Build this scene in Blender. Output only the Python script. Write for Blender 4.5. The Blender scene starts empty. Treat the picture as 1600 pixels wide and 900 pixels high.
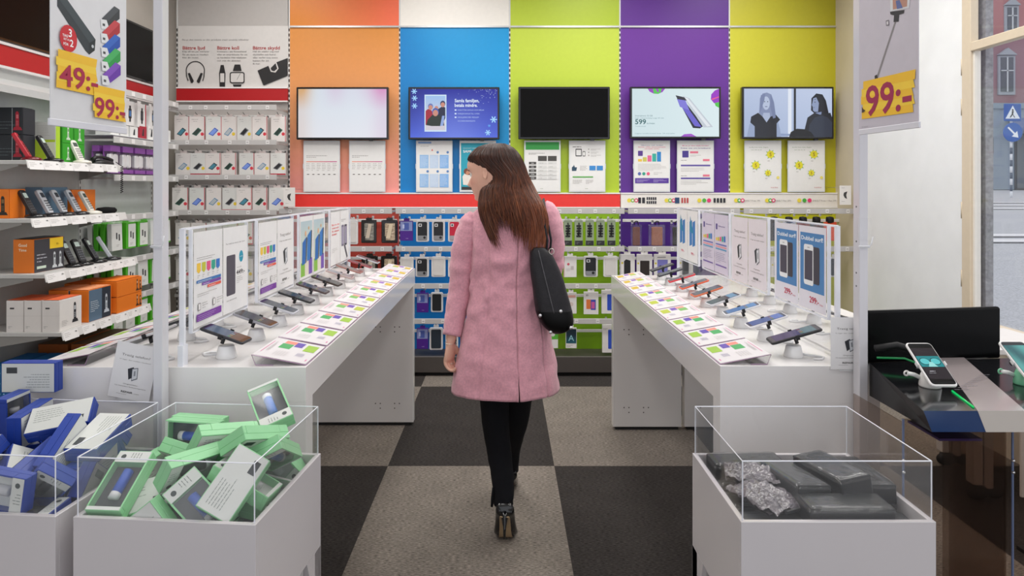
import bpy, math, random
from mathutils import Vector, Matrix, noise
SC = bpy.context.scene
COL = SC.collection
PI = math.pi
EYE = 1.5; FP = 1067.0; VX = 789.0; VY = 292.0
# ---------------------------------------------------------------- camera
cam_d = bpy.data.cameras.new('camera'); cam = bpy.data.objects.new('camera', cam_d); COL.objects.link(cam)
cam.location = (0, 0, EYE); cam.rotation_euler = (PI/2, 0, 0)
cam_d.sensor_width = 36; cam_d.lens = FP/1600*36
cam_d.shift_x = (800-VX)/1600; cam_d.shift_y = (VY-450)/1600
cam_d.clip_start = 0.05; cam_d.clip_end = 300
SC.camera = cam
# ---------------------------------------------------------------- world, lights, exposure
vs = SC.view_settings
vs.view_transform = 'Standard'; vs.look = 'None'; vs.gamma = 1; vs.use_curve_mapping = False; vs.exposure = 0.0
W = bpy.data.worlds.new('sky'); SC.world = W; W.use_nodes = True
wn = W.node_tree.nodes; wl = W.node_tree.links
bg = wn['Background']; bg.inputs[0].default_value = (.86, .88, .93, 1); bg.inputs[1].default_value = 1.15
def area(name, loc, sx, sy, power, col=(1, .98, .95), rot=(0, 0, 0)):
    d = bpy.data.lights.new(name, 'AREA'); d.shape = 'RECTANGLE'; d.size = sx; d.size_y = sy
    d.energy = power; d.color = col; d.spread = math.radians(160)
    o = bpy.data.objects.new(name, d); COL.objects.link(o); o.location = loc; o.rotation_euler = rot
    return o
PW = 13.6
for lx in (-1.9, -.55, .75, 1.95):
    for ly in (.3, 2.0, 3.5, 4.75):
        area('ceiling_lamp_light', (lx, ly, 3.44), .55, .9, PW*(.85 if ly > 4.2 else 1.15 if ly > 3 else 1)*(.3 if ly < 1 else .5 if ly < 2.2 else 1.04))
# ---------------------------------------------------------------- helpers
def s2l(c): return c/12.92 if c <= .04045 else ((c+.055)/1.055)**2.4
def H(s):
    if not isinstance(s, str): return s
    s = s.lstrip('#')
    return (s2l(int(s[0:2], 16)/255), s2l(int(s[2:4], 16)/255), s2l(int(s[4:6], 16)/255))
def mixc(a, b, t): a = H(a); b = H(b); return tuple(a[i]+(b[i]-a[i])*t for i in range(3))
MAT = {}
def nodes_of(m): return m.node_tree.nodes, m.node_tree.links
def base_mat(name, rough=.5, metal=0, spec=.5, bump=None, coat=0, sheen=0, var=.0, vscale=30):
    m = bpy.data.materials.new(name); m.use_nodes = True
    n, l = nodes_of(m); b = n['Principled BSDF']
    a = n.new('ShaderNodeAttribute'); a.attribute_name = 'Col'
    src = a.outputs['Color']
    tc = n.new('ShaderNodeTexCoord')
    if var:
        nz = n.new('ShaderNodeTexNoise'); nz.inputs['Scale'].default_value = vscale; nz.inputs['Detail'].default_value = 4
        l.new(tc.outputs['Object'], nz.inputs['Vector'])
        mr = n.new('ShaderNodeMapRange'); mr.inputs['From Min'].default_value = .3; mr.inputs['From Max'].default_value = .7
        mr.inputs['To Min'].default_value = 1-var; mr.inputs['To Max'].default_value = 1+var
        l.new(nz.outputs['Fac'], mr.inputs['Value'])
        vm = n.new('ShaderNodeVectorMath'); vm.operation = 'SCALE'
        l.new(src, vm.inputs[0]); l.new(mr.outputs[0], vm.inputs['Scale']); src = vm.outputs[0]
    l.new(src, b.inputs['Base Color'])
    b.inputs['Roughness'].default_value = rough; b.inputs['Metallic'].default_value = metal
    b.inputs['Specular IOR Level'].default_value = spec
    b.inputs['Coat Weight'].default_value = coat; b.inputs['Coat Roughness'].default_value = .08
    b.inputs['Sheen Weight'].default_value = sheen
    if bump:
        nz = n.new('ShaderNodeTexNoise'); nz.inputs['Scale'].default_value = bump[0]; nz.inputs['Detail'].default_value = 3
        l.new(tc.outputs['Object'], nz.inputs['Vector'])
        bp = n.new('ShaderNodeBump'); bp.inputs['Strength'].default_value = bump[1]; bp.inputs['Distance'].default_value = bump[2]
        l.new(nz.outputs['Fac'], bp.inputs['Height']); l.new(bp.outputs[0], b.inputs['Normal'])
    MAT[name] = m; return m
base_mat('matte', .75, var=.03); base_mat('satin', .42, var=.02); base_mat('gloss', .12, coat=.3, var=.02)
base_mat('lacquer', .18, spec=.5, coat=.2, var=.015, vscale=4)
base_mat('print', .55, var=.015); base_mat('metal', .3, metal=1, var=.03)
base_mat('paint', .6, bump=(180, .15, .002), var=.03, vscale=5)
base_mat('wool', .95, spec=.15, sheen=.35, bump=(900, .5, .002), var=.10, vscale=120)
base_mat('cloth', .9, spec=.2, bump=(500, .4, .002), var=.08, vscale=90)
base_mat('leather', .5, spec=.3, bump=(260, .35, .003), var=.15, vscale=60)
base_mat('skin', .5, spec=.4, var=.03, vscale=40)
base_mat('rubber', .6, var=.05)
base_mat('stone', .8, bump=(60, .3, .01), var=.25, vscale=40)
base_mat('foil', .18, spec=.9, bump=(35, .9, .02), var=.3, vscale=30)
base_mat('blackpanel', .25, spec=.12); base_mat('bagbase', .4, spec=.2)
def hair_mat():
    m = base_mat('hair', .34, spec=.3); n, l = nodes_of(m); b = n['Principled BSDF']
    tc = n.new('ShaderNodeTexCoord'); mp = n.new('ShaderNodeMapping'); mp.inputs['Scale'].default_value = (120, 120, 4)
    nz = n.new('ShaderNodeTexNoise'); nz.inputs['Scale'].default_value = 1; nz.inputs['Detail'].default_value = 5
    l.new(tc.outputs['Object'], mp.inputs[0]); l.new(mp.outputs[0], nz.inputs['Vector'])
    mr = n.new('ShaderNodeMapRange'); mr.inputs['From Min'].default_value = .3; mr.inputs['From Max'].default_value = .7
    mr.inputs['To Min'].default_value = .55; mr.inputs['To Max'].default_value = 1.5
    l.new(nz.outputs['Fac'], mr.inputs['Value'])
    vm = n.new('ShaderNodeVectorMath'); vm.operation = 'SCALE'
    at = [x for x in n if x.type == 'ATTRIBUTE'][0]
    l.new(at.outputs['Color'], vm.inputs[0]); l.new(mr.outputs[0], vm.inputs['Scale']); l.new(vm.outputs[0], b.inputs['Base Color'])
    b.inputs['Anisotropic'].default_value = .5
hair_mat()
def screen_mat():
    m = bpy.data.materials.new('screen'); m.use_nodes = True; n, l = nodes_of(m)
    b = n['Principled BSDF']; a = n.new('ShaderNodeAttribute'); a.attribute_name = 'Col'
    b.inputs['Base Color'].default_value = (.01, .01, .01, 1); b.inputs['Roughness'].default_value = .15
    b.inputs['Emission Strength'].default_value = .95; l.new(a.outputs['Color'], b.inputs['Emission Color'])
    MAT['screen'] = m
screen_mat()
def clear_mat(name, tint=(1, 1, 1), op=.04, rough=.03, opcol=(.9, .92, .95), ior=1.35):
    m = bpy.data.materials.new(name); m.use_nodes = True; n, l = nodes_of(m)
    n.remove(n['Principled BSDF']); out = n['Material Output']
    t = n.new('ShaderNodeBsdfTransparent'); t.inputs[0].default_value = (*tint, 1)
    d = n.new('ShaderNodeBsdfDiffuse'); d.inputs[0].default_value = (*opcol, 1)
    g = n.new('ShaderNodeBsdfGlossy'); g.inputs['Roughness'].default_value = rough
    nz = n.new('ShaderNodeTexNoise'); nz.inputs['Scale'].default_value = 6
    tc = n.new('ShaderNodeTexCoord'); l.new(tc.outputs['Object'], nz.inputs['Vector'])
    mr = n.new('ShaderNodeMapRange'); mr.inputs['To Min'].default_value = op*.5; mr.inputs['To Max'].default_value = op*1.5
    l.new(nz.outputs['Fac'], mr.inputs['Value'])
    m1 = n.new('ShaderNodeMixShader'); l.new(mr.outputs[0], m1.inputs[0]); l.new(t.outputs[0], m1.inputs[1]); l.new(d.outputs[0], m1.inputs[2])
    lw = n.new('ShaderNodeLayerWeight'); lw.inputs[0].default_value = .5
    p5 = n.new('ShaderNodeMath'); p5.operation = 'POWER'; p5.inputs[1].default_value = 5; l.new(lw.outputs['Facing'], p5.inputs[0])
    f0 = ((ior-1)/(ior+1))**2; fr = n.new('ShaderNodeMath'); fr.operation = 'MULTIPLY_ADD'; fr.inputs[1].default_value = .75; fr.inputs[2].default_value = f0; l.new(p5.outputs[0], fr.inputs[0])
    m2 = n.new('ShaderNodeMixShader'); l.new(fr.outputs[0], m2.inputs[0]); l.new(m1.outputs[0], m2.inputs[1]); l.new(g.outputs[0], m2.inputs[2])
    l.new(m2.outputs[0], out.inputs[0]); MAT[name] = m
clear_mat('clear', op=.03); clear_mat('window_glass', op=.02, ior=1.3)
clear_mat('acrylic_edge', tint=(.9, .92, .98), op=.85, rough=.2, opcol=(.93, .94, 1))  # edge glow is put into the colour as a whiter, denser acrylic
clear_mat('smoked', tint=(.78, .72, .68), op=.04, opcol=(.03, .025, .025)); clear_mat('film', op=.03, rough=.08, opcol=(.7, .75, .75), ior=1.5)

TXT = {}
def text_mesh(s, bold):
    k = (s, bold)
    if k not in TXT:
        cu = bpy.data.curves.new('t', 'FONT'); cu.body = s; cu.resolution_u = 3; cu.size = 1; cu.offset = .018 if bold else 0
        ob = bpy.data.objects.new('t', cu); me = bpy.data.meshes.new_from_object(ob)
        v = [(p.co.x, p.co.y) for p in me.vertices]; f = [tuple(p.vertices) for p in me.polygons]
        bpy.data.objects.remove(ob); bpy.data.curves.remove(cu); bpy.data.meshes.remove(me)
        TXT[k] = (v, f)
    return TXT[k]
def fr(o, u, v):
    u = Vector(u).normalized(); v = Vector(v).normalized(); n = u.cross(v)
    return Matrix(((u.x, v.x, n.x, o[0]), (u.y, v.y, n.y, o[1]), (u.z, v.z, n.z, o[2]), (0, 0, 0, 1)))
def T(x=0, y=0, z=0): return Matrix.Translation((x, y, z))
def R(a, ax='Z'): return Matrix.Rotation(math.radians(a), 4, ax)
X_, Y_, Z_ = (1, 0, 0), (0, 1, 0), (0, 0, 1)
FRONT = lambda x, y, z: fr((x, y, z), X_, Z_)
class MB:
    def __init__(s): s.v = []; s.f = []; s.c = []; s.m = []; s.s = []; s.mats = []; s.T = Matrix(); s.lay = 0
    def add(s, vs, fs, col, mat='matte', smooth=False, M=None):
        TT = s.T if M is None else s.T @ M
        b = len(s.v); s.v += [tuple(TT @ Vector(p)) for p in vs]
        if mat not in s.mats: s.mats.append(mat)
        mi = s.mats.index(mat); flip = TT.determinant() < 0
        percol = callable(col)
        if not percol: col = H(col)
        for f in fs:
            ff = tuple(reversed(f)) if flip else tuple(f)
            s.f.append(tuple(b+i for i in ff)); s.m.append(mi); s.s.append(smooth)
            s.c.append([H(col(vs[i])) for i in ff] if percol else col)
        return s
    def box(s, x0, x1, y0, y1, z0, z1, col, mat='matte', b=0, M=None):
        if x0 > x1: x0, x1 = x1, x0
        if y0 > y1: y0, y1 = y1, y0
        if z0 > z1: z0, z1 = z1, z0
        if not b:
            v = [(x, y, z) for x in (x0, x1) for y in (y0, y1) for z in (z0, z1)]
            f = [(0, 1, 3, 2), (4, 6, 7, 5), (0, 4, 5, 1), (2, 3, 7, 6), (0, 2, 6, 4), (1, 5, 7, 3)]
            return s.add(v, f, col, mat, M=M)
        b = min(b, (x1-x0)/2.01, (y1-y0)/2.01, (z1-z0)/2.01)
        v = []; idx = {}
        for i, (x, sx) in enumerate(((x0, 1), (x1, -1))):
            for j, (y, sy) in enumerate(((y0, 1), (y1, -1))):
                for k, (z, sz) in enumerate(((z0, 1), (z1, -1))):
                    for a in range(3):
                        p = [x+sx*b, y+sy*b, z+sz*b]; p[a] = (x, y, z)[a]
                        idx[i, j, k, a] = len(v); v.append(tuple(p))
        f = []
        def q(*l): f.append(tuple(idx[t] for t in l))
        q((0,0,0,0),(0,0,1,0),(0,1,1,0),(0,1,0,0)); q((1,0,0,0),(1,1,0,0),(1,1,1,0),(1,0,1,0))
        q((0,0,0,1),(1,0,0,1),(1,0,1,1),(0,0,1,1)); q((0,1,0,1),(0,1,1,1),(1,1,1,1),(1,1,0,1))
        q((0,0,0,2),(0,1,0,2),(1,1,0,2),(1,0,0,2)); q((0,0,1,2),(1,0,1,2),(1,1,1,2),(0,1,1,2))
        c = Vector(((x0+x1)/2, (y0+y1)/2, (z0+z1)/2)); e = []
        for j in (0, 1):
            for k in (0, 1): e.append([(0,j,k,1),(1,j,k,1),(1,j,k,2),(0,j,k,2)])
        for i in (0, 1):
            for k in (0, 1): e.append([(i,0,k,0),(i,1,k,0),(i,1,k,2),(i,0,k,2)])
        for i in (0, 1):
            for j in (0, 1): e.append([(i,j,0,0),(i,j,1,0),(i,j,1,1),(i,j,0,1)])
        for i in (0, 1):
            for j in (0, 1):
                for k in (0, 1): e.append([(i,j,k,0),(i,j,k,1),(i,j,k,2)])
        for l in e:
            t = [idx[a] for a in l]; p = [Vector(v[a]) for a in t]
            n = (p[1]-p[0]).cross(p[2]-p[0]); m = sum(p, Vector())/len(p)-c
            f.append(tuple(t) if n.dot(m) > 0 else tuple(reversed(t)))
        return s.add(v, f, col, mat, M=M)
    def prism(s, poly, z0, z1, col, mat='matte', M=None, smooth=False, ch=0):
        n = len(poly); a = sum(poly[i][0]*poly[(i+1) % n][1]-poly[(i+1) % n][0]*poly[i][1] for i in range(n))
        if a < 0: poly = poly[::-1]
        if ch:
            cx = sum(p[0] for p in poly)/n; cy = sum(p[1] for p in poly)/n
            w = max(p[0] for p in poly)-cx; h = max(p[1] for p in poly)-cy
            inn = [(cx+(p[0]-cx)*(1-ch/w), cy+(p[1]-cy)*(1-ch/h)) for p in poly]
            rings = [(inn, z0), (poly, z0+ch), (poly, z1-ch), (inn, z1)]
        else: rings = [(poly, z0), (poly, z1)]
        v = [(x, y, z) for P, z in rings for x, y in P]; f = []
        for r in range(len(rings)-1):
            for i in range(n): j = (i+1) % n; f.append((r*n+i, r*n+j, (r+1)*n+j, (r+1)*n+i))
        f.append(tuple(range(n-1, -1, -1))); f.append(tuple((len(rings)-1)*n+i for i in range(n)))
        return s.add(v, f, col, mat, smooth, M)
    def rr(s, w, h, r, k=4):
        r = min(r, w/2, h/2); P = []
        for cx, cy, a0 in ((w/2-r, h/2-r, 0), (-w/2+r, h/2-r, 90), (-w/2+r, -h/2+r, 180), (w/2-r, -h/2+r, 270)):
            for i in range(k+1):
                a = math.radians(a0+90*i/k); P.append((cx+r*math.cos(a), cy+r*math.sin(a)))
        return P
    def rbox(s, w, h, t, r, col, mat='satin', M=None, ch=.001): return s.prism(s.rr(w, h, r), -t/2, t/2, col, mat, M, ch=ch)
    def tube(s, pts, r, col, mat='satin', n=6, M=None, closed=False, cap=True):
        pts = [Vector(p) for p in pts]; m = len(pts); rs = r if isinstance(r, (list, tuple)) else [r]*m
        v = []; f = []; up = None
        for i, p in enumerate(pts):
            if closed: d = pts[(i+1) % m]-pts[i-1]
            else: d = pts[min(i+1, m-1)]-pts[max(i-1, 0)]
            d = d.normalized() if d.length > 1e-9 else Vector((0, 0, 1))
            if up is None: up = Vector((0, 0, 1)) if abs(d.z) < .9 else Vector((0, 1, 0))
            a = d.cross(up)
            if a.length < 1e-6: a = d.orthogonal()
            a.normalize(); up = a.cross(d).normalized()
            for k in range(n):
                t = 2*PI*k/n; v.append(tuple(p+(a*math.cos(t)+up*math.sin(t))*rs[i]))
        for i in range(m if closed else m-1):
            j = (i+1) % m
            for k in range(n): q = (k+1) % n; f.append((i*n+q, i*n+k, j*n+k, j*n+q))
        if cap and not closed: f.append(tuple(range(n))); f.append(tuple((m-1)*n+k for k in range(n-1, -1, -1)))
        return s.add(v, f, col, mat, n > 4, M)
    def loft(s, rings, col, mat='matte', smooth=True, M=None, cap=True):
        n = len(rings[0]); v = [p for r in rings for p in r]; f = []
        for i in range(len(rings)-1):
            for k in range(n): q = (k+1) % n; f.append((i*n+k, i*n+q, (i+1)*n+q, (i+1)*n+k))
        if cap: f.append(tuple(range(n-1, -1, -1))); f.append(tuple((len(rings)-1)*n+k for k in range(n)))
        return s.add(v, f, col, mat, smooth, M)
    def lathe(s, prof, col, mat='satin', n=16, M=None):
        return s.loft([[(r*math.cos(2*PI*k/n), r*math.sin(2*PI*k/n), z) for k in range(n)] for r, z in prof], col, mat, True, M)
    def ball(s, c, r, col, mat='satin', n=12, m=8, M=None):
        r = r if isinstance(r, (tuple, list)) else (r, r, r)
        return s.loft([[(c[0]+r[0]*math.sin(PI*(i+.02)/(m+.04))*math.cos(2*PI*k/n), c[1]+r[1]*math.sin(PI*(i+.02)/(m+.04))*math.sin(2*PI*k/n), c[2]-r[2]*math.cos(PI*(i+.02)/(m+.04))) for k in range(n)] for i in range(m+1)], col, mat, True, M)
    # flat print, in the XY plane of a frame, each layer a hair above the last
    def up(s): s.lay += 1; return s.lay*.00012+.0002
    def rect(s, x, y, w, h, col, mat='print', M=None, z=None):
        z = s.up() if z is None else z
        return s.add([(x, y, z), (x+w, y, z), (x+w, y+h, z), (x, y+h, z)], [(0, 1, 2, 3)], col, mat, M=M)
    def poly(s, P, col, mat='print', M=None):
        z = s.up(); n = len(P); a = sum(P[i][0]*P[(i+1) % n][1]-P[(i+1) % n][0]*P[i][1] for i in range(n))
        if a < 0: P = P[::-1]
        return s.add([(x, y, z) for x, y in P], [tuple(range(n))], col, mat, M=M)
    def disc(s, x, y, r, col, mat='print', M=None, ry=None, n=18):
        return s.poly([(x+r*math.cos(2*PI*k/n), y+(ry or r)*math.sin(2*PI*k/n)) for k in range(n)], col, mat, M)
    def rrect(s, x, y, w, h, r, col, mat='print', M=None):
        return s.poly([(x+w/2+a, y+h/2+b) for a, b in s.rr(w, h, r)], col, mat, M)
    def grid(s, x, y, w, h, nx, ny, fn, mat='print', M=None):
        z = s.up(); v = [(x+w*i/nx, y+h*j/ny, z) for j in range(ny+1) for i in range(nx+1)]
        f = [(j*(nx+1)+i, j*(nx+1)+i+1, (j+1)*(nx+1)+i+1, (j+1)*(nx+1)+i) for j in range(ny) for i in range(nx)]
        return s.add(v, f, lambda p: fn((p[0]-x)/w, (p[1]-y)/h), mat, M=M)
    def text(s, t, x, y, size, col, mat='print', bold=False, w=None, align='l', M=None, sx=1.0, rot=0):
        v, f = text_mesh(t, bold)
        if not v: return s
        x0 = min(p[0] for p in v); x1 = max(p[0] for p in v); k = size*1.37   # size = height of capitals
        kx = k*sx if w is None else w/(x1-x0)
        if align == 'c': off = -(x0+x1)/2*kx
        elif align == 'r': off = -x1*kx
        else: off = -x0*kx
        z = s.up(); ca, sa = math.cos(math.radians(rot)), math.sin(math.radians(rot))
        V = []
        for p in v: a = p[0]*kx+off; b = p[1]*k; V.append((x+a*ca-b*sa, y+a*sa+b*ca, z))
        return s.add(V, f, col, mat, M=M)
    def lines(s, x, y, w, n, pitch, th, col='#a8a4a2', M=None, seed=1):
        r = random.Random(seed); z = s.up()
        for i in range(n):
            ww = w*(r.uniform(.7, 1) if i < n-1 else r.uniform(.35, .7)); xx = x
            while xx < x+ww-.5*th:
                k = min(r.uniform(2, 6)*th, x+ww-xx); s.rect(xx, y-i*pitch, k, th, col, M=M, z=z); xx += k+th*.8
        return s
    def build(s, name, parent=None, loc=None, rot=None, at=None):
        me = bpy.data.meshes.new(name); me.from_pydata(s.v, [], s.f)
        for k in s.mats: me.materials.append(MAT[k])
        me.polygons.foreach_set('material_index', s.m); me.polygons.foreach_set('use_smooth', s.s)
        ca = me.color_attributes.new('Col', 'FLOAT_COLOR', 'CORNER'); d = []
        for f, c in zip(s.f, s.c):
            if isinstance(c, list):
                for q in c: d += [q[0], q[1], q[2], 1]
            else: d += [c[0], c[1], c[2], 1]*len(f)
        ca.data.foreach_set('color', d); me.update()
        o = bpy.data.objects.new(name, me); COL.objects.link(o)
        if parent: o.parent = parent
        if loc: o.location = loc
        if rot: o.rotation_euler = rot
        return o
def tag(o, label=None, cat=None, group=None, kind=None):
    if label: o['label'] = label
    if cat: o['category'] = cat
    if group: o['group'] = group
    if kind: o['kind'] = kind
    return o
def thing(name, loc, label, cat, group=None, rz=0):
    o = bpy.data.objects.new(name, None); COL.objects.link(o); o.location = loc; o.rotation_euler = (0, 0, rz)
    o.empty_display_size = .1
    return tag(o, label, cat, group)
def kids(o): return [c for c in KIDS.get(o.name, [])]
KIDS = {}
def part(mb, name, parent, label=None):
    o = mb.build(name, parent); KIDS.setdefault(parent.name, []).append(o)
    if label: o['label'] = label
    return o
def dup(o, loc=None, rot=None, label=None, group=None, mat4=None):
    def cp(a, p):
        c = a.copy(); COL.objects.link(c); c.parent = p
        for k in kids(a): KIDS.setdefault(c.name, []).append(cp(k, c))
        return c
    c = cp(o, None)
    if loc is not None: c.location = loc
    if rot is not None: c.rotation_euler = rot
    if mat4 is not None: c.matrix_basis = mat4
    if label: c['label'] = label
    if group: c['group'] = group
    return c
FIRST = {}
def put(kind, maker, loc, rot, label, group=None):   # the first of a kind is the original, later ones are copies
    if kind not in FIRST:
        o = maker(); FIRST[kind] = o; o.location = loc; o.rotation_euler = rot
        o['label'] = label
        if group: o['group'] = group
        return o
    c = dup(FIRST[kind], loc, rot, label)
    if group: c['group'] = group
    elif 'group' in c: del c['group']
    return c
def PX(px, Y): return (px-VX)/FP*Y
def PZ(py, Y): return EYE-(py-VY)/FP*Y
ORD = ['first', 'second', 'third', 'fourth', 'fifth', 'sixth', 'seventh', 'eighth', 'ninth', 'tenth', 'eleventh', 'twelfth', 'thirteenth', 'fourteenth']
rnd = random.Random(7)

# ================================================================ SETTING
def struct(mb, name): o = mb.build(name); o['kind'] = 'structure'; return o
def carpet():
    m = bpy.data.materials.new('carpet_tiles'); m.use_nodes = True; n, l = nodes_of(m); b = n['Principled BSDF']
    tc = n.new('ShaderNodeTexCoord'); mp = n.new('ShaderNodeMapping'); mp.vector_type = 'POINT'
    mp.inputs['Scale'].default_value = (1/.894, 1/1.46, 0); mp.inputs['Location'].default_value = (-.265/.894+20, -3.67/1.46+21, .5)
    l.new(tc.outputs['Object'], mp.inputs[0])
    ck = n.new('ShaderNodeTexChecker'); ck.inputs['Scale'].default_value = 1
    l.new(mp.outputs[0], ck.inputs['Vector'])
    def nz(sc, det=4, vec=None):
        x = n.new('ShaderNodeTexNoise'); x.inputs['Scale'].default_value = sc; x.inputs['Detail'].default_value = det
        l.new(vec or tc.outputs['Object'], x.inputs['Vector']); return x.outputs['Fac']
    mx = n.new('ShaderNodeMix'); mx.data_type = 'RGBA'; l.new(ck.outputs['Fac'], mx.inputs['Factor'])
    mx.inputs['A'].default_value = (*H('#3a3634'), 1); mx.inputs['B'].default_value = (*H('#7d756d'), 1)
    fm = n.new('ShaderNodeMapping'); fm.inputs['Scale'].default_value = (60, 260, 1); l.new(tc.outputs['Object'], fm.inputs[0])
    f1 = nz(1, 6, fm.outputs[0]); f2 = nz(6, 3)
    mr = n.new('ShaderNodeMapRange'); mr.inputs['From Min'].default_value = .3; mr.inputs['From Max'].default_value = .7
    mr.inputs['To Min'].default_value = .35; mr.inputs['To Max'].default_value = 1.65; l.new(f1, mr.inputs['Value'])
    m2 = n.new('ShaderNodeMapRange'); m2.inputs['To Min'].default_value = .8; m2.inputs['To Max'].default_value = 1.2; l.new(f2, m2.inputs['Value'])
    mu = n.new('ShaderNodeMath'); mu.operation = 'MULTIPLY'; l.new(mr.outputs[0], mu.inputs[0]); l.new(m2.outputs[0], mu.inputs[1])
    vm = n.new('ShaderNodeVectorMath'); vm.operation = 'SCALE'; l.new(mx.outputs['Result'], vm.inputs[0]); l.new(mu.outputs[0], vm.inputs['Scale'])
    l.new(vm.outputs[0], b.inputs['Base Color']); b.inputs['Roughness'].default_value = .95; b.inputs['Specular IOR Level'].default_value = .15
    bp = n.new('ShaderNodeBump'); bp.inputs['Strength'].default_value = .5; bp.inputs['Distance'].default_value = .004
    l.new(f1, bp.inputs['Height']); l.new(bp.outputs[0], b.inputs['Normal']); MAT['carpet'] = m
carpet()
m = MB(); m.box(-3.0, 2.86, -1.2, 5.85, -.1, 0, '#777777', 'carpet'); struct(m, 'floor')
m = MB(); m.box(-3.0, 2.9, -1.2, 5.85, 3.55, 3.65, '#d8d4cc', 'paint'); struct(m, 'ceiling')
m = MB(); m.box(-3.0, 2.9, 5.72, 5.85, 0, 3.55, '#b3aba2', 'paint'); struct(m, 'wall_back')
m = MB(); m.box(-3.0, -2.82, -1.2, 5.72, 0, 3.55, '#b9b3aa', 'paint'); struct(m, 'wall_left')
WY = 4.114
m = MB()
m.box(2.78, 2.86, WY, 5.25, 0, 3.55, '#eff1f4', 'paint'); m.box(2.74, 2.86, 5.25, 5.72, 0, 3.55, '#c9bda6', 'paint')
m.box(2.78, 2.86, -1.2, WY, 0, .66, '#d8cdbd', 'paint'); m.box(2.78, 2.86, -1.2, WY, 3.4, 3.55, '#ece8e4', 'paint')
struct(m, 'wall_right')
m = MB(); m.box(2.83, 2.875, 4.02, 4.12, -.1, 3.55, '#8f9094', 'stone'); struct(m, 'trim_1')
m = MB(); F = '#d9cab4'
m.box(2.75, 2.80, 4.035, WY, .66, 3.4, F, 'satin', .004); m.box(2.72, 2.80, -1.2, 4.035, .63, .72, F, 'satin', .004)
m.box(2.75, 2.80, -1.2, 4.035, 2.30, 2.355, F, 'satin', .004); m.box(2.765, 2.80, 4.018, 4.04, .72, 2.30, '#e8e4dc', 'satin')
m.box(2.75, 2.80, 1.75, 1.82, .72, 3.4, F, 'satin', .004)
w1 = struct(m, 'window_1')
for z in (.95, 1.36, 1.98, 2.22):
    h = MB(); h.tube([(2.757, WY-.0, z-.05), (2.757, WY-.0, z+.05)], .009, '#d2c2aa', 'satin', 10); h.build('hinge', w1)
h = MB(); h.box(2.775, 2.779, -1.2, 4.02, .72, 3.4, '#ffffff', 'window_glass'); h.build('window_pane', w1)
# ---------------------------------------------------------------- street outside
GS = .03
m = MB(); m.prism([(2.9, .0), (60, .0), (110, 70), (4, 70)], -.3, -.02, '#b4b6bb', 'stone', M=R(math.degrees(math.atan(GS)), 'X')); struct(m, 'floor_street')
m = MB()
for k, Y in enumerate((13.5, 14.6, 24, 26, 28)):
    m.box(PX(1480, Y), PX(1700, Y), Y, Y+.55, GS*Y-.0, GS*Y+.02, '#e4e4e6', 'matte')
struct(m, 'floor_crossing_stripes')
bY = 44; gz = GS*bY
B = thing('townhouse', (PX(1570, bY), bY, gz), 'red brick townhouse with grey stone ground floor across the street outside the window', 'building')
m = MB(); m.box(-2.2, 6, 0, 6, 5.4, 9.8, '#927077', 'stone'); m.box(-.1, 6, 0, 6, 9.8, 16, '#a87070', 'stone'); part(m, 'brick_wall', B)
m = MB(); m.box(-2.3, 6, -.15, 6, 0, 5.4, '#8c9aa8', 'stone'); m.box(-2.3, 6, -.3, 0, 5.2, 5.55, '#8796a3', 'stone'); part(m, 'stone_ground_floor', B)
def house_window(x, z, w, h):
    m = MB(); m.box(x-.14, x+w+.14, -.12, .0, z-.2, z+h+.12, '#9aa0a8', 'stone'); m.prism([(x-.2, z+h+.15), (x+w+.2, z+h+.15), (x+w/2, z+h+.6)], 0, .25, '#9aa0a8', 'stone', M=fr((0, 0, 0), X_, Z_))
    f = part(m, 'window', B); q = MB(); q.box(x, x+w, -.15, -.1, z, z+h, '#3c4650', 'gloss')
    q.box(x+w/2-.04, x+w/2+.04, -.19, -.1, z, z+h, '#c3c8cc'); q.box(x, x+w, -.19, -.1, z+h*.6, z+h*.6+.06, '#c3c8cc'); q.build('pane', f)
house_window(-.35, 6.3, .8, 2.2); house_window(.08, 10.3, .6, 1.4)
m = MB(); m.box(.5, 2.2, -.2, .1, 0, 3.6, '#3a4048', 'satin'); m.box(.62, 1.3, -.24, 0, .1, 3.4, '#4c5863', 'gloss'); m.box(1.38, 2.1, -.24, 0, .1, 3.4, '#4c5863', 'gloss'); part(m, 'entrance_door', B)
m = MB(); m.add([(.0, -.2, 4.6), (2.6, -.2, 4.6), (2.6, -1.2, 3.9), (0, -1.2, 3.9), (2.6, -1.2, 3.7), (0, -1.2, 3.7)], [(0, 1, 2, 3), (3, 2, 4, 5)], '#6c7aa0', 'cloth'); part(m, 'awning', B)
sY = 33; sx = PX(1580, sY); sz = GS*sY
S = thing('crossing_sign_post', (sx, sY, sz), 'striped pole with a blue pedestrian crossing sign above a round blue arrow sign', 'road sign')
m = MB()
for k in range(14): m.tube([(0, 0, k*.3), (0, 0, k*.3+.3)], .055, ('#dfe3e8', '#5a6878')[k % 2], 'satin', 10)
part(m, 'pole', S)
def U(py): return PZ(py, sY)-sz
z = U(176); m = MB(); m.box(-.42, .42, -.1, -.06, z-.42, z+.42, '#2458a6', 'satin', .02); m.T = FRONT(0, -.1, z)
m.poly([(-.35, -.3), (.35, -.3), (0, .33)], '#e8eef4'); m.disc(.0, .12, .045, '#111111'); m.poly([(-.04, .07), (.05, .07), (.02, -.1), (.12, -.24), (.07, -.25), (0, -.12), (-.1, -.25), (-.15, -.24), (-.05, -.08)], '#111111')
part(m, 'pedestrian_sign', S)
z = U(207); m = MB(); m.prism([(.46*math.cos(a*PI/12), .46*math.sin(a*PI/12)) for a in range(24)], -.02, .02, '#2a5fb0', 'satin', M=fr((0, -.1, z), X_, Z_)); m.T = FRONT(0, -.122, z)
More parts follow.
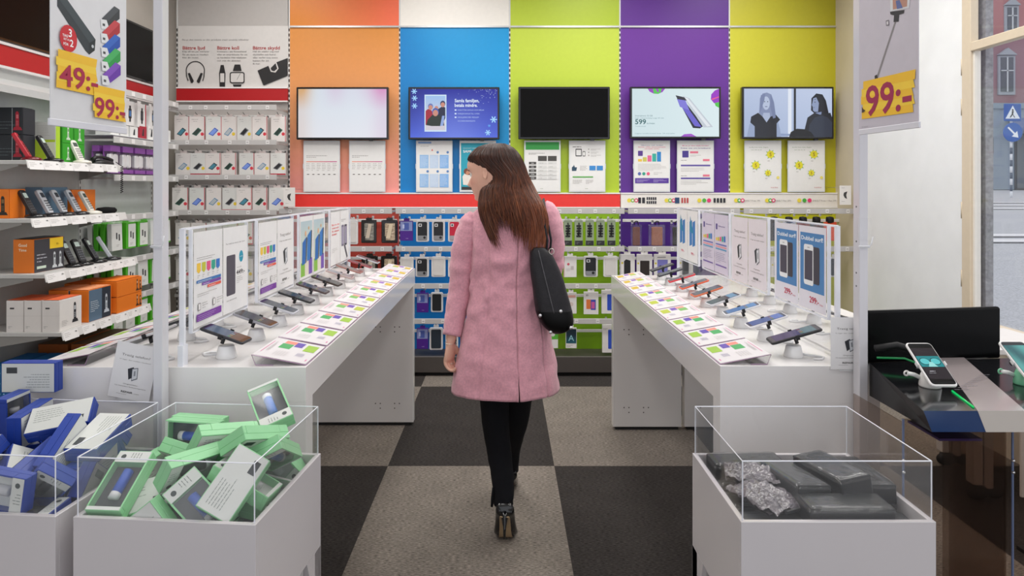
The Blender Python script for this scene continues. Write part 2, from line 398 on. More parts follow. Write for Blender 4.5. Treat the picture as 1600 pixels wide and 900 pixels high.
m.poly([(-.27, .21), (-.21, .27), (.1, -.04), (.2, .06), (.26, -.26), (-.06, -.2), (.04, -.1)], '#f0f4f8'); part(m, 'arrow_sign', S)
lx = PX(1546, 38); m = MB(); m.tube([(0, 0, 0), (0, 0, 2.4)], .05, '#474c52', 'satin', 8); m.box(-.16, .16, -.12, .12, 2.2, 3.1, '#2b2f33', 'satin', .02); m.disc(0, 2.86, .1, '#ff5a50', 'screen', M=fr((0, -.125, 0), X_, Z_))
tag(m.build('traffic_light', loc=(lx, 38, GS*38)), 'small traffic light glowing red in front of the stone house', 'traffic light')
# ================================================================ BACK WALL FIXTURES
BY = 5.66
BX = [277, 452, 624.5, 796.5, 968.5, 1139.5, 1313]
BAYC = ['grey accessory', 'orange', 'blue', 'lime green', 'purple', 'yellow']
def bX(px): return PX(px, BY)
def bZ(py): return PZ(py, BY)
def lerp3(stops):
    def f(t):
        for (a, c), (b, d) in zip(stops, stops[1:]):
            if t <= b: return mixc(c, d, (t-a)/(b-a) if b > a else 0)
        return H(stops[-1][1])
    return f
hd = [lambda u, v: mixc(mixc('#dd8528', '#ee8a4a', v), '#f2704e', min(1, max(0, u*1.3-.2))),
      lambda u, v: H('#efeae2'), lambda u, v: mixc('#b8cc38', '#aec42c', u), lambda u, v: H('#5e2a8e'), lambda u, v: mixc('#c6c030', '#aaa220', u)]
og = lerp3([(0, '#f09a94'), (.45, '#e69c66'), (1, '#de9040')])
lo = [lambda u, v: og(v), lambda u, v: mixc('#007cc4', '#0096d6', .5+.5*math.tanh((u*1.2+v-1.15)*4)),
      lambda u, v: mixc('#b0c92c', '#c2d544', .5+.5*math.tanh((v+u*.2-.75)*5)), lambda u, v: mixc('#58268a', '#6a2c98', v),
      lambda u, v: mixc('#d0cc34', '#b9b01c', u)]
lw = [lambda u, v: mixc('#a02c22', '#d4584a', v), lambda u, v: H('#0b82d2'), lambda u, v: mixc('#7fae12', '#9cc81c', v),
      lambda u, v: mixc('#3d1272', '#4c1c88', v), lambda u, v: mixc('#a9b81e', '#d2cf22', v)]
for i in range(5):
    x0, x1 = bX(BX[i+1])+.006, bX(BX[i+2])-.006
    c = BAYC[i+1]
    t = thing('wall_panel', (0, BY, 0), f'{["orange red", "white", "pale lime", "dark purple", "olive yellow"][i]} header board above the {c} bay', 'wall board')
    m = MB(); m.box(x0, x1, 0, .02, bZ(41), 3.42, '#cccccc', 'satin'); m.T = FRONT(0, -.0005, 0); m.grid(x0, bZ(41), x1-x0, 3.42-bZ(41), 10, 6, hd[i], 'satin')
    part(m, 'panel_board', t)
    m = MB(); m.box(x0, x1, -.012, 0, bZ(43.3), bZ(40.5), '#d9d9d9', 'metal'); part(m, 'joint_trim', t)
    t = thing('wall_panel', (0, BY, 0), f'tall plain {c} wall board behind the wall television', 'wall board')
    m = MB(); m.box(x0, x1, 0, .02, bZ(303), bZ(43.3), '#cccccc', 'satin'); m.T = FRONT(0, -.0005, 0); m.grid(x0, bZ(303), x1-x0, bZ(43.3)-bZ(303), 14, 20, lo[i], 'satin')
    part(m, 'panel_board', t)
    t = thing('wall_panel', (0, BY, 0), f'low {["brick red", "blue", "green", "deep purple", "yellow green"][i]} back board behind the accessory hooks of the {c} bay', 'wall board')
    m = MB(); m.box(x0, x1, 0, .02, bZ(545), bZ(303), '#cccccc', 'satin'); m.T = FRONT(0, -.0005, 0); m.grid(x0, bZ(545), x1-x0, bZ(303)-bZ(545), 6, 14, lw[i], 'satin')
    part(m, 'panel_board', t)
m = MB(); m.box(bX(277), bX(452)-.012, BY, BY+.02, 0, 3.42, '#b9b4b0', 'satin')
tag(m.build('wall_panel'), 'plain light grey back board behind the screen protector hooks', 'wall board')
for i, px in enumerate(BX):
    m = MB(); x = bX(px); m.box(x-.0055, x+.0055, BY-.003, BY+.03, 0, 3.42, '#d8d8d6', 'satin')
    m.T = FRONT(x, BY-.003, 0)
    z = .1
    zz = m.up()
    while z < 2.82: m.rect(-.0045, z, .009, .024, '#151515', z=zz); z += .042
    nm = ['left edge of the grey accessory bay', 'joint between the grey and the orange bay', 'joint between the orange and the blue bay', 'joint between the blue and the lime bay', 'joint between the lime and the purple bay', 'joint between the purple and the yellow bay', 'right edge of the yellow bay'][i]
    tag(m.build('slotted_upright'), 'slotted white metal upright at the '+nm, 'shelf upright', 'slotted uprights of the back wall')
m = MB(); m.box(bX(452), bX(1313), 5.40, BY, .03, bZ(545), '#4d4744', 'satin', .004); m.box(bX(452), bX(1313), 5.44, BY, 0, .03, '#222222')
tag(m.build('plinth'), 'low dark brown wooden plinth along the foot of the coloured back wall', 'plinth')
k = BY/FP
def white_strip(m):
    m.T = FRONT(0, -.0305, 0); Zc = bZ(313)
    def dots(px, cs, r=3.2, gap=5.5, full=False):
        for i, c in enumerate(cs):
            m.disc(bX(px+i*gap), Zc, r*k, c)
            if not full and i: m.disc(bX(px+i*gap), Zc, r*k*.5, '#f0ebe4')
    def ph(px, n, c='#2b2b33', w=3.2, h=9): 
        for i in range(n): m.rrect(bX(px+i*(w+1.6)), Zc-h/2*k, w*k, h*k, .4*k, c)
    dots(982, ['#f0dc50', '#7cbc40', '#e04878']); ph(996, 2, w=4.5)
    for i in range(5):
        for j in (-1, 1): m.rrect(bX(1009+i*3.2), Zc+(j*3-2.3)*k, 2.4*k, 4.4*k, .3*k, '#30303a')
    dots(1040, ['#f0dc50', '#7cbc40', '#e04878']); ph(1053, 1, '#2a4a70', 7, 9); ph(1063, 3, '#c04848', 2.6, 8); dots(1091, ['#f0dc40', '#58b848', '#e83878'], full=True, gap=7.5); ph(1113, 4, w=3.4, h=7)
    for px, full in ((1148, 0), (1196, 0), (1246, 1)):
        dots(px, ['#f2dc48', '#48b040', '#e83878'], full=bool(full), gap=5 if not full else 8); 
    m.text('ENKELT Privat 199:-', bX(1160), Zc-1.5*k, 2.4*k, '#8a8480', w=26*k); m.text('ENKELT Maxi 299:-', bX(1208), Zc-1.5*k, 2.4*k, '#8a8480', w=26*k)
    m.text('ENKELT Privat + Maxi 399:-', bX(1267), Zc-1.5*k, 2.4*k, '#8a8480', w=38*k)
# strips
def strip(x0, x1, y0, y1, col, label, edge='#f0ecea'):
    t = thing('header_strip', (0, BY, 0), label, 'strip')
    m = MB(); m.box(bX(x0), bX(x1), -.03, -.002, bZ(y1), bZ(y0), col, 'satin', .002); STRIP = m
    if y0 == 303 and x0 == 969: white_strip(m)
    part(m, 'strip_face', t)
    m = MB(); m.box(bX(x0), bX(x1), -.035, -.002, bZ(y0), bZ(y0-2), edge, 'satin'); m.box(bX(x0), bX(x1), -.035, -.002, bZ(y1+2), bZ(y1), edge, 'satin'); part(m, 'strip_edge', t)
    return t
strip(452, 968, 303, 323, '#ef3a34', 'long bright red strip running below the orange, blue and lime posters')
strip(278, 451, 139, 158, '#b3161c', 'dark red strip under the accessory advice board')
t = strip(969, 1313, 303, 323, '#f0ebe4', 'long white strip with coloured dots and phone symbols under the purple and yellow bays')
# advice board
t = thing('advice_board', (0, BY, 0), 'white advice board with headphones, watches and a wallet drawn in black', 'wall board')
m = MB(); m.box(bX(279), bX(451), -.012, -.002, bZ(138), bZ(41), '#d6d2ce', 'satin', .001)
m.T = FRONT(0, BY-BY-.0125, 0)
def q(cx, cy): return bX(270+cx*190/1315), bZ(40+cy*130/900)
def P_(l): return [q(a, b) for a, b in l]
kk = 190/1315*k
x, z = q(110, 165); m.text('Få ut det mesta av din produkt med utvalda tillbehör', x, z, 18*kk, '#6b6664', w=720*kk)
for (cx, tx, w, n) in ((115, 'Bättre ljud', 240, 3), (488, 'Bättre koll', 235, 4), (873, 'Bättre skydd', 290, 4)):
    x, z = q(cx, 262); m.text(tx, x, z, 37*kk, '#a62a2c', bold=True, w=w*kk)
body = [['Köp till ett par hörlurar', 'för att njuta av musiken', 'från din mobil.'], ['Investera i ett fitnessband', 'eller en smartklocka för att', 'se händelser från telefonen', 'och mät din aktivitet.'], ['Håll din telefon ung med', 'skyddsfilm och fodral', 'eller varför inte extra', 'batteri för att', 'få mer.']]
for cx, L in zip((113, 488, 873), body):
    for i, s in enumerate(L):
        x, z = q(cx, 292+i*33); m.text(s, x, z, 17*kk, '#57514f', w=len(s)*11.6*kk)
B_ = '#242223'
arc = [(253+103*math.cos(a), 490-103*math.sin(a)) for a in [PI*i/16 for i in range(17)]]; arc2 = [(253+93*math.cos(a), 490-93*math.sin(a)) for a in [PI*i/16 for i in range(17)]]
arc = [(366-8, 540), (352, 600), (340, 600)][::1] and arc
for i in range(16): m.poly(P_([arc[i], arc[i+1], arc2[i+1], arc2[i]]), B_)
m.poly(P_([(150, 490), (160, 490), (166, 560), (182, 600), (172, 602), (154, 550)]), B_); m.poly(P_([(356, 490), (346, 490), (340, 560), (328, 600), (338, 602), (352, 550)]), B_)
m.poly(P_([(172, 520), (195, 515), (238, 605), (222, 625), (205, 620)]), B_); m.poly(P_([(334, 520), (311, 515), (268, 605), (284, 625), (301, 620)]), B_)
m.poly(P_([(528, 430), (560, 430), (578, 520), (574, 664), (516, 664), (510, 520)]), B_); m.poly(P_([(522, 520), (566, 520), (566, 615), (522, 615)]), '#d6d2ce')
m.poly(P_([(678, 425), (738, 425), (753, 494), (658, 494)]), B_); m.poly(P_([(658, 640), (753, 640), (745, 664), (666, 664)]), B_)
x, z = q(625, 628); m.rrect(x, z, 160*kk, 122*kk, 22*kk, B_); x, z = q(636, 616); m.rrect(x, z, 138*kk, 98*kk, 14*kk, '#d6d2ce')
m.poly(P_([(700, 590), (704, 590), (742, 520), (738, 520)]), B_)
m.poly(P_([(925, 490), (1040, 440), (1060, 470), (1130, 400), (1250, 355), (1250, 545), (995, 650), (985, 645)]), B_)
m.poly(P_([(1038, 425), (1050, 420), (1075, 490), (1105, 498), (1138, 470), (1115, 400), (1127, 396), (1152, 468), (1118, 512), (1068, 503)]), '#d6d2ce')
part(m, 'board', t)
# televisions
def tv(px0, px1, py0, py1, label, draw, on=True, Y=5.56, M=None, nm='wall_television'):
    w = (px1-px0)/FP*Y; h = (py1-py0)/FP*Y
    t = thing(nm, (PX((px0+px1)/2, Y), Y, PZ((py0+py1)/2, Y)), label, 'television', 'wall televisions')
    m = MB(); m.box(-w/2, w/2, 0, .045, -h/2, h/2, '#121214', 'gloss', .004); m.box(-.2, .2, .045, .098, -.12, .12, '#222222', 'satin'); m.box(w*.29, w*.33, 0, .02, -h/2-.012, -h/2, '#1a1a1c', 'satin'); part(m, 'casing', t)
    b = .016; m = MB(); m.T = FRONT(0, -.0005, 0)
    if not on: m.rect(-w/2+b, -h/2+b, w-2*b, h-2*b, '#070606', 'blackpanel')
    else: draw(m, -w/2+b, -h/2+b, w-2*b, h-2*b)
    part(m, 'screen', t); return t
def d1(m, x, y, w, h):
    def f(u, v):
        c = mixc('#e4e6ee', '#cfe0ec', v*.6); e = max(0, 1-min(u, 1-u)*6)*.35
        top = max(0, v-.55)/.45; o = math.exp(-((u-.02)/.12)**2)*.9*(.3+top); p = math.exp(-((u-.97)/.14)**2)*(.25+top*.8)+top*.35*math.exp(-((u-.42)/.12)**2)+.25*top*math.exp(-((u-.8)/.2)**2)
        return mixc(mixc(mixc(c, '#d9a868', min(1, o)), '#d77fbc', min(1, p*.8)), '#c9c4d8', e*.4)
    m.grid(x, y, w, h, 30, 18, f, 'screen')
def flake(m, x, y, r, c='#9fd4ff'):
    for a in range(6):
        t = a*PI/3; d = (math.cos(t), math.sin(t)); n = (-d[1]*r*.16, d[0]*r*.16)
        m.poly([(x+n[0], y+n[1]), (x+d[0]*r+n[0], y+d[1]*r+n[1]), (x+d[0]*r-n[0], y+d[1]*r-n[1]), (x-n[0], y-n[1])], c, 'screen')
        q = (x+d[0]*r*.65, y+d[1]*r*.65); m.disc(q[0], q[1], r*.2, c, 'screen', n=6)
def d2(m, x, y, w, h):
    def f(u, v):
        c = mixc('#4460dc', '#0b1698', v**.7); g = math.exp(-((u-.5)/.35)**2)*.45*(1-v)
        return mixc(mixc(c, '#8a9cf0', g), '#0a1560', max(0, .22-u)*2.6*v)
    m.grid(x, y, w, h, 24, 14, f, 'screen')
    for a, b in ((.045, .95), (.05, .81), (.05, .65)): flake(m, x+w*a, y+h*b, h*.058)
    flake(m, x+w*.955, y+h*.37, h*.07); flake(m, x+w*.89, y+h*.1, h*.06); flake(m, x+w*.905, y+h*.24, h*.03, '#5fa8f0')
    r = random.Random(5)
    for i in range(70):
        u = 1-abs(r.gauss(0, .16)); v = 1-abs(r.gauss(0, .12))
        if .5 < u < .99 and .6 < v < .99: s = w*r.uniform(.002, .007); m.rect(x+w*u, y+h*v, s, s*.7, '#c8dcf4', 'screen', z=.004)
    px, py, pw, ph_ = x+w*.165, y+h*.12, w*.25, h*.76
    m.rect(px, py, pw, ph_, '#cfe4f4', 'screen'); px += w*.012; py += h*.03; pw -= w*.024; ph_ -= h*.055
    m.grid(px, py, pw, ph_, 4, 8, lambda u, v: mixc('#dcd0d0', '#9cc0ec', v), 'screen')
    def p(l, c): m.poly([(px+pw*a, py+ph_*b) for a, b in l], c, 'screen')
    def e(a, b, r, c, q_=1.2): m.disc(px+pw*a, py+ph_*b, pw*r, c, 'screen', ry=pw*r*q_)
    p([(0, .1), (0, .56), (.12, .62), (.3, .58), (.45, .4), (.3, .1)], '#a31c34'); p([(.5, .2), (.6, .6), (.85, .7), (1, .66), (1, .35), (.85, .2)], '#1b2140')
    p([(.02, .12), (.1, .3), (.35, .45), (.7, .44), (.9, .3), (.95, .12)], '#1e2a24'); p([(.7, .02), (.86, .02), (.96, .42), (.84, .42)], '#8fa6dc'); p([(0, 0), (1, 0), (1, .14), (.5, .1), (0, .15)], '#cfc9d4')
    for a, b, s, hc in ((.25, .66, .13, '#6a78b8'), (.55, .64, .12, '#b8c4e4'), (.87, .74, .13, '#28305c'), (.5, .5, .17, '#3a5cb0')):
        e(a, b+.03, s, hc); e(a, b, s*.8, '#c98a78')
    m.text('Samla familjen,', x+w*.51, y+h*.725, h*.07, '#e8f4ff', 'screen', True, w=w*.28); m.text('betala mindre.', x+w*.51, y+h*.63, h*.07, '#e8f4ff', 'screen', True, w=w*.26)
    for i, s in enumerate(('RABATTEN SAMLAS OCH DELAS', 'FAMILJEN SAMLAS TILL 10 PERS', 'FAMILJEPRIS PER MEDLEM', 'OCH INGEN BINDNINGSTID')):
        yy = y+h*(.55-.075*i); m.text(s, x+w*.545, yy, h*.028, '#b8ccf4', 'screen', w=w*(.3, .25, .24, .2)[i])
        if i < 3: m.rect(x+w*.51, yy, w*.02, h*.028, '#d8e8ff', 'screen')
def d4(m, x, y, w, h):
    m.grid(x, y, w, h, 12, 8, lambda u, v: mixc('#cfe2e6', '#dcecf0', u), 'screen')
    def p(l, c): m.poly([(x+w*a, y+h*b) for a, b in l], c, 'screen')
    p([(.18, 1), (.2, .94), (.25, .895), (.3, .89), (.35, .93), (.38, 1)], '#9a3cc0'); p([(.24, 1), (.25, .9), (.3, .89), (.33, .92), (.34, 1)], '#54c850'); p([(.27, 1), (.29, .93), (.31, .93), (.3, 1)], '#9a3cc0')
    p([(1, .66), (.94, .7), (.905, .78), (.91, .88), (.95, .96), (1, 1)], '#9a34c4'); p([(1, .6), (.96, .64), (.95, .7), (1, .72)], '#50c848'); p([(.92, .76), (1, .82), (1, .84), (.915, .79)], '#e85890')
    p([(.56, 0), (.6, .05), (.68, .06), (.74, 0)], '#a050c8')
    p([(.5, .86), (.53, .85), (.58, .8), (.82, .22), (.78, .17), (.7, .18)], '#1c2030'); p([(.53, .72), (.6, .7), (.8, .2), (.72, .22)], '#6a62cc'); p([(.515, .79), (.61, .77), (.66, .55), (.55, .62)], '#7f7ad8')
    p([(.58, .85), (.66, .8), (.93, .2), (.82, .19)], '#c4ccd6'); p([(.6, .82), (.64, .8), (.9, .22), (.86, .21)], '#e2e8ee'); p([(.505, .86), (.6, .82), (.63, .75), (.52, .78)], '#2a2a38')
    m.text('599', x+w*.035, y+h*.26, h*.105, '#1c5a5e', 'screen', True, w=w*.125); m.text('kr/mån', x+w*.17, y+h*.26, h*.035, '#2a6a6e', 'screen', w=w*.09)
    m.text('Smartphone 32 GB', x+w*.035, y+h*.42, h*.032, '#5a7c84', 'screen', w=w*.2); m.text('ingår i abonnemang Large 24 mån', x+w*.035, y+h*.375, h*.026, '#6a8c94', 'screen', w=w*.33)
    m.text('Totalkostnad', x+w*.035, y+h*.205, h*.022, '#7a98a0', 'screen', w=w*.12); m.text('Lägsta totalkostnad över 24 månader', x+w*.035, y+h*.055, h*.024, '#7a98a0', 'screen', w=w*.46)
def d5(m, x, y, w, h):
    m.grid(x, y, w, h, 16, 8, lambda u, v: mixc('#a4b4d4', '#c0cce6', v*.6+.4*u), 'screen')
    def p(l, c): m.poly([(x+w*a, y+h*b) for a, b in l], c, 'screen')
    p([(.5, 0), (.54, 0), (.54, 1), (.5, 1)], '#e0e6f2'); p([(.565, 0), (.59, 0), (.59, 1), (.565, 1)], '#10131c'); p([(.3, .02), (.56, .02), (.56, .06), (.3, .08)], '#8c9cc0')
    # woman in front view
    p([(.03, 0), (.06, .25), (.1, .4), (.14, .3), (.12, 0)], '#93a2c2'); p([(.3, 0), (.32, .3), (.38, .35), (.41, .15), (.42, 0)], '#93a2c2')
    p([(.17, .5), (.18, .8), (.21, .9), (.26, .92), (.31, .88), (.34, .72), (.36, .45), (.39, .33), (.33, .3), (.2, .35)], '#828eb0')
    p([(.22, .5), (.29, .5), (.3, .36), (.25, .3), (.2, .36)], '#a8b4d0'); m.disc(x+w*.25, y+h*.7, w*.042, '#b4c0da', 'screen', ry=h*.14)
    p([(.08, .42), (.16, .5), (.21, .42), (.255, .3), (.3, .42), (.36, .46), (.41, .36), (.37, .28), (.37, 0), (.12, 0), (.12, .22), (.07, .3)], '#1c202c')
    p([(.19, .86), (.24, .9), (.23, .76), (.2, .6), (.18, .5)], '#7480a4'); p([(.3, .88), (.34, .7), (.36, .4), (.33, .38), (.3, .6)], '#7480a4')
    for a in (.233, .268): m.disc(x+w*a, y+h*.73, w*.006, '#2c3448', 'screen', n=8)
    m.rect(x+w*.238, y+h*.62, w*.026, h*.014, '#5a6488', 'screen')
    # woman in profile
    p([(.76, .55), (.765, .8), (.82, .9), (.89, .88), (.93, .75), (.96, .5), (.98, .4), (.84, .42)], '#181c28')
    p([(.785, .8), (.775, .7), (.768, .66), (.78, .62), (.782, .55), (.8, .52), (.84, .52), (.85, .7), (.82, .82)], '#8c9abc')
    m.disc(x+w*.805, y+h*.72, w*.006, '#20242f', 'screen', n=8); p([(.79, .77), (.815, .79), (.815, .775)], '#20242f'); p([(.782, .61), (.8, .615), (.8, .6)], '#4a5070'); p([(.81, .5), (.82, .35), (.87, .35), (.88, .52)], '#7c8aae')
    p([(.68, .1), (.72, .4), (.8, .5), (.86, .46), (.98, .5), (1, .4), (1, 0), (.69, 0)], '#20242f')
    p([(.73, 0), (.74, .25), (.8, .4), (.88, .45), (.95, .4), (1, .3), (1, 0)], '#2e3546'); p([(.51, 0), (.53, .1), (.6, .17), (.68, .16), (.76, .1), (.8, 0)], '#14171f')
tv(463, 607, 136, 218, 'wall television with a pale pink and white screen in the orange bay', d1)
tv(638, 780.5, 136, 218, 'wall television showing a blue winter family advertisement', d2)
tv(810, 953, 135.5, 217.5, 'switched off black wall television in the lime green bay', None, False)
tv(984.5, 1126.5, 135.5, 216.5, 'wall television showing a pale phone advertisement priced 599', d4)
tv(1159.5, 1303, 135.5, 217, 'wall television showing two women in bluish black and white', d5)
# A3 posters
def wallposter(px0, px1, py0, py1, label, draw):
    w = (px1-px0)/FP*5.62; h = (py1-py0)/FP*5.62
    t = thing('info_poster', (PX((px0+px1)/2, 5.62), 5.62, PZ((py0+py1)/2, 5.62)), label, 'poster', 'posters below the televisions')
    m = MB(); m.box(-w/2, w/2, 0, .012, -h/2, h/2, '#dfe3e6', 'satin', .001); m.box(-w*.3, w*.3, .012, .04, -h*.4, h*.4, '#c8c8c8'); m.box(-w/2-.004, -w/2, 0, .012, -.02, .02, '#c8ccd0'); m.box(w/2, w/2+.004, 0, .012, -.02, .02, '#c8ccd0'); part(m, 'acrylic_holder', t)
    m = MB(); m.T = FRONT(0, -.0005, 0); m.rect(-w/2+.008, -h/2+.008, w-.016, h-.016, '#ecebe9'); draw(m, w, h); part(m, 'poster_sheet', t)
def po(n):
    def f(m, w, h):
        m.lines(-w*.42, h*.2, w*.6, 2, h*.03, h*.008, '#8c8682', seed=n)
        m.grid(-w*.42, h*.08, w*.84, h*.016, 8, 1, lambda u, v: mixc('#f09a7c', '#c03c88', u))
        for i in range(6): m.lines(-w*.42+i*w*.145, h*.045, w*.11, 4 if n else 5, h*.032, h*.007, '#a49e9a', seed=i+n); m.rect(-w*.40+i*w*.145, -h*.165, w*.06, h*.014, '#5c5652')
    return f
def pb1(m, w, h):
    m.rect(-w*.44, h*.44, w*.36, h*.035, '#88a8d8'); m.lines(-w*.38, h*.385, w*.6, 1, 1, h*.008)
    for r in range(2):
        for c in range(3):
            x = -w*.4+c*w*.275; y = h*(-.04-.37*r); m.rect(x, y, w*.245, h*.26, ('#9cc2ea', '#c4d6ec', '#8ab8ea')[(c+r*0) % 3])
            m.lines(x+w*.02, y+h*.22, w*.2, 8, h*.026, h*.005, '#e6eef8', seed=c+r); m.disc(x+w*.22, y+h*.31, w*.034, '#5a86c0') if (r, c) != (0, 0) else None
    m.poly([(-w*.08, h*.3), (-w*.03, h*.3), (-w*.055, h*.335)], '#e86a58')
def pb2(m, w, h):
    m.rect(-w*.46, -h*.46, w*.92, h*.91, '#2aa2b8'); m.text('DAGS ATT SAMLA', -w*.4, h*.34, h*.02, '#e8f4f4', w=w*.4); m.text('SAMLA FAMILJEN', -w*.4, h*.265, h*.05, '#f4f8f8', bold=True, w=w*.8)
    m.poly([(-w*.4, -h*.36), (-w*.42, -h*.2), (-w*.3, -h*.08), (w*.1, 0), (w*.3, -h*.1), (w*.2, -h*.4)], '#ece4da'); m.disc(-w*.3, -h*.10, w*.085, '#7a4a38'); m.disc(-w*.27, -h*.13, w*.06, '#c88a6c'); m.rect(-w*.44, -h*.46, w*.5, h*.06, '#3a3432')
def pg1(m, w, h):
    m.rect(-w*.46, h*.32, w*.92, h*.15, '#3aa24c'); m.lines(-w*.38, h*.25, w*.6, 2, h*.022, h*.008, '#7a7672')
    m.rect(-w*.12, h*.1, w*.24, h*.1, '#4a4846'); m.rect(w*.15, h*.1, w*.24, h*.1, '#4a4846')
    for i, s in enumerate(('2GB', '5GB', '10GB', '20GB', '40GB')):
        y = h*(.035-.072*i); m.rect(-w*.37, y, w*.2, h*.05, '#4a4846'); m.text(s, -w*.27, y+h*.014, h*.02, '#dddddd', bold=True, align='c')
        m.rect(-w*.12, y, w*.24, h*.05, '#dcdcda'); m.rect(w*.15, y, w*.24, h*.05, '#dcdcda'); m.lines(-w*.08, y+h*.02, w*.16, 1, 1, h*.008, seed=i); m.lines(w*.19, y+h*.02, w*.16, 1, 1, h*.008, seed=i+9)
    m.text('mobilt', -w*.06, -h*.44, h*.016, '#66805a', align='l')
def pg2(m, w, h):
    m.lines(-w*.4, h*.37, w*.6, 1, 1, h*.012, '#4a4846'); m.rrect(-w*.32, h*.19, w*.17, h*.15, w*.015, '#3c3a3c'); m.rect(-w*.3, h*.21, w*.13, h*.11, '#ecebe9'); m.rrect(-w*.13, h*.19, w*.08, h*.1, w*.015, '#3c3a3c'); m.rect(-w*.12, h*.205, w*.06, h*.07, '#ecebe9')
    for i in range(3): m.disc(w*.04, h*(.33-.06*i), w*.02, '#b4b0ac'); m.lines(w*.1, h*(.33-.06*i), w*.28, 2, h*.02, h*.006, seed=i)
    m.poly([(-w*.42, -h*.09), (-w*.3, -h*.09), (-w*.28, -h*.02), (-w*.34, -h*.02), (-w*.36, h*.03), (-w*.38, -h*.0), (-w*.42, -h*.02)], '#2c4a60')
    m.lines(-w*.2, h*.0, w*.25, 4, h*.025, h*.006, seed=3); m.rect(w*.06, -h*.08, w*.17, h*.09, '#3c8cd0'); m.rect(w*.26, -h*.08, w*.17, h*.09, '#3c8cd0')
    m.rect(-w*.4, -h*.22, w*.56, h*.024, '#5cb04c'); m.lines(-w*.4, -h*.27, w*.3, 4, h*.022, h*.006, seed=5); m.lines(-w*.04, -h*.27, w*.22, 4, h*.022, h*.006, seed=6)
    m.text('mobilt', -w*.06, -h*.44, h*.016, '#66805a')
BB = ['#f4c848', '#c8c840', '#e85a88', '#38a890', '#3c7ac8']
def pp1(m, w, h):
    m.text('Välkommen med i familjen!', 0, h*.4, h*.018, '#5a3a80', bold=True, align='c', w=w*.62); m.text('Samla olika abonnemang', 0, h*.365, h*.018, '#e04878', bold=True, align='c', w=w*.75); m.text('och betala mindre', 0, h*.33, h*.018, '#e04878', bold=True, align='c', w=w*.4)
    m.rrect(-w*.38, h*.2, w*.13, h*.1, w*.01, '#5a3a90')
    for i in range(5): m.rect(-w*.38+i*w*.13, h*.09, w*.11, h*(.05+.035*i), ['#f0c850', '#d0c860', '#e86a98', '#38b0a0', '#2a8ad0'][i])
    m.lines(-w*.38, h*.04, w*.8, 6, h*.024, h*.005, seed=4)
    for i, c in enumerate(('#5a6ab0', '#38a088', '#e85a80')): m.disc(-w*.34+i*w*.12, -h*.145, w*.045, c)
    m.lines(w*.05, -h*.13, w*.3, 2, h*.03, h*.006, seed=8); m.rect(-w*.46, -h*.33, w*.92, h*.1, '#5a3a9c'); m.lines(-w*.42, -h*.265, w*.36, 3, h*.02, h*.005, '#d8ccf0', seed=2); m.lines(w*.04, -h*.265, w*.36, 3, h*.02, h*.005, '#d8ccf0', seed=3)
def pp2(m, w, h):
    m.text('Bli en av våra nöjda kunder!', 0, h*.39, h*.02, '#d04888', bold=True, align='c', w=w*.72); m.text('Fråga oss om bredband', 0, h*.34, h*.02, '#5a3a90', bold=True, align='c', w=w*.8)
    m.rrect(-w*.36, h*.17, w*.17, h*.13, w*.01, '#4a3a90'); m.rect(-w*.15, h*.25, w*.22, h*.04, '#e87890'); m.lines(-w*.15, h*.21, w*.4, 2, h*.02, h*.006)
    for y, a in ((-.0, .1), (-.25, -.2)): m.rect(-w*.4, h*y, w*.8, h*.03, '#5a4aa0'); m.rect(w*.2, h*(a), w*.18, h*.04, '#e87890'); m.lines(-w*.4, h*(a+.01), w*.4, 1, 1, h*.01); m.lines(-w*.4, h*(y-.04), w*.75, 3, h*.03, h*.006, seed=int(a*90))
def py(n):
    def f(m, w, h):
        m.text('Surfa fritt hela dagen', -w*.38, h*.36, h*.018, '#6a8a58', w=w*.52); m.text('vart du än är', -w*.33, h*.31, h*.018, '#6a8a58', w=w*.3)
        for x, y, r in ((.2, .23, .1), (-.2, .02, .1), (.13, -.13, .075)):
            for a in range(8):
                t = a*PI/4+.2; m.poly([(w*x+math.cos(t-.16)*w*r, h*y+math.sin(t-.16)*w*r), (w*x+math.cos(t)*w*r*1.5, h*y+math.sin(t)*w*r*1.5), (w*x+math.cos(t+.16)*w*r, h*y+math.sin(t+.16)*w*r)], '#7ab848')
            m.disc(w*x, h*y, w*r, '#e6dc30'); m.text('5', w*x, h*y-r*w*.5, r*w, '#9a7a20', bold=True, align='c'); m.lines(w*(x-.08), h*y-w*(r+.08), w*.16, 1, 1, h*.008)
        m.disc(w*.4, -h*.22, w*.04, '#f0e070'); m.text('tele', w*.2, -h*.42, h*.02, '#c04848', w=w*.2)
    return f
for a in ((474, 531, 219.5, 300, 'plain white price table poster on the left of the orange bay', po(0)), (545.5, 602, 219.5, 300, 'plain white price table poster on the right of the orange bay', po(1)),
          (650, 707, 219.5, 300, 'white poster with a grid of light blue squares in the blue bay', pb1), (718, 775, 219.5, 300, 'turquoise poster partly hidden by the head of the woman', pb2),
          (819, 876, 219.5, 300, 'white poster with green top band and dark grey table', pg1), (889, 946, 219.5, 300, 'white poster with drawn tablet and two blue boxes', pg2),
          (990, 1047, 219.5, 300, 'white poster with rising coloured bars in the purple bay', pp1), (1058, 1115.5, 219.5, 300, 'white poster with purple lines and pink tags in the purple bay', pp2),
          (1163.5, 1221, 219.5, 300, 'white poster with yellow suns on the left of the yellow bay', py(0)), (1231, 1289, 219.5, 300, 'white poster with yellow suns on the right of the yellow bay', py(1))):
    wallposter(*a)

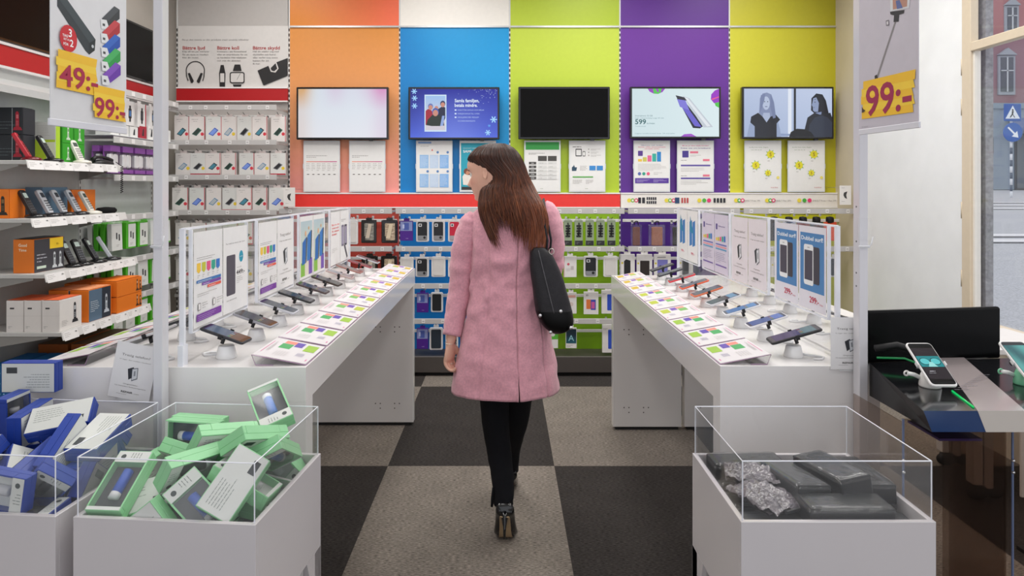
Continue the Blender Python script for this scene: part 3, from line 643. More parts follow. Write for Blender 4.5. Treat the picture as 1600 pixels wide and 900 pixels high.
# ================================================================ DISPLAY TABLES
WHITE = '#ece9e8'
def table(name, label, x0, x1, y0, y1, yf, t, d, side, group, front=None):
    o = thing('display_table', ((x0+x1)/2, (y0+y1)/2, 0), label, 'table', group); ox, oy = (x0+x1)/2, (y0+y1)/2
    m = MB(); m.box(x0-ox, x1-ox, y0-oy, y1-oy, t-d, t, WHITE, 'lacquer', .0005); part(m, 'tabletop', o)
    fx0, fx1 = front or (x0, x1)
    m = MB(); m.box(fx0-ox, fx1-ox, y0-oy+.0003, y0-oy+.07, 0, t-d, WHITE, 'lacquer'); part(m, 'end_panel', o)
    m = MB(); m.box(x0-ox+.002, x1-ox-.002, yf-oy, yf-oy+.06, .02, t-d, '#dddad8', 'lacquer', .002); m.box(x0-ox+.02, x1-ox-.02, yf-oy+.01, yf-oy+.05, 0, .02, '#1a1a1a')
    m.T = FRONT(0, yf-oy-.0005, 0); sx = x1-ox-.18 if side < 0 else x0-ox+.13
    for zz in (.54, .06+.0):
        zz = .62 if zz > .5 else .14
        for dx in (-.06, -.03, .06, .09): m.disc(sx+dx, zz, .004, '#55524f')
        for dx in (-.03, .06): m.disc(sx+dx, zz-.03, .004, '#55524f')
    part(m, 'end_panel', o)
    return o
TL = .981; TR = .947
table('l', 'long white gloss phone table on the left of the woman', -1.37, -.573, 1.964, 4.35, 4.29, TL, .1, -1, 'phone tables')
table('r', 'long white gloss phone table on the right of the woman', .664, 1.09, 2.107, 4.27, 4.21, TR, .115, 1, 'phone tables')
table('r2', 'second white table unit standing right behind the right phone table', 1.105, 1.53, 2.13, 4.27, 4.21, TR, .115, 1, 'phone tables', front=(1.11, 1.17))
# acrylic dividers
def divider(x, y0, y1, z0, z1, label, side):
    o = thing('acrylic_divider', (x, (y0+y1)/2, z0), label, 'divider', 'clear dividers standing on the phone tables'); L = (y1-y0)/2; h = z1-z0
    m = MB(); m.box(-.006, .006, -L, L, .004, h, '#ffffff', 'clear'); part(m, 'clear_sheet', o)
    m = MB(); m.box(-.007, .007, -L-.012, -L, 0, h+.004, '#e9ecff', 'acrylic_edge'); m.box(-.007, .007, -L, L, h, h+.006, '#e4e2fb', 'acrylic_edge'); m.box(-.007, .007, L, L+.008, 0, h+.004, '#e9ecff', 'acrylic_edge'); part(m, 'bright_edge', o)
    m = MB(); m.box(-.0075, .0075, -L-.02, -L+.012, 0, .06, '#eceef8', 'acrylic_edge'); part(m, 'foot_block', o)
divider(-.937, 1.99, 4.10, TL, 1.374, 'clear acrylic divider with bright edges on the left phone table', -1)
divider(1.063, 2.19, 4.185, TR, 1.371, 'clear acrylic divider with bright edges on the right phone table', 1)
# A4 sign pairs fixed on the dividers. sheet coordinates: w .2, h .28, origin bottom left
A4W, A4H = .205, .285
def sh_plan(m, x):
    w, h = A4W, A4H
    m.lines(x+.1*w, h*.72, w*.8, 2, h*.022, h*.006, '#9a9694', seed=3)
    for i, c in enumerate(BB):
        a = x+w*(.1+.165*i); m.poly([(a, h*.67), (a+w*.13, h*.67), (a+w*.13, h*.585), (a+w*.065, h*.56), (a, h*.585)], c); m.lines(a+w*.02, h*.535, w*.09, 2, h*.02, h*.006, seed=i)
    for i, (c, a, y) in enumerate((('#3c78b8', .08, .46), ('#7a48a8', .26, .425), ('#e8604c', .45, .385))): m.rect(x+w*a, h*y, w*(.93-a), h*.03, c); m.lines(x+w*(a+.04), h*(y+.01), w*(.8-a), 1, 1, h*.005, '#f4f0f4', seed=i)
    m.lines(x+w*.1, h*.34, w*.8, 2, h*.022, h*.005, seed=9)
    for a in (.12, .62): m.rrect(x+w*a, h*.17, w*.09, h*.08, w*.02, '#9a9694'); m.rect(x+w*(a+.015), h*.18, w*.06, h*.06, '#f0eeee'); m.lines(x+w*(a+.14), h*.235, w*.22, 3, h*.025, h*.006, seed=int(a*10))
    m.rect(x+w*.07, h*.06, w*.86, h*.075, '#7c3ea0'); m.lines(x+w*.12, h*.11, w*.72, 3, h*.019, h*.004, '#cdb6e0', seed=11)
def sh_449(m, x):
    w, h = A4W, A4H; m.text('Ta med en smart vän hem', x+w*.1, h*.8, h*.018, '#6a6462', w=w*.8)
    m.rrect(x+w*.13, h*.2, w*.36, h*.47, w*.03, '#55505c'); m.disc(x+w*.74, h*.63, w*.09, '#2a9cba', ry=h*.07); m.text('nyhet', x+w*.74, h*.623, h*.014, '#ffffff', align='c', w=w*.13)
    m.text('449:-', x+w*.53, h*.42, h*.055, '#5a5458', bold=True, w=w*.36); m.text('Ord pris 649:-', x+w*.55, h*.5, h*.012, '#8a8682', w=w*.2); m.lines(x+w*.54, h*.385, w*.28, 4, h*.022, h*.005); m.text('Utan abonnemang', x+w*.13, h*.14, h*.014, '#7a7672', w=w*.4)
def phones_pair(m, cx, cy, s, a='#2e3036', b='#d8dade'):
    m.poly([(cx-s*.42, cy+s*.3), (cx-s*.02, cy+s*.5), (cx+s*.1, cy-s*.2), (cx-s*.25, cy-s*.45)], a); m.poly([(cx-s*.12, cy+s*.38), (cx+s*.3, cy+s*.5), (cx+s*.38, cy-s*.3), (cx-s*.02, cy-s*.52)], '#5c6068')
    m.poly([(cx-s*.08, cy+s*.33), (cx+s*.26, cy+s*.44), (cx+s*.33, cy-s*.26), (cx+.0, cy-s*.44)], b); m.poly([(cx+.04*s, cy+s*.2), (cx+s*.16, cy+s*.25), (cx+s*.2, cy-s*.1), (cx+s*.08, cy-s*.14)], '#8f9298')
def sh_trasig(m, x, logo=True, w=A4W, h=A4H):
    m.text('Trasig telefon?', x+w*.5, h*.76, h*.042, '#5a5452', w=w*.68, align='c'); m.text('Vi lagar den snabbt i butiken!', x+w*.5, h*.685, h*.018, '#7a7472', w=w*.76, align='c')
    phones_pair(m, x+w*.5, h*.46, h*.25); m.text('Originaldelar.', x+w*.5, h*.26, h*.017, '#6a6462', align='c', w=w*.36); m.text('12 månaders funktionsgaranti', x+w*.5, h*.215, h*.017, '#6a6462', align='c', w=w*.74)
    m.text('REPAIR', x+w*.3, h*.11, h*.034, '#4c4848', bold=True, w=w*.28); m.text('.com', x+w*.6, h*.11, h*.02, '#8a8684', w=w*.13); m.lines(x+w*.2, h*.08, w*.6, 1, 1, h*.006)
def sh_blue(m, x):
    w, h = A4W, A4H; m.rect(x+w*.06, h*.04, w*.88, h*.88, '#dfe0cc'); m.grid(x+w*.06, h*.25, w*.88, h*.67, 3, 6, lambda u, v: mixc('#d8dfc8', '#b8ccd4', v)); m.rect(x+w*.06, h*.04, w*.88, h*.22, '#8cc24c'); m.rect(x+w*.66, h*.04, w*.28, h*.26, '#7a58b4'); m.rect(x+w*.36, h*.04, w*.3, h*.26, '#e4dccc')
    for a, y, b, c in ((.14, .22, .38, '#2c6cb8'), (.52, .26, .44, '#3c7cc4')): m.poly([(x+w*a, h*y), (x+w*(a+.26), h*(y+.02)), (x+w*(a+.32), h*(y+b+.06)), (x+w*(a+.04), h*(y+b-.02))], c); m.poly([(x+w*(a+.27), h*(y+.02)), (x+w*(a+.33), h*(y+.03)), (x+w*(a+.4), h*(y+b+.05)), (x+w*(a+.34), h*(y+b+.06))], '#1c2c44')
    m.disc(x+w*.42, h*.72, w*.06, '#e8b890'); m.disc(x+w*.66, h*.8, w*.04, '#e0a868')
def sh_red(m, x):
    w, h = A4W, A4H
    for i, s in enumerate(('Byt in din', 'gamla mobil', 'få rabatt', 'direkt!')): m.text(s, x+w*.12, h*(.74-.06*i), h*.035, '#e0443c', bold=True, w=w*(.8, .72, .76, .5)[i])
    m.lines(x+w*.12, h*.3, w*.7, 3, h*.03, h*.006)
def sh_grey(m, x):
    w, h = A4W, A4H
    for a, c in ((.12, '#7a7488'), (.46, '#4c4a56')): m.rrect(x+w*a, h*.3, w*.3, h*.42, w*.04, c); m.rrect(x+w*(a+.04), h*.34, w*.22, h*.34, w*.02, '#a49cb4')
    m.poly([(x+w*.4, h*.3), (x+w*.55, h*.32), (x+w*.85, h*.06), (x+w*.75, h*.03)], '#58545c'); m.lines(x+w*.1, h*.82, w*.7, 2, h*.03, h*.01)
def sh_tri(m, x):
    w, h = A4W, A4H
    for a in (.2, .5): m.poly([(x+w*a, h*.3), (x+w*(a+.26), h*.34), (x+w*(a+.26), h*.82), (x+w*a, h*.78)], '#3c7cc0')
    m.poly([(x+w*.28, h*.9), (x+w*.2, h*.6), (x+w*.62, h*.55)], '#2a88b0'); m.text('99:-', x+w*.35, h*.14, h*.05, '#d84a68', bold=True, w=w*.35)
def sh_lilac(m, x):
    w, h = A4W, A4H; m.rect(x, 0, w, h, '#d6cfe0'); m.rrect(x+w*.1, h*.74, w*.12, h*.1, w*.01, '#5a4a90'); m.text('Välkommen', x+w*.28, h*.79, h*.025, '#6a5a98', bold=True, w=w*.5)
    for i, c in enumerate(BB): m.rect(x+w*(.1+.15*i), h*.55, w*.12, h*(.05+.012*i), c)
    for y, c in ((.48, '#6a70b8'), (.44, '#e89aa0'), (.4, '#5aa0c8'), (.12, '#7a60a8')): m.rect(x+w*.1, h*y, w*.8, h*.022, c)
    m.lines(x+w*.1, h*.34, w*.78, 6, h*.03, h*.006, '#8a84a0', seed=5)
def sh_dubbel(m, x):
    w, h = A4W, A4H; m.rect(x+w*.06, h*.22, w*.88, h*.7, '#4f86bd'); m.text('Dubbel surf!', x+w*.5, h*.83, h*.05, '#f0f4f8', bold=True, w=w*.8, align='c')
    m.rrect(x+w*.52, h*.32, w*.26, h*.44, w*.04, '#42404a'); m.rrect(x+w*.2, h*.29, w*.36, h*.49, w*.05, '#eceef0'); m.rect(x+w*.23, h*.35, w*.3, h*.36, '#4a4654'); m.rect(x+w*.34, h*.74, w*.08, h*.008, '#8a8a8a')
    m.text('299:-', x+w*.42, h*.09, h*.075, '#c22c4c', bold=True, w=w*.34); m.text('/mån', x+w*.78, h*.09, h*.02, '#c22c4c', w=w*.12)
def signpair(side, xw, yc, zt, label, s1, s2, tint='#edecec'):
    # side -1: faces +X (left table), side +1: faces -X
    o = thing('sign_holder', (xw, yc, zt-.3), label, 'sign', 'sign pairs on the clear dividers'); e = 1 if side < 0 else -1
    W2 = A4W+.004
    m = MB(); m.box(-.012*0, e*.010, -W2-.006, W2+.006, 0, .302, '#ffffff', 'clear'); part(m, 'clear_pocket', o)
    m = MB(); yn = W2+.006
    for yy in (-yn, yn): m.box(0, e*.0105, yy-.003, yy+.003, 0, .302, '#e6e4ff', 'acrylic_edge')
    m.box(0, e*.0105, -yn, yn, -.004, 0, '#e6e4ff', 'acrylic_edge'); part(m, 'pocket_edge', o)
    for k, s in enumerate((s1, s2)):
        m = MB(); m.T = fr((e*.0106, 0, .008), (0, e, 0), Z_); x = -W2 if k == 0 else .002
        m.rect(x, 0, A4W+.001, A4H, tint); s(m, x); part(m, 'printed_sheet', o)
zt = 1.372
signpair(-1, -.930, 2.225, zt, 'sign pair with a grey phone priced 449 nearest the left pole', sh_plan, sh_449)
signpair(-1, -.930, 2.755, zt, 'sign pair with colour badges and a broken phone notice, second on the left divider', sh_plan, sh_trasig)
signpair(-1, -.930, 3.27, zt, 'sign pair with two blue phone pictures on green on the left divider', sh_blue, sh_blue)
signpair(-1, -.930, 3.81, zt, 'sign pair with red headline and grey phones, far end of the left divider', sh_red, sh_grey)
signpair(1, 1.056, 3.91, zt, 'sign pair with blue triangle phones at the far end of the right divider', sh_tri, sh_tri)
signpair(1, 1.056, 3.405, zt, 'pale lilac sign pair with coloured bars on the right divider', sh_lilac, sh_lilac, '#d6cfe0')
signpair(1, 1.056, 2.935, zt, 'sign pair with two identical broken phone notices on the right divider', sh_trasig, sh_trasig, '#e6dfe4')
signpair(1, 1.056, 2.43, zt, 'blue sign pair reading Dubbel surf priced 299 nearest the right pole', sh_dubbel, sh_dubbel, '#e4e1ea')
# small broken phone cards by the poles
def card_sign(loc, rz, tilt, label):
    o = thing('notice_card', loc, label, 'sign', 'small broken phone notices by the poles', 0); o.rotation_euler = (0, math.radians(tilt), math.radians(rz))
    m = MB(); m.box(-.062, .062, 0, .003, 0, .165, '#f0eeee', 'clear'); m.box(-.03, .03, .001, .006, -.004, .02, '#dddddd', 'satin'); part(m, 'clear_sleeve', o)
    m = MB(); m.T = FRONT(-.06, -.0005, .002); m.rect(0, 0, .12, .16, '#eeecec'); sh_trasig(m, 0, w=.12, h=.16); part(m, 'printed_sheet', o)
card_sign((PX(200, 1.95), 1.95, PZ(625, 1.95)), 0, 11, 'white broken phone notice card leaning on the front of the left table')
card_sign((PX(1321, 2.098)+.014, 2.098, PZ(578, 2.098)), 0, 0, 'white broken phone notice card half hidden behind the right pole')

# info cards
def make_card(side, kind=0):
    # local: origin at aisle edge on the table, a runs from the divider side (0) to the aisle (1); s=+1 aisle towards +X
    o = bpy.data.objects.new('info_card', None); COL.objects.link(o); o['category'] = 'card'
    D, Wd, Hh = .158, .222, .031; s = side
    def X(a): return -s*D*(1-a)
    m = MB(); e = '#b48fb0'
    # bent clear plate: sloped top, upright back, short foot
    def slab(x0, z0, x1, z1, th=.002):
        dx, dz = x1-x0, z1-z0; L = math.hypot(dx, dz); nx, nz = -dz/L*th, dx/L*th
        v = [(x0, y, z0) for y in (-Wd/2, Wd/2)]+[(x1, y, z1) for y in (-Wd/2, Wd/2)]+[(x0+nx, y, z0+nz) for y in (-Wd/2, Wd/2)]+[(x1+nx, y, z1+nz) for y in (-Wd/2, Wd/2)]
        m.add(v, [(0, 1, 3, 2), (4, 6, 7, 5), (0, 4, 5, 1), (2, 3, 7, 6), (0, 2, 6, 4), (1, 5, 7, 3)], '#ffffff', 'clear')
    slab(X(1), .001, X(0), Hh); slab(X(0), Hh, X(0)+s*.012, .001); slab(X(0)+s*.012, .002, X(.4), .002)
    part(m, 'clear_stand', o)
    m = MB(); r = .0013
    m.tube([(X(.4), -Wd/2, .002), (X(0)+s*.012, -Wd/2, .002), (X(0), -Wd/2, Hh+.001), (X(1), -Wd/2, .002), (X(1), Wd/2, .002), (X(0), Wd/2, Hh+.001), (X(0)+s*.012, Wd/2, .002), (X(.4), Wd/2, .002)], r, e, 'gloss', 5)
    part(m, 'pink_edge', o)
    m = MB(); u = Vector((X(1)-X(0), 0, -(Hh-.001))); v = Vector((0, s, 0))
    # frame with a along slope, b along +Y
    L = u.length; fm = fr((X(0), -Wd/2 if s > 0 else Wd/2, Hh+.0024), u, (0, s, 0))
    m.T = fm
    # in frame: x=a*L, y=b*Wd measured away from the near end for s>0 ; mirrored for s<0
    def B(b, h=0): return b*Wd if s > 0 else (1-b-h)*Wd
    def rc(a, b, w, h, c, **k): m.rect(a*L, B(b, h), w*L, h*Wd, c, **k)
    rc(.01, .01, .98, .98, '#d0ccce')
    G, SA, PU, LI = (('#3f9a56', '#d98474', '#5a44a0', '#8fb438'), ('#74a85c', '#d88c7c', '#6c4ea4', '#aab43c'), ('#a0b058', '#d89c60', '#8862a8', '#c0a43c'))[kind]
    rc(.24, .52, .22, .25, G); rc(.26, .78, .22, .15, SA); rc(.48, .68, .16, .24, PU); rc(.70, .55, .22, .33, LI)
    rc(.06, .2, .012, .6, '#d46a9a'); rc(.92, .12, .02, .08, '#d05a98')
    for i in range(5): rc(.68+.03*i, .26, .008, .16, '#8a84a8'); rc(.3+.05*i, .15, .01, .25, '#c9c4c4')
    rc(.12, .3, .01, .5, '#b4aeae'); rc(.15, .3, .01, .35, '#b4aeae')
    part(m, 'printed_sheet', o)
    return o
PIT = .2375
nth = lambda i: 'nearest' if i == 0 else ('farthest' if i == 9 else ORD[i]+' from the near end')
LC = ['green, salmon and purple squares', 'green, salmon and purple squares', 'green and lime squares', 'green and yellow squares', 'orange and lime squares', 'pale green squares', 'orange and teal squares', 'pale green and yellow squares', 'orange squares', 'lime and purple squares']
for i in range(10):
    y = 1.975+.118+i*PIT if i < 9 else 1.975+.118+9*PIT-.01
    put(('card', 1, min(2, i//3)), lambda: make_card(1, min(2, i//3)), (-.578, y, TL), (0, 0, 0), f'sloped info card on the aisle edge of the left table, {nth(i)}', 'info cards on the left aisle edge')
for i in range(9):
    y = 2.115+.118+i*.232
    put(('card', -1, min(2, i//3)), lambda: make_card(-1, min(2, i//3)), (.669, y, TR), (0, 0, 0), f'sloped info card on the aisle edge of the right table, {"nearest" if i == 0 else "farthest" if i == 8 else ORD[i]+" from the near end"}', 'info cards on the right aisle edge')
for i in range(7):
    y = 1.975+.118+i*PIT
    put(('card', -1, min(2, i//3)), lambda: make_card(-1, 0), (-1.365, y, TL), (0, 0, 0), f'sloped info card on the shelf side of the left table, {nth(i)}', 'info cards on the shelf side of the left table')

# phones on stands
def make_stand():
    o = bpy.data.objects.new('phone_stand', None); COL.objects.link(o); o['category'] = 'phone stand'
    m = MB(); m.lathe([(.0, 0), (.030, 0), (.031, .003), (.026, .024), (.023, .036), (.021, .038), (0, .038)], '#efeeee', 'gloss', 20); part(m, 'cone_base', o)
    m = MB(); m.tube([(-.028, 0, .008), (-.045, .01, .006), (-.07, .012, .004), (-.085, .03, .004), (-.07, .05, .004), (-.045, .045, .004)], .004, '#e8e8ea', 'satin', 6); part(m, 'cable', o)
    return o
def make_arm(c='#1c1c20'):
    return c
def make_phone(bc, scr, wall, L=.142, Wp=.071, clip='#1c1c20', band=None):
    # local: long axis X, screen +Z, centred
    o = bpy.data.objects.new('smartphone', None); COL.objects.link(o); o['category'] = 'phone'
    m = MB(); m.rbox(L, Wp, .008, .010, bc, 'satin', ch=.0018); part(m, 'phone_body', o)
    m = MB(); m.T = T(0, 0, .0041); m.rrect(-L*.47, -Wp*.46, L*.94, Wp*.92, .008, scr, 'gloss'); m.rect(-L*.40, -Wp*.42, L*.80, Wp*.84, wall, 'screen' if wall != '#0a0a0c' else 'gloss')
    if band: m.rect(L*.16, -Wp*.42, L*.24, Wp*.84, band, 'screen')
    if wall != '#0a0a0c':
        for i in range(4): m.rrect(L*.1+i*0, -Wp*.36+i*Wp*.19, L*.07, Wp*.13, .002, ('#4a7a50', '#8a7040', '#7a7c80', '#7a4a4c')[i], 'screen')
    part(m, 'phone_screen', o)
    m = MB(); m.box(-.006, .006, -Wp/2-.004, Wp/2+.004, -.0085, -.004, clip, 'satin'); m.box(-.006, .006, -Wp/2-.004, -Wp/2-.0005, -.0085, .0065, clip, 'satin'); m.box(-.006, .006, Wp/2+.0005, Wp/2+.004, -.0085, .0065, clip, 'satin')
    m.tube([(0, -.005, -.008), (0, -.008, -.02), (0.0, -.008, -.028)], .006, clip, 'satin', 8); part(m, 'security_clip', o)
    return o
LP = [('#2a2a30', '#111114', '#45566e', '#5a3a28', 'dark', 'brown lower edge'), ('#9a9aa2', '#141418', '#1c2430', None, 'grey', 'dark screen'), ('#c8c8d0', '#141418', '#2c3440', None, 'silver edged', 'dark screen'),
      ('#16181e', '#0e1014', '#141a24', None, 'black', 'blue reflection'), ('#4a3a3a', '#0c1024', '#141c38', None, 'navy', 'copper edge'), ('#3a2c26', '#0c0a0a', '#0a0a0c', None, 'bronze black', 'switched off screen'),  # blue reflection is painted as a dark blue screen colour
      ('#c0a8a4', '#6a6468', '#7a7880', None, 'pale pink', 'grey screen'), ('#a07068', '#4a4044', '#6a5a5a', None, 'rose gold', 'dim screen'), ('#a04850', '#3a2428', '#5a3a40', None, 'dark red', 'dim screen'), ('#b8b8be', '#20222a', '#3a3e48', None, 'silver', 'grey screen')]
RP = [('#0e0e14', '#0c0a14', '#2c1650', '#4a6a70', 'large black', 'purple screen'), ('#e6e4e8', '#1a2038', '#31508c', '#4a6ab0', 'white', 'royal blue screen'), ('#e2e2e6', '#1a3048', '#2c6aa0', '#3a7cb4', 'white', 'sky blue screen'),
      ('#d4d4da', '#0c0c10', '#0a0a0c', '#6a94b0', 'silver edged', 'black screen'), ('#d8704a', '#1c1c20', '#4a4e58', None, 'copper', 'grey screen'), ('#e2603c', '#1c1c20', '#343e4c', None, 'orange red', 'dark blue screen'),
      ('#d8303c', '#1c1c20', '#4a4450', None, 'bright red', 'dark screen'), ('#30303a', '#14141a', '#4c5a5c', None, 'grey black', 'pale screen'), ('#1c1c22', '#101014', '#30343c', None, 'plain black', 'dim screen')]
def station(x, y, z, s, spec, label_p, label_s, gp, gs, L=.142, tilt=18, yaw=0):
    mt = Matrix.Translation((x, y, z+.072)) @ Matrix.Rotation(math.radians(yaw), 4, 'Z') @ Matrix.Rotation(math.radians(tilt*s), 4, 'Y')
    p = make_phone(spec[0], spec[1], spec[2], L=L, Wp=L*.5, band=spec[3]); p.matrix_basis = mt; tag(p, label_p, None, gp)
    st = put('stand', make_stand, (x, y+.002, z), (0, 0, 0 if s > 0 else PI), label_s, gs)
    return p
for i, sp in enumerate(LP):
    y = 2.075+i*PIT+(0 if i else -.0); w_ = nth(i)
    station(-.845+.006*rnd.uniform(-1, 1), y, TL, 1, sp, f'{sp[4]} smartphone with {sp[5]} on the left table, {w_}', f'white cone phone stand on the left table beside the aisle, {w_}', 'phones along the left aisle', 'white phone stands', yaw=rnd.uniform(-6, 6))
for i, sp in enumerate(RP):
    y = 2.225+i*.232; w_ = 'nearest' if i == 0 else 'farthest' if i == 8 else ORD[i]+' from the near end'
    station(.935+.006*rnd.uniform(-1, 1), y, TR, -1, sp, f'{sp[4]} smartphone with {sp[5]} on the right table, {w_}', f'white cone phone stand on the right table beside the aisle, {w_}', 'phones along the right aisle', 'white phone stands', L=.165 if i == 0 else .142, yaw=rnd.uniform(-8, 8))
def back_station(x, y, z, s, lab, i):
    mt = Matrix.Translation((x, y, z+.072)) @ Matrix.Rotation(math.radians(18*s), 4, 'Y')
    if ('bp', i % 2) not in FIRST:
        FIRST['bp', i % 2] = make_phone(*(('#d8d8dc', '#16181c', '#3a4656'), ('#2a2a30', '#101014', '#0a0a0c'))[i % 2]); p = FIRST['bp', i % 2]
    else: p = dup(FIRST['bp', i % 2])
    p.matrix_basis = mt; tag(p, ('silver' if i % 2 == 0 else 'black')+' smartphone '+lab, None, 'phones behind the clear dividers')
    put('stand', make_stand, (x, y, z), (0, 0, 0 if s > 0 else PI), 'white cone phone stand '+lab, 'white phone stands behind the dividers')
for i in range(8):
    back_station(-1.08, 2.08+i*PIT, TL, -1, f'behind the left clear divider, {nth(i)}', i)
for i in range(6):
    back_station(1.25, 2.30+i*.232, TR, 1, f'behind the right clear divider, {nth(i)}', i)

# ================================================================ POLES AND HANGING PRICE SIGNS
def pole(px, Y, label):
    o = thing('display_pole', (px, Y, 0), label, 'pole', 'white poles in front of the tables')
    m = MB(); m.box(0, .026, 0, .037, 0, 3.55, '#d9d7dc', 'lacquer', .0015); part(m, 'square_tube', o)
    m = MB()
    for zz in (1.24, 1.335, 1.44, 1.2): m.tube([(-.0005, .018, zz), (.002, .018, zz)], .003, '#3a3a3c', 'satin', 8)
    part(m, 'screw_hole', o)
    return o
pole(-.982, 1.905, 'white square pole with a clear label holder on the left')
pole(1.064, 2.05, 'white square pole in front of the right table')
for x, y, lb, s in ((-.982, 1.905, 'left', 1), (1.064, 2.05, 'right', -1)):
    o = thing('label_clip', (x+.013, y-.002, PZ(385, y)), f'white wire hook and clear label clip around the {lb} pole', 'clip')
    m = MB(); m.tube([(-.018, -.004, .0), (.012, -.004, 0), (.018, -.006, .006), (.022, -.008, .03)], .0022, '#e6e6ea', 'satin', 6); m.box(-.016, .016, -.004, -.001, -.004, .004, '#e6e6ea', 'satin'); part(m, 'wire_hook', o)
    m = MB(); m.box(-.02, .02, -.004, -.0015, .02, .085, '#ffffff', 'clear'); part(m, 'clear_pocket', o)
def flag(name, x0, y0, x1, y1, zb, label, draw, poleX, poleY, sheet='#dfdfe2'):
    # hangs edge to the pole; left edge (as read) at x0,y0, right edge at x1,y1
    L = math.hypot(x1-x0, y1-y0); Ht = .62
    o = thing('price_banner', (0, 0, 0), label, 'banner')
    m = MB(); u = Vector((x1-x0, y1-y0, 0)); m.T = fr((x0, y0, zb), u, Z_); m.box(0, L, 0, Ht, -.002, 0, sheet, 'satin'); draw(m, L, Ht); part(m, 'banner_sheet', o)
    m = MB(); m.T = fr((x0, y0, zb), u, Z_); m.box(-.003, L+.003, -.004, .012, -.005, .001, '#dcdce4', 'satin', .001); part(m, 'bottom_rail', o)
    m = MB(); m.tube([(x0, y0, zb+Ht+.006), (x1, y1, zb+Ht+.006)], .006, '#d0d0d4', 'metal', 8); far = (x1, y1) if y1 > y0 else (x0, y0); m.tube([(*far, zb+Ht+.006), (poleX, poleY, zb+Ht+.006)], .006, '#d0d0d4', 'metal', 8); part(m, 'top_rod', o)
def splash(m, x, y, w, h, seed=1):
    r = random.Random(seed); n = 5
    for i in range(n):
        a = x+w*r.uniform(-.03, .03); m.poly([(a, y+h*i/n), (a+w*r.uniform(.96, 1.03), y+h*(i-.15)/n), (a+w*r.uniform(.96, 1.03), y+h*(i+1.05)/n), (a, y+h*(i+1.15)/n)], '#f6cf3e' if i % 2 else '#f2c02e')
def fl_left(m, W_, Hh):
    # crop 1 coordinates: x 235..590 of 3x zoom, bottom edge y=585..615; homography ignored, plain ratios
    def q(cx, cy):   # undo the banner's perspective
        t = (cx-235)/355; yb = 582+35*t; sc = .9996/(.86+0*t) ; s = 1.165-.165*t
        d = (yb-cy)/3/s; Y1 = 1.55
        return (t*s**0*W_, d*1.0*(1.165*1.51/1067))
    def Q(l): return [q(a, b) for a, b in l]
    m.poly(Q([(262, -10), (300, -10), (432, 180), (428, 232), (402, 252), (385, 235), (262, 30)]), '#30383e'); m.poly(Q([(262, -10), (300, -10), (432, 180), (404, 196), (272, 0)]), '#3e484e'); m.poly(Q([(404, 196), (432, 180), (428, 232), (402, 252)]), '#252b30')
    x, y = q(418, 213); m.disc(x, y, .004, '#c8ccd0')
    for i, (c, d) in enumerate((('#34373c', '#4a4e54'), ('#b02a34', '#c8444c'), ('#1e50b0', '#3468c4'), ('#2a9c4a', '#48b464'), ('#6a34a8', '#8450be'))):
        a, b = 455+i*0.5, 128+i*66; dx = 0
        m.poly(Q([(a+8, b-48), (a+70, b-105), (a+98, b-88), (a+98, b-45), (a+40, b-5), (a+8, b-20)]), c); m.poly(Q([(a+8, b-48), (a+70, b-105), (a+98, b-88), (a+38, b-35)]), d)
        m.poly(Q([(a, b-45), (a+30, b-40), (a+42, b-5), (a+30, b+5), (a+4, b)]), '#e6e8ea'); m.poly(Q([(a+10, b-25), (a+22, b-22), (a+22, b-10), (a+10, b-14)]), '#4a4c50')
    x, y = q(305, 180); m.disc(x, y, .0265, '#cc2430', ry=.031); x, y = q(312, 172); m.text('3', x, y, .0185, '#ffffff', bold=True, align='c'); x, y = q(318, 218); m.text('2', x, y, .0165, '#ffffff', bold=True, align='c')
    x, y = q(290, 172); m.text('TAG', x, y, .006, '#ffffff', bold=True, align='c'); x, y = q(300, 190); m.text('BETALA', x, y, .005, '#ffffff', align='c'); x, y = q(293, 212); m.text('FÖR', x, y, .006, '#ffffff', bold=True, align='c')
    x, y = q(256, 412); x1, y1 = q(432, 300); splash(m, x, y, x1-x, y1-y+.012, 1); x, y = q(416, 545); x1, y1 = q(572, 440); splash(m, x, y, x1-x, y1-y+.008, 2)
    x, y = q(264, 398); x1, _ = q(436, 380); m.text('49:-', x, y, .050, '#aa2048', bold=True, w=x1-x); x, y = q(420, 538); x1, _ = q(580, 520); m.text('99:-', x, y, .047, '#aa2048', bold=True, w=x1-x-.004); x, y = q(556, 548); m.text('/st', x, y, .008, '#aa2048', bold=True)
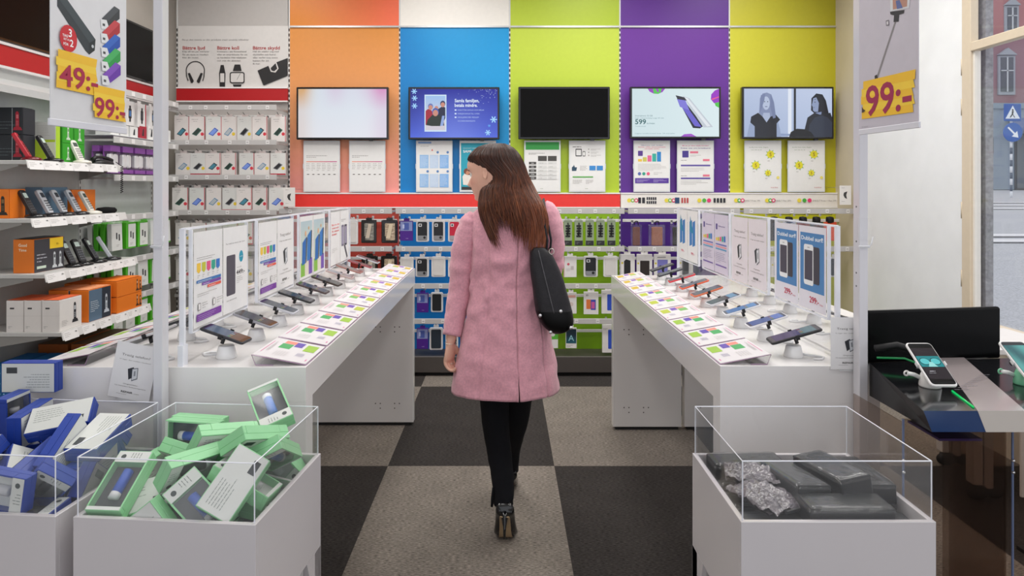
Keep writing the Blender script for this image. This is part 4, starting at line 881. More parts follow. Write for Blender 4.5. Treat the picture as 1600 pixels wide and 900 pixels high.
def fl_right(m, W_, Hh):
    # crop 6 coordinates: x 590..828, bottom edge y 553..522
    def q(cx, cy):
        t = (cx-590)/238; yb = 553-31*t; s = 1+.145*t; return (t*W_, (yb-cy)/2.647/s*(2.0/1067))
    def Q(l): return [q(a, b) for a, b in l]
    m.poly(Q([(664, 322), (672, 322), (746, 88), (740, 86)]), '#8a8688'); m.poly(Q([(658, 312), (668, 306), (674, 330), (660, 334)]), '#2c2a2c'); m.poly(Q([(722, 45), (778, 38), (776, 52), (758, 58), (756, 86), (736, 88), (738, 60), (724, 56)]), '#2c2c30')
    m.poly(Q([(722, -40), (800, -40), (796, 30), (724, 44)]), '#d8dade'); m.poly(Q([(732, -40), (790, -40), (788, 24), (734, 36)]), '#b88a78'); m.poly(Q([(745, 0), (760, -4), (772, 30), (750, 34)]), '#5a6aa0')
    m.poly(Q([(706, 82), (718, 78), (719, 102), (707, 104)]), '#77727a'); m.poly(Q([(709, 86), (716, 84), (716, 98), (710, 99)]), '#dcd8dc')
    x, y = q(606, 492); x1, y1 = q(815, 345); splash(m, x, y, x1-x, .105, 3)
    x, y = q(622, 478); x1, _ = q(806, 470); m.text('99:-', x, y, .086, '#a02450', bold=True, w=x1-x)
    m.poly(Q([(604, 440), (612, 452), (620, 456), (612, 464), (604, 466)]), '#4a3a30'); x, y = q(604, 528); m.text('Gäller så länge lagret räcker', x, y, .005, '#9a96a0', w=.03)
flag('l', -1.005, 1.51, -.976, 1.76, PZ(193, 1.51), 'hanging white banner with power banks priced 49 and 99', fl_left, -.972, 1.904)
flag('r', 1.038, 2.0, 1.0595, 1.75, PZ(209, 2.0), 'hanging white banner with a selfie stick priced 99', fl_right, 1.075, 2.05, '#c9c4ce')
# ================================================================ PRICE RAILS AND HOOKS ON THE BACK WALL
RY = 5.36; HY = 5.42
ROWN = ['top', 'second', 'third', 'lowest']
def rail(x0, x1, py, label, cross=True, seed=0, tags=6):
    z = PZ(py, RY)
    o = thing('price_rail', ((x0+x1)/2, RY, z), label, 'price rail', 'price rails of the back wall'); L = (x1-x0)/2
    m = MB(); m.box(-L, L, -.004, .006, -.021, .021, '#bdbab8', 'satin', .002)
    for s in (-1, 1): m.box(s*L-.006*s-.004, s*L-.006*s+.004, .006, BY-RY-.005, -.012, .006, '#b4b2b0', 'satin')
    part(m, 'rail_strip', o)
    r = random.Random(seed)
    for i in range(tags):
        m = MB(); a = -L+(i+.5)*2*L/tags+r.uniform(-.02, .02); m.box(a-.013, a+.013, -.006, -.0045, -.014, .014, '#e2e0df', 'print')
        m.T = FRONT(a, -.0061, 0); m.rect(-.008, -.004, .016, .008, '#b0acaa'); part(m, 'price_tag', o)
    if cross:
        m = MB(); zc = PZ(py+14.5, 5.61)-z; m.box(-L, L, BY-RY-.06, BY-RY-.045, zc-.012, zc+.012, '#dcdad8', 'satin', .002); part(m, 'cross_bar', o)
def make_hook(L=.2):
    def f():
        o = bpy.data.objects.new('display_hook', None); COL.objects.link(o); o['category'] = 'hook'
        m = MB(); m.tube([(0, L, -.006), (0, 0.01, 0), (0, -.012, .012)], .0022, '#2a2a2c', 'metal', 5); m.box(-.008, .008, L, L+.004, -.02, .008, '#c8c8ca', 'satin'); part(m, 'wire', o); return o
    return f
def hang_tab(m, w, h, c='#e8e8ea'):
    m.rrect(-w*.2, -.012, w*.4, .020, .006, c)
# pack makers: origin at the hang hole, front towards -Y
def pack_base(name, cat):
    o = bpy.data.objects.new(name, None); COL.objects.link(o); o['category'] = cat; return o
def mk_case(w, h, frame, case, low=None, cam=True):
    def f():
        o = pack_base('phone_case_pack', 'phone case')
        m = MB(); M = fr((0, 0, -h/2-.01), X_, Z_); m.rbox(w, h, .018, .012, frame, 'satin', M=T(0, .011, -h/2-.01) @ R(90, 'X'), ch=.003)
        m.rbox(w*.38, .024, .004, .008, frame, 'satin', M=T(0, .011, .002) @ R(90, 'X')); part(m, 'blister_pack', o)
        m = MB(); m.rbox(w*.74, h*.84, .006, .010, case, 'satin', M=T(0, -.0005, -h/2-.01) @ R(90, 'X'), ch=.0015); m.T = FRONT(0, -.0036, -h/2-.01)
        if low: m.rect(-w*.36, -h*.41, w*.72, h*.2, low); m.disc(w*.17, -h*.3, w*.1, '#1b1b1d')
        if cam: m.rrect(-w*.3, h*.2, w*.26, h*.14, .004, '#d6d6d8'); m.disc(-w*.17, h*.27, w*.07, '#202022')
        part(m, 'phone_case', o); return o
    return f
def mk_pouch(w, h, c1, c2, inner='#cfc2ae'):
    def f():
        o = pack_base('case_pouch', 'phone pouch')
        m = MB(); m.rbox(w, h, .024, .008, c1, 'gloss', M=T(0, .013, -h/2-.004) @ R(90, 'X'), ch=.004); m.rbox(w*.4, .022, .004, .006, c1, 'gloss', M=T(0, .012, .002) @ R(90, 'X')); part(m, 'pouch', o)
        m = MB(); m.rbox(w*.62, h*.74, .006, .006, c2, 'foil', M=T(.004, -.001, -h/2-.006) @ R(90, 'X')); m.T = FRONT(0, -.0045, -h/2); m.poly([(-w*.2, -h*.3), (w*.05, -h*.3), (w*.22, h*.3), (0, h*.32)], inner); m.rect(-w*.44, -h*.42, w*.22, h*.2, '#262322'); part(m, 'content_window', o)
        return o
    return f
def mk_box(w, h, t, col, draw=None, name='boxed_accessory', cat='box', mat='satin', tab=True):
    def f():
        o = pack_base(name, cat)
        m = MB(); m.box(-w/2, w/2, 0, t, -h-.006, -.006, col, mat, .0015)
        if tab: m.box(-w*.22, w*.22, t*.5-.0008, t*.5+.0008, -.008, .014, col, mat)
        m.T = FRONT(0, -.0005, -h-.006)
        if draw: draw(m, w, h)
        part(m, 'carton', o); return o
    return f
def dr_purple(m, w, h): m.rect(-w*.46, h*.5, w*.92, h*.46, '#8a94c4'); m.rrect(-w*.2, h*.54, w*.4, h*.36, .004, '#4a5ca8'); m.rect(-w*.3, h*.62, w*.14, h*.2, '#c0c8e8'); m.text('mobil', -w*.05, h*.1, h*.04, '#c8b4e0')
def dr_dot(m, w, h): m.disc(-w*.15, h*.62, w*.1, '#d05868'); m.lines(-w*.3, h*.4, w*.5, 3, h*.05, h*.012, seed=1); m.rect(w*.05, h*.35, w*.22, h*.18, '#c8c0be'); m.rect(-w*.5, 0, w*.05, h, '#d8a0a0')
def dr_tab(m, w, h): m.poly([(-w*.24, h*.1), (w*.2, h*.1), (w*.2, h*.72), (-w*.1, h*.78), (-w*.24, h*.7)], '#1c1c1e'); m.disc(-w*.36, h*.62, w*.07, '#d8c83a'); m.rect(-w*.5, 0, w*.06, h, '#c8c4c4')
def dr_tab2(m, w, h): m.rrect(-w*.28, h*.08, w*.6, h*.64, .004, '#2c2220'); m.disc(-w*.4, h*.6, w*.06, '#d8c83a')
def dr_lilac(m, w, h): m.rrect(-w*.3, h*.14, w*.62, h*.62, .004, '#7a78c0'); m.disc(-w*.4, h*.6, w*.06, '#d8c83a'); m.rect(-w*.3, h*.84, w*.5, h*.05, '#a8a4a8')
def dr_duo(m, w, h): m.rect(-w*.32, h*.24, w*.3, h*.42, '#e07a3c'); m.rect(-w*.02, h*.2, w*.34, h*.46, '#3a4cb0'); m.rect(w*.03, h*.26, w*.22, h*.3, '#c85a9a'); m.text('2D', -w*.35, h*.82, h*.07, '#3a3a40', bold=True)
def dr_bl(m, w, h): m.rrect(-w*.08, h*.14, w*.46, h*.68, .006, '#2c50c0'); m.lines(-w*.44, h*.85, w*.4, 2, h*.04, h*.012, seed=3)
def dr_salm(m, w, h): m.rect(-w*.4, h*.76, w*.8, h*.12, '#e8b0a0'); m.disc(0, h*.45, w*.2, '#d8c8c0')
def dr_A(m, w, h): m.rect(-w*.46, h*.24, w*.92, h*.7, '#0e2c3c'); m.grid(-w*.46, h*.24, w*.92, h*.4, 2, 4, lambda u, v: mixc('#1a5a6c', '#0e2c3c', v)); m.text('A', 0, h*.36, h*.3, '#9ad0d8', align='c'); m.lines(-w*.4, h*.14, w*.7, 2, h*.06, h*.015)
def dr_green(m, w, h): m.rect(-w*.5, h*.45, w, h*.55, '#5cb83c'); m.disc(0, h*.7, w*.2, '#e8e8e4')
def dr_prot(sty):
    a, b, c = (('#4a8ca0', '#26303a', '#d83a48'), ('#b8c0c4', '#5a8cb0', '#e8c83a'), ('#2a3a34', '#3a6a5a', '#d83a48'), ('#26262a', '#7a7c80', '#e8c83a'), ('#7a98e0', '#3a58b8', '#d83a48'))[sty % 5]
    def f(m, w, h):
        m.rect(-w*.5, 0, w, h, '#e6e0dc' if sty < 3 else '#dcdcd8'); m.lines(-w*.35, h*.88, w*.6, 1, 1, h*.02, seed=sty); m.lines(-w*.25, h*.8, w*.4, 1, 1, h*.015, seed=sty+4)
        m.poly([(-w*.34, h*.3), (-w*.05, h*.22), (w*.3, h*.46), (w*.06, h*.56)], b); m.poly([(-w*.28, h*.31), (-w*.06, h*.26), (w*.22, h*.455), (w*.04, h*.52)], a)
        m.disc(w*.33, h*.3, w*.11, c); m.rect(w*.46, 0, w*.04, h, '#c03a4a' if sty % 2 == 0 else '#d8d0cc')
        if sty in (0, 3): m.rect(-w*.5, 0, w, h*.06, '#b8283a')
    return f
def mk_cable(w, h):
    def f():
        o = pack_base('cable_pack', 'cable')
        m = MB(); m.rbox(w, h, .016, .008, '#98a68a', 'satin', M=T(0, .010, -h/2) @ R(90, 'X'), ch=.003); m.rbox(w*.7, .03, .006, .006, '#d2d8ca', 'satin', M=T(0, .010, -.004) @ R(90, 'X')); part(m, 'blister_pack', o)
        m = MB()
        for i in range(5): m.box(-w*.3+(i % 2)*.003, w*.26+(i % 2)*.003, -.003, .004, -h*.26-i*h*.1, -h*.19-i*h*.1, '#1b1c1e', 'rubber', .002)
        m.tube([(0, -.001, -h*.1), (.003, -.002, -h*.3), (-.003, -.002, -h*.6)], .005, '#151617', 'rubber', 6); part(m, 'coiled_cable', o)
        m = MB(); m.box(-w*.46, w*.46, -.002, .002, -h*.98, -h*.8, '#2a2a2c', 'print'); m.T = FRONT(0, -.0021, -h*.98); m.lines(-w*.3, h*.1, w*.5, 2, h*.05, h*.015, '#8a8a8c'); part(m, 'card_insert', o)
        return o
    return f
def mk_bag(w, h, c):
    def f():
        o = pack_base('phone_sleeve_pack', 'phone sleeve')
        m = MB(); m.rbox(w, h, .03, .006, '#3a3636', 'film', M=T(0, .016, -h/2-.006) @ R(90, 'X'), ch=.004); part(m, 'plastic_bag', o)
        m = MB(); m.rbox(w*.66, h*.86, .018, .008, c, 'leather', M=T(0, .012, -h/2-.012) @ R(90, 'X'), ch=.003); part(m, 'sleeve', o)
        m = MB(); m.tube([(-.014, .008, -.01), (-.016, .006, .014), (-.002, .004, .022), (.012, .006, .018), (.016, .008, -.01)], .004, '#1a1a1a', 'rubber', 5); part(m, 'hanger', o)
        return o
    return f
def mk_cap(c):
    def f():
        o = pack_base('car_charger_pack', 'charger')
        m = MB(); m.loft([[(x*s, .01+.02*math.cos(a)*s, -.03+.03*math.sin(a)*s) for a in [2*PI*k/10 for k in range(10)]] for x, s in ((-.05, .3), (-.03, .9), (0, 1), (.03, .8), (.05, .3))], '#17171a', 'rubber'); part(m, 'black_cap', o)
        m = MB(); m.rbox(.1, .15, .02, .008, c, 'satin', M=T(0, .012, -.12) @ R(90, 'X'), ch=.003); part(m, 'blister_pack', o); return o
    return f
P1 = HY/FP
def hang(kind, maker, x0, x1, y0, y1, desc, grp, hook=True, wob=2.5):
    """x0..x1, y0..y1 as read off the photograph; the pack hangs HY away from the camera"""
    x = PX((x0+x1)/2, HY); z = PZ(y0, HY)
    o = put((kind, round(x1-x0), round(y1-y0)), maker, (x, HY, z), (0, 0, math.radians(rnd.uniform(-wob, wob)*2)), desc, grp); pre, _, post = desc.partition(', ')
    if hook: put('hook', make_hook(), (x, HY-.02, z+.0125), (0, 0, 0), 'wire hook, '+post, 'wire hooks of the back wall')
    return o
def W_(a, b): return (b-a)*P1
ROWY = [330, 389, 447, 502]
for i in range(5):
    for r, py in enumerate(ROWY):
        if i >= 3 and r > 1: continue
        rail(bX(BX[i+1])+.014, bX(BX[i+2])-.014, py, f'grey price rail of the {ROWN[r]} hook row in the {BAYC[i+1]} bay', seed=i*7+r)
for r, py in enumerate((168, 222.5, 277, 332)):
    rail(bX(278)-.0, bX(451), py, f'grey price rail, {ORD[r]} from the top, in the grey accessory bay', seed=40+r, cross=True)
for r, py in enumerate((389, 447)):
    rail(bX(278), bX(451), py, f'grey price rail seen through the left divider, {["upper", "lower"][r]} of the two', seed=50+r)
G = 'packs on the back wall hooks'
# (kind, maker, x0, x1, y0, y1, text)
def row(bay, r, items):
    for k, it in enumerate(items):
        kind, mk, x0, x1, y0, y1, d = it
        hang(kind, mk(W_(x0, x1), W_(y0, y1)), x0, x1, y0, y1, f'{d}, {ORD[k]} in {ROWN[r]} row, {bay} bay', G)
caseK = lambda w, h: mk_case(w, h, '#e4e2e2', '#202226', '#8a8c90')
caseR = lambda w, h: mk_case(w, h, '#e4e2e2', '#c8203c', '#a8a0a4')
caseW = lambda w, h: mk_case(w, h, '#e8e6e4', '#dcd8d4', None, False)
caseN = lambda w, h: mk_case(w, h, '#dcdcde', '#26303c', None, False)
caseD = lambda w, h: mk_case(w, h, '#e0e0e2', '#1c1e22', None, False)
pouch = lambda w, h: mk_pouch(w, h, '#16130f', '#8e8a80')
pouchc = lambda w, h: mk_pouch(w, h, '#14110f', '#b8a48a', '#e0cfb0')
purp = lambda w, h: mk_box(w, h, .03, '#4a1c88', dr_purple)
bx = lambda d, c='#e8e4e2': (lambda w, h: mk_box(w, h, .02, c, d))
row('orange', 0, [('white', caseW, 470, 486, 342, 380, 'white case pack'), ('pouchc', pouchc, 500, 525, 342, 379, 'black and cream pouch pack'), ('white', caseW, 543, 559, 342, 380, 'white case pack'), ('pouch', pouch, 564, 588, 343, 379, 'black and grey pouch pack'), ('pouchc', pouchc, 596, 621, 343, 379, 'black and cream pouch pack')])
row('blue', 0, [('purp', purp, 625, 645, 344, 375, 'purple and clear box'), ('caseK', caseK, 650, 670, 342, 376, 'black phone case'), ('caseK', caseK, 675, 695, 342, 376, 'black phone case'), ('caseR', caseR, 700, 720, 342, 376, 'red phone case'), ('caseK', caseK, 725, 745, 342, 376, 'black phone case')])
row('lime green', 0, [('cable', lambda w, h: mk_cable(w, h), x, x+13, 344, 384, 'black coiled cable pack') for x in (865, 881, 898, 915, 932, 949)])
row('purple', 0, [('bag', lambda w, h: mk_bag(w, h, '#6e4038'), 986, 1003, 350, 384, 'narrow brown sleeve'), ('bag', lambda w, h: mk_bag(w, h, '#9a6450'), 1014, 1040, 350, 384, 'wide tan sleeve'), ('bagk', lambda w, h: mk_bag(w, h, '#2a2626'), 1048, 1068, 350, 384, 'dark brown sleeve'), ('caseD', caseD, 1086, 1104, 344, 384, 'black phone case'), ('bagg', lambda w, h: mk_bag(w, h, '#4a6a50'), 1110, 1134, 348, 384, 'dark green sleeve')])
row('yellow', 0, [('tanc', lambda w, h: mk_bag(w, h, '#b88468'), 1147, 1168, 346, 384, 'tan sleeve')]+[('cap%d' % k, lambda w, h, k=k: mk_cap(('#23242a', '#c9c9d2', '#8c3030', '#2c3c38', '#e0502c')[k]), x, x+14, 338, 382, ('dark', 'silver', 'dark red', 'dark green', 'orange')[k]+' car charger pack') for k, x in enumerate((1204, 1227, 1249, 1270, 1291))])
row('orange', 1, [('caseD', caseD, 475, 494, 400, 432, 'black phone case'), ('pouch', pouch, 520, 542, 400, 432, 'black and grey pouch pack'), ('pouch', pouch, 565, 590, 399, 432, 'black and grey pouch pack'), ('pouchc', pouchc, 595, 620, 399, 432, 'black and cream pouch pack')])
row('blue', 1, [('white', caseW, 625, 646, 400, 431, 'white case pack'), ('caseK', caseK, 649, 670, 400, 431, 'black phone case'), ('white', caseW, 674, 696, 399, 431, 'white case pack'), ('white', caseW, 700, 720, 400, 431, 'white case pack'), ('caseK', caseK, 728, 748, 400, 431, 'black phone case')])
row('lime green', 1, [('dot', bx(dr_dot), 881, 901, 399, 432, 'white box with a red dot'), ('caseK', caseK, 912, 934, 398, 431, 'black phone case'), ('white', caseW, 943, 965, 398, 431, 'white case pack')])
row('purple', 1, [('tab', bx(dr_tab), 969, 992, 396, 432, 'white box with a black folding case'), ('tab2', bx(dr_tab2), 995, 1019, 396, 432, 'white box with a dark brown case'), ('lil', bx(dr_lilac), 1022, 1048, 396, 432, 'white box with a lilac case'), ('tab', bx(dr_tab), 1060, 1083, 396, 432, 'white box with a black folding case')])
row('yellow', 1, [('caseN', caseN, 1146, 1166, 400, 431, 'navy phone case'), ('tab2', bx(dr_tab2), 1205, 1228, 400, 432, 'white box with a dark brown case'), ('caseN', caseN, 1296, 1312, 400, 431, 'navy phone case')])
row('blue', 2, [('purp', purp, 651, 669, 457, 487, 'purple and clear box'), ('caseD', caseD, 673, 692, 455, 486, 'black phone case'), ('caseK', caseK, 698, 718, 456, 487, 'black phone case')])
row('lime green', 2, [('salm', bx(dr_salm), 884, 901, 456, 489, 'beige box with a salmon band'), ('duo', bx(dr_duo), 912, 935, 455, 490, 'white box with two coloured phones'), ('bl', bx(dr_bl), 940, 961, 452, 489, 'white box with a blue case')])
row('blue', 3, [('purp', purp, 651, 669, 512, 544, 'purple and clear box'), ('caseN', caseN, 671, 692, 510, 545, 'navy phone case'), ('caseK', caseK, 696, 716, 512, 545, 'black phone case')])
row('lime green', 3, [('grn', bx(dr_green), 856, 872, 512, 543, 'white and green box'), ('boxA', bx(dr_A), 884, 901, 511, 543, 'dark box with a letter A'), ('bl', bx(dr_bl), 941, 963, 506, 550, 'white box with a blue case')])
for r, (y0, y1, xs) in enumerate(((181, 220, ((273, 295), (296, 320), (323, 345), (345, 370), (372, 392), (393, 419), (422, 448))), (238, 272, ((276, 296), (298, 321), (323, 343), (345, 370), (374, 397), (398, 421), (423, 446))), (292, 328, ((269, 294), (296, 320), (321, 347), (349, 370), (370, 393), (394, 418), (419, 446))))):
    for k, (a, b) in enumerate(xs):
        sty = (k*2+r) % 5; mkr = mk_box(W_(22, 45.6), W_(y0, y1), .014, '#d8ccc8', dr_prot(sty), 'screen_protector_pack', 'screen protector')
        desc = f'screen protector pack, {ORD[k]} in the {["top", "middle", "bottom"][r]} row under the advice board'
        hang(('prot', sty, r), mkr, a, b, y0, y1, desc, 'screen protector packs', hook=True, wob=4)
def dr_yel(m, w, h): m.rect(-w*.5, 0, w, h*.12, '#e8c020'); m.rrect(-w*.1, h*.3, w*.12, h*.5, .002, '#2a2a2c'); m.text('99:-', w*.05, h*.4, h*.08, '#c83a3a')
FIRST.pop('x', None)
for r, (y0, y1) in enumerate(((347, 384), (403, 440))):
    for k in range(7):
        hang(('prot', (k+r+1) % 5, 1), mk_box(W_(22, 45), W_(238, 272), .014, '#d8ccc8', dr_prot((k+r+1) % 5), 'screen_protector_pack', 'screen protector'), 275+24.5*k, 297+24.5*k, y0, y0+34, f'screen protector pack, {ORD[k]} in the {["upper", "lower"][r]} row behind the left divider', 'screen protector packs', hook=True)
for (px, py, lb) in ((452, 308, 'small white notice tag at the right end of the screen protector rows'), (1321, 305, 'small white notice tag at the right end of the white strip')):
    o = thing('notice_tag', (PX(px, 5.33), 5.33, PZ(py, 5.33)), lb, 'tag')
    m = MB(); m.box(-.045, .045, 0, .002, -.075, .075, '#e6e2de', 'print'); m.T = FRONT(0, -.0003, 0); m.poly([(-.012, .02), (.014, .03), (.006, .0), (.012, -.03), (-.006, -.02), (-.016, .0)], '#3a3838'); m.lines(-.03, -.05, .06, 1, 1, .003); m.lines(-.03, .055, .06, 1, 1, .003); part(m, 'paper', o)
    m = MB(); m.tube([(0, .003, .06), (0, .15, .06), (0, BY-5.335, .06)], .002, '#c8c8c8', 'metal', 5); part(m, 'arm', o)

# ================================================================ LEFT WALL SHELVING
LXW = -2.80
def lpx(px, X): return X*FP/(px-VX)          # distance Y of a point seen at column px on the plane X
for k, (y0, y1) in enumerate(((3.0, 3.56), (3.56, 4.46), (4.46, 5.36))):
    m = MB(); m.box(LXW, LXW+.02, y0+.012, y1-.012, 0, 2.16, '#c9ccca', 'satin')
    tag(m.build('wall_panel'), ['pale grey back board at the near end of the left wall shelving', 'pale grey back board behind the cordless phones', 'pale grey back board behind the green and purple packs'][k], 'wall board')
for k, y in enumerate((3.56, 4.46, 5.36)):
    m = MB(); m.box(LXW-.0, LXW+.026, y-.012, y+.012, 0, 2.3, '#d2d2d0', 'satin'); m.T = fr((LXW+.026, y, 0), Y_, Z_); zz = m.up(); z = .2
    while z < 2.1: m.rect(-.004, z, .008, .022, '#161616', z=zz); z += .04
    tag(m.build('slotted_upright'), 'slotted metal upright of the left wall '+['at the near end of the phone shelves', 'between the phone shelves and the hooks', 'beside the back corner'][k], 'shelf upright', 'slotted uprights of the left wall')
o = thing('header_strip', (LXW, 0, 0), 'dark red strip with pale edges along the left wall under the black screens', 'strip')
m = MB(); m.box(.0, .05, 3.0, 5.36, 2.165, 2.28, '#a81218', 'satin', .002); part(m, 'strip_face', o)
m = MB(); m.box(.0, .056, 3.0, 5.36, 2.28, 2.295, '#d0cccb', 'satin'); m.box(0, .056, 3.0, 5.36, 2.15, 2.165, '#d0cccb', 'satin'); m.box(0, .0562, 3.0, 3.001, 2.151, 2.29, '#d0cccb', 'satin'); part(m, 'strip_edge', o)
m = MB(); m.add([(LXW+.02, y, z) for y in (3.0, 4.45) for z in (2.10, 2.08)]+[(LXW+.16, y, z) for y in (3.0, 4.45) for z in (2.04, 2.0)], [(0, 1, 5, 4), (2, 6, 7, 3), (0, 4, 6, 2), (1, 3, 7, 5), (4, 5, 7, 6), (0, 2, 3, 1)], '#b9bab9', 'satin')
tag(m.build('shelf_canopy'), 'sloping light grey canopy ledge below the red strip on the left wall', 'canopy')
for y, lb in ((4.02, 'switched off black wall screen at the top left corner of the photo'), (4.965, 'switched off black wall screen between the left banner and the pole')):
    t = tv(100, 240, 100, 181, lb, None, False); t.location = (-2.745, y, 2.51); t.rotation_euler = (0, 0, PI/2)
    for c in kids(t): pass
SH = [(1.64, -2.50, 'top'), (1.333, -2.477, 'second'), (1.043, -2.405, 'third'), (.739, -2.316, 'fourth'), (.34, -2.30, 'lowest')]
def shelf(z, xf, nm, y0=3.56, y1=4.46):
    o = thing('wall_shelf', (LXW, (y0+y1)/2, z), f'pale grey metal {nm} shelf of the cordless phones on the left wall', 'shelf', 'phone shelves on the left wall')
    d = xf-LXW; L = (y1-y0)/2-.004
    m = MB(); m.box(.026, d, -L, L, -.022, 0, '#c5c3c0', 'satin', .002); part(m, 'shelf_board', o)
    for s in (-1, 1):
        m = MB(); m.prism([(.02, -.022), (d*.85, -.022), (d*.85, -.032), (.02, -.10)], -.002, .002, '#8f8c88', 'satin', M=fr((0, s*(L-.006), 0), X_, Z_)); part(m, 'bracket', o)
    m = MB(); m.add([(d, -L, .002), (d, L, .002), (d+.012, L, -.042), (d+.012, -L, -.042), (d+.008, -L, -.042), (d+.008, L, -.042), (d-.004, L, .002), (d-.004, -L, .002)], [(0, 3, 2, 1), (4, 7, 6, 5), (0, 1, 6, 7), (3, 4, 5, 2), (0, 7, 4, 3), (1, 2, 5, 6)], '#d5d3d1', 'satin'); part(m, 'price_rail', o)
    r = random.Random(int(z*100)); y = -L+.01
    while y < L-.12:
        w = r.uniform(.11, .15); m = MB(); u = Vector((0, 1, 0)); m.T = fr((d+.0125, y, -.044), (0, 1, 0), (-.27, 0, 1)); m.box(0, w, -.004, .042, 0, .0008, '#e9e7e6', 'print'); m.T = m.T @ T(0, 0, .001)
        m.lines(.008, .032, w*.5, 3, .009, .0022, seed=int(y*100)); m.text(('399:-', '299:-', '599:-', '199:-')[r.randrange(4)], w-.006, .026, .008, '#3a3838', align='r', bold=True); part(m, 'price_label', o)
        y += w+r.choice((.004, .004, .04))
    return o
for z, xf, nm in SH: shelf(z, xf, nm)
# cartons: origin at base centre; front faces +X, near side faces -Y
def carton(x0, x1, y0, y1, z0, h, cols, label, grp='phone cartons on the left wall shelves', side=None, front=None, name='phone_carton', top=None):
    body, sidec, frontc, topc = cols
    o = thing(name, ((x0+x1)/2, (y0+y1)/2, z0), label, 'box', grp); a, b = (x1-x0)/2, (y1-y0)/2
    m = MB(); m.box(-a, a, -b, b, 0, h, body, 'satin', .0015)
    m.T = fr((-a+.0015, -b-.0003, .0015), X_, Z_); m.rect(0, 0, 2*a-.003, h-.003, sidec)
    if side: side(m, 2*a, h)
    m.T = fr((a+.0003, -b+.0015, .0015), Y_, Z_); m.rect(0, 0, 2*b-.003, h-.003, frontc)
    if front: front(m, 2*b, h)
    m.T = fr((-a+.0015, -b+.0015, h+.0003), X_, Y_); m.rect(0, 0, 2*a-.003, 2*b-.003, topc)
    part(m, 'carton', o); return o
def handset_print(m, x, y, s, c='#2a2c30', d='#c8ccd0'):
    m.poly([(x-s*.1, y), (x+s*.12, y), (x+s*.1, y+s*.9), (x+s*.04, y+s), (x-s*.06, y+s), (x-s*.1, y+s*.9)], c); m.rect(x-s*.06, y+s*.6, s*.13, s*.22, d)
    m.poly([(x-s*.25, y-s*.08), (x+s*.3, y-s*.08), (x+s*.2, y+s*.1), (x-s*.18, y+s*.1)], c)
    for i in range(3):
        for j in range(3): m.rect(x-s*.06+i*s*.05, y+s*(.2+.1*j), s*.03, s*.05, d)
z4 = SH[3][0]
sd_w = lambda m, w, h: (m.rect(w*.2, h*.72, w*.25, h*.05, '#3a3a3c'), m.lines(w*.1, h*.16, w*.3, 2, h*.04, h*.015), m.rect(.0, h*.5, w, .001, '#c4bfbb'))
ft_w = lambda m, w, h: (handset_print(m, w*.68, h*.22, h*.6), m.lines(w*.1, h*.3, w*.3, 4, h*.05, h*.012))
for i, d in enumerate(('rearmost', 'middle', 'foremost')):
    x1 = -2.335-.093*(2-i); carton(x1-.09, x1, 3.575, 3.765, z4, .165, ('#e2dcd8', '#e2dcd8', '#e8e4e0', '#e0683c'), f'white phone carton with orange top on the fourth shelf, {d} of three', side=sd_w, front=ft_w)
OR = '#ee7d1c'
ft_b = lambda m, w, h: (m.rect(0, 0, w*.96, h*.98, '#5a7288'), m.rect(w*.56, 0, w*.4, h*.98, '#26303c'), handset_print(m, w*.76, h*.2, h*.55, '#c8d0d8', '#303840'), m.lines(w*.06, h*.6, w*.4, 6, h*.06, h*.02, '#c8d4dc'))
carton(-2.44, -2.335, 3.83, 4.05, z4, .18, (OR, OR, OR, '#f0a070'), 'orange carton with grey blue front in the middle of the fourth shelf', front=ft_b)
carton(-2.56, -2.45, 3.83, 4.05, z4, .18, (OR, OR, OR, '#f0a070'), 'orange carton behind the grey blue fronted carton on the fourth shelf', front=ft_b)
ft_o = lambda m, w, h: (handset_print(m, w*.8, h*.15, h*.7, '#4a3020', '#e0c0a0'), handset_print(m, w*.92, h*.15, h*.6, '#4a3020', '#e0c0a0'))
sd_o = lambda m, w, h: (m.rect(w*.2, h*.6, w*.35, h*.08, '#3a2a20'), m.rect(0, .001, w*.98, .003, '#2a1a10'))
carton(-2.48, -2.325, 4.09, 4.37, z4, .095, (OR, OR, OR, OR), 'orange carton on the fourth shelf, lower of the stacked pair', side=sd_o, front=ft_o)
carton(-2.48, -2.325, 4.09, 4.37, z4+.0965, .095, (OR, OR, OR, OR), 'orange carton on the fourth shelf, upper of the stacked pair', side=sd_o, front=ft_o)
carton(-2.64, -2.49, 4.09, 4.37, z4, .18, (OR, OR, OR, OR), 'tall orange carton behind the stacked orange pair on the fourth shelf', side=sd_o)
z3 = SH[2][0]
ft_g = lambda m, w, h: (m.rect(0, 0, w*.98, h*.98, '#3c3c42'), m.rect(w*.5, h*.66, w*.46, h*.32, '#f0c828'), m.lines(w*.08, h*.5, w*.38, 3, h*.1, h*.03, '#a8a8b0'), handset_print(m, w*.66, h*.1, h*.45, '#c8ccd0', '#404448'), handset_print(m, w*.85, h*.1, h*.45, '#c8ccd0', '#404448'), m.rect(w*.06, h*.1, w*.3, h*.08, '#c8d8c8'), m.text('99:-', w*.7, h*.76, h*.07, '#8a6a10'))
sd_t = lambda m, w, h: (m.text('Good', w*.25, h*.78, h*.09, '#f4e4c8', bold=True, w=w*.4), m.text('Time', w*.25, h*.64, h*.08, '#f4e4c8', bold=True, w=w*.38))
carton(-2.60, -2.49, 3.61, 3.855, z3, .178, ('#d8701c', '#e0761e', '#3c3c42', '#4a4a4e'), 'orange and charcoal carton with a yellow flag on the third shelf', side=sd_t, front=ft_g)
z2 = SH[1][0]
sd_k = lambda m, w, h: handset_print(m, w*.6, h*.15, h*.6, '#2a2420', '#8a6a40')
carton(-2.77, -2.705, 3.60, 3.80, z2, .155, (OR, OR, OR, OR), 'orange carton at the far left of the second shelf, rear one', side=sd_k)
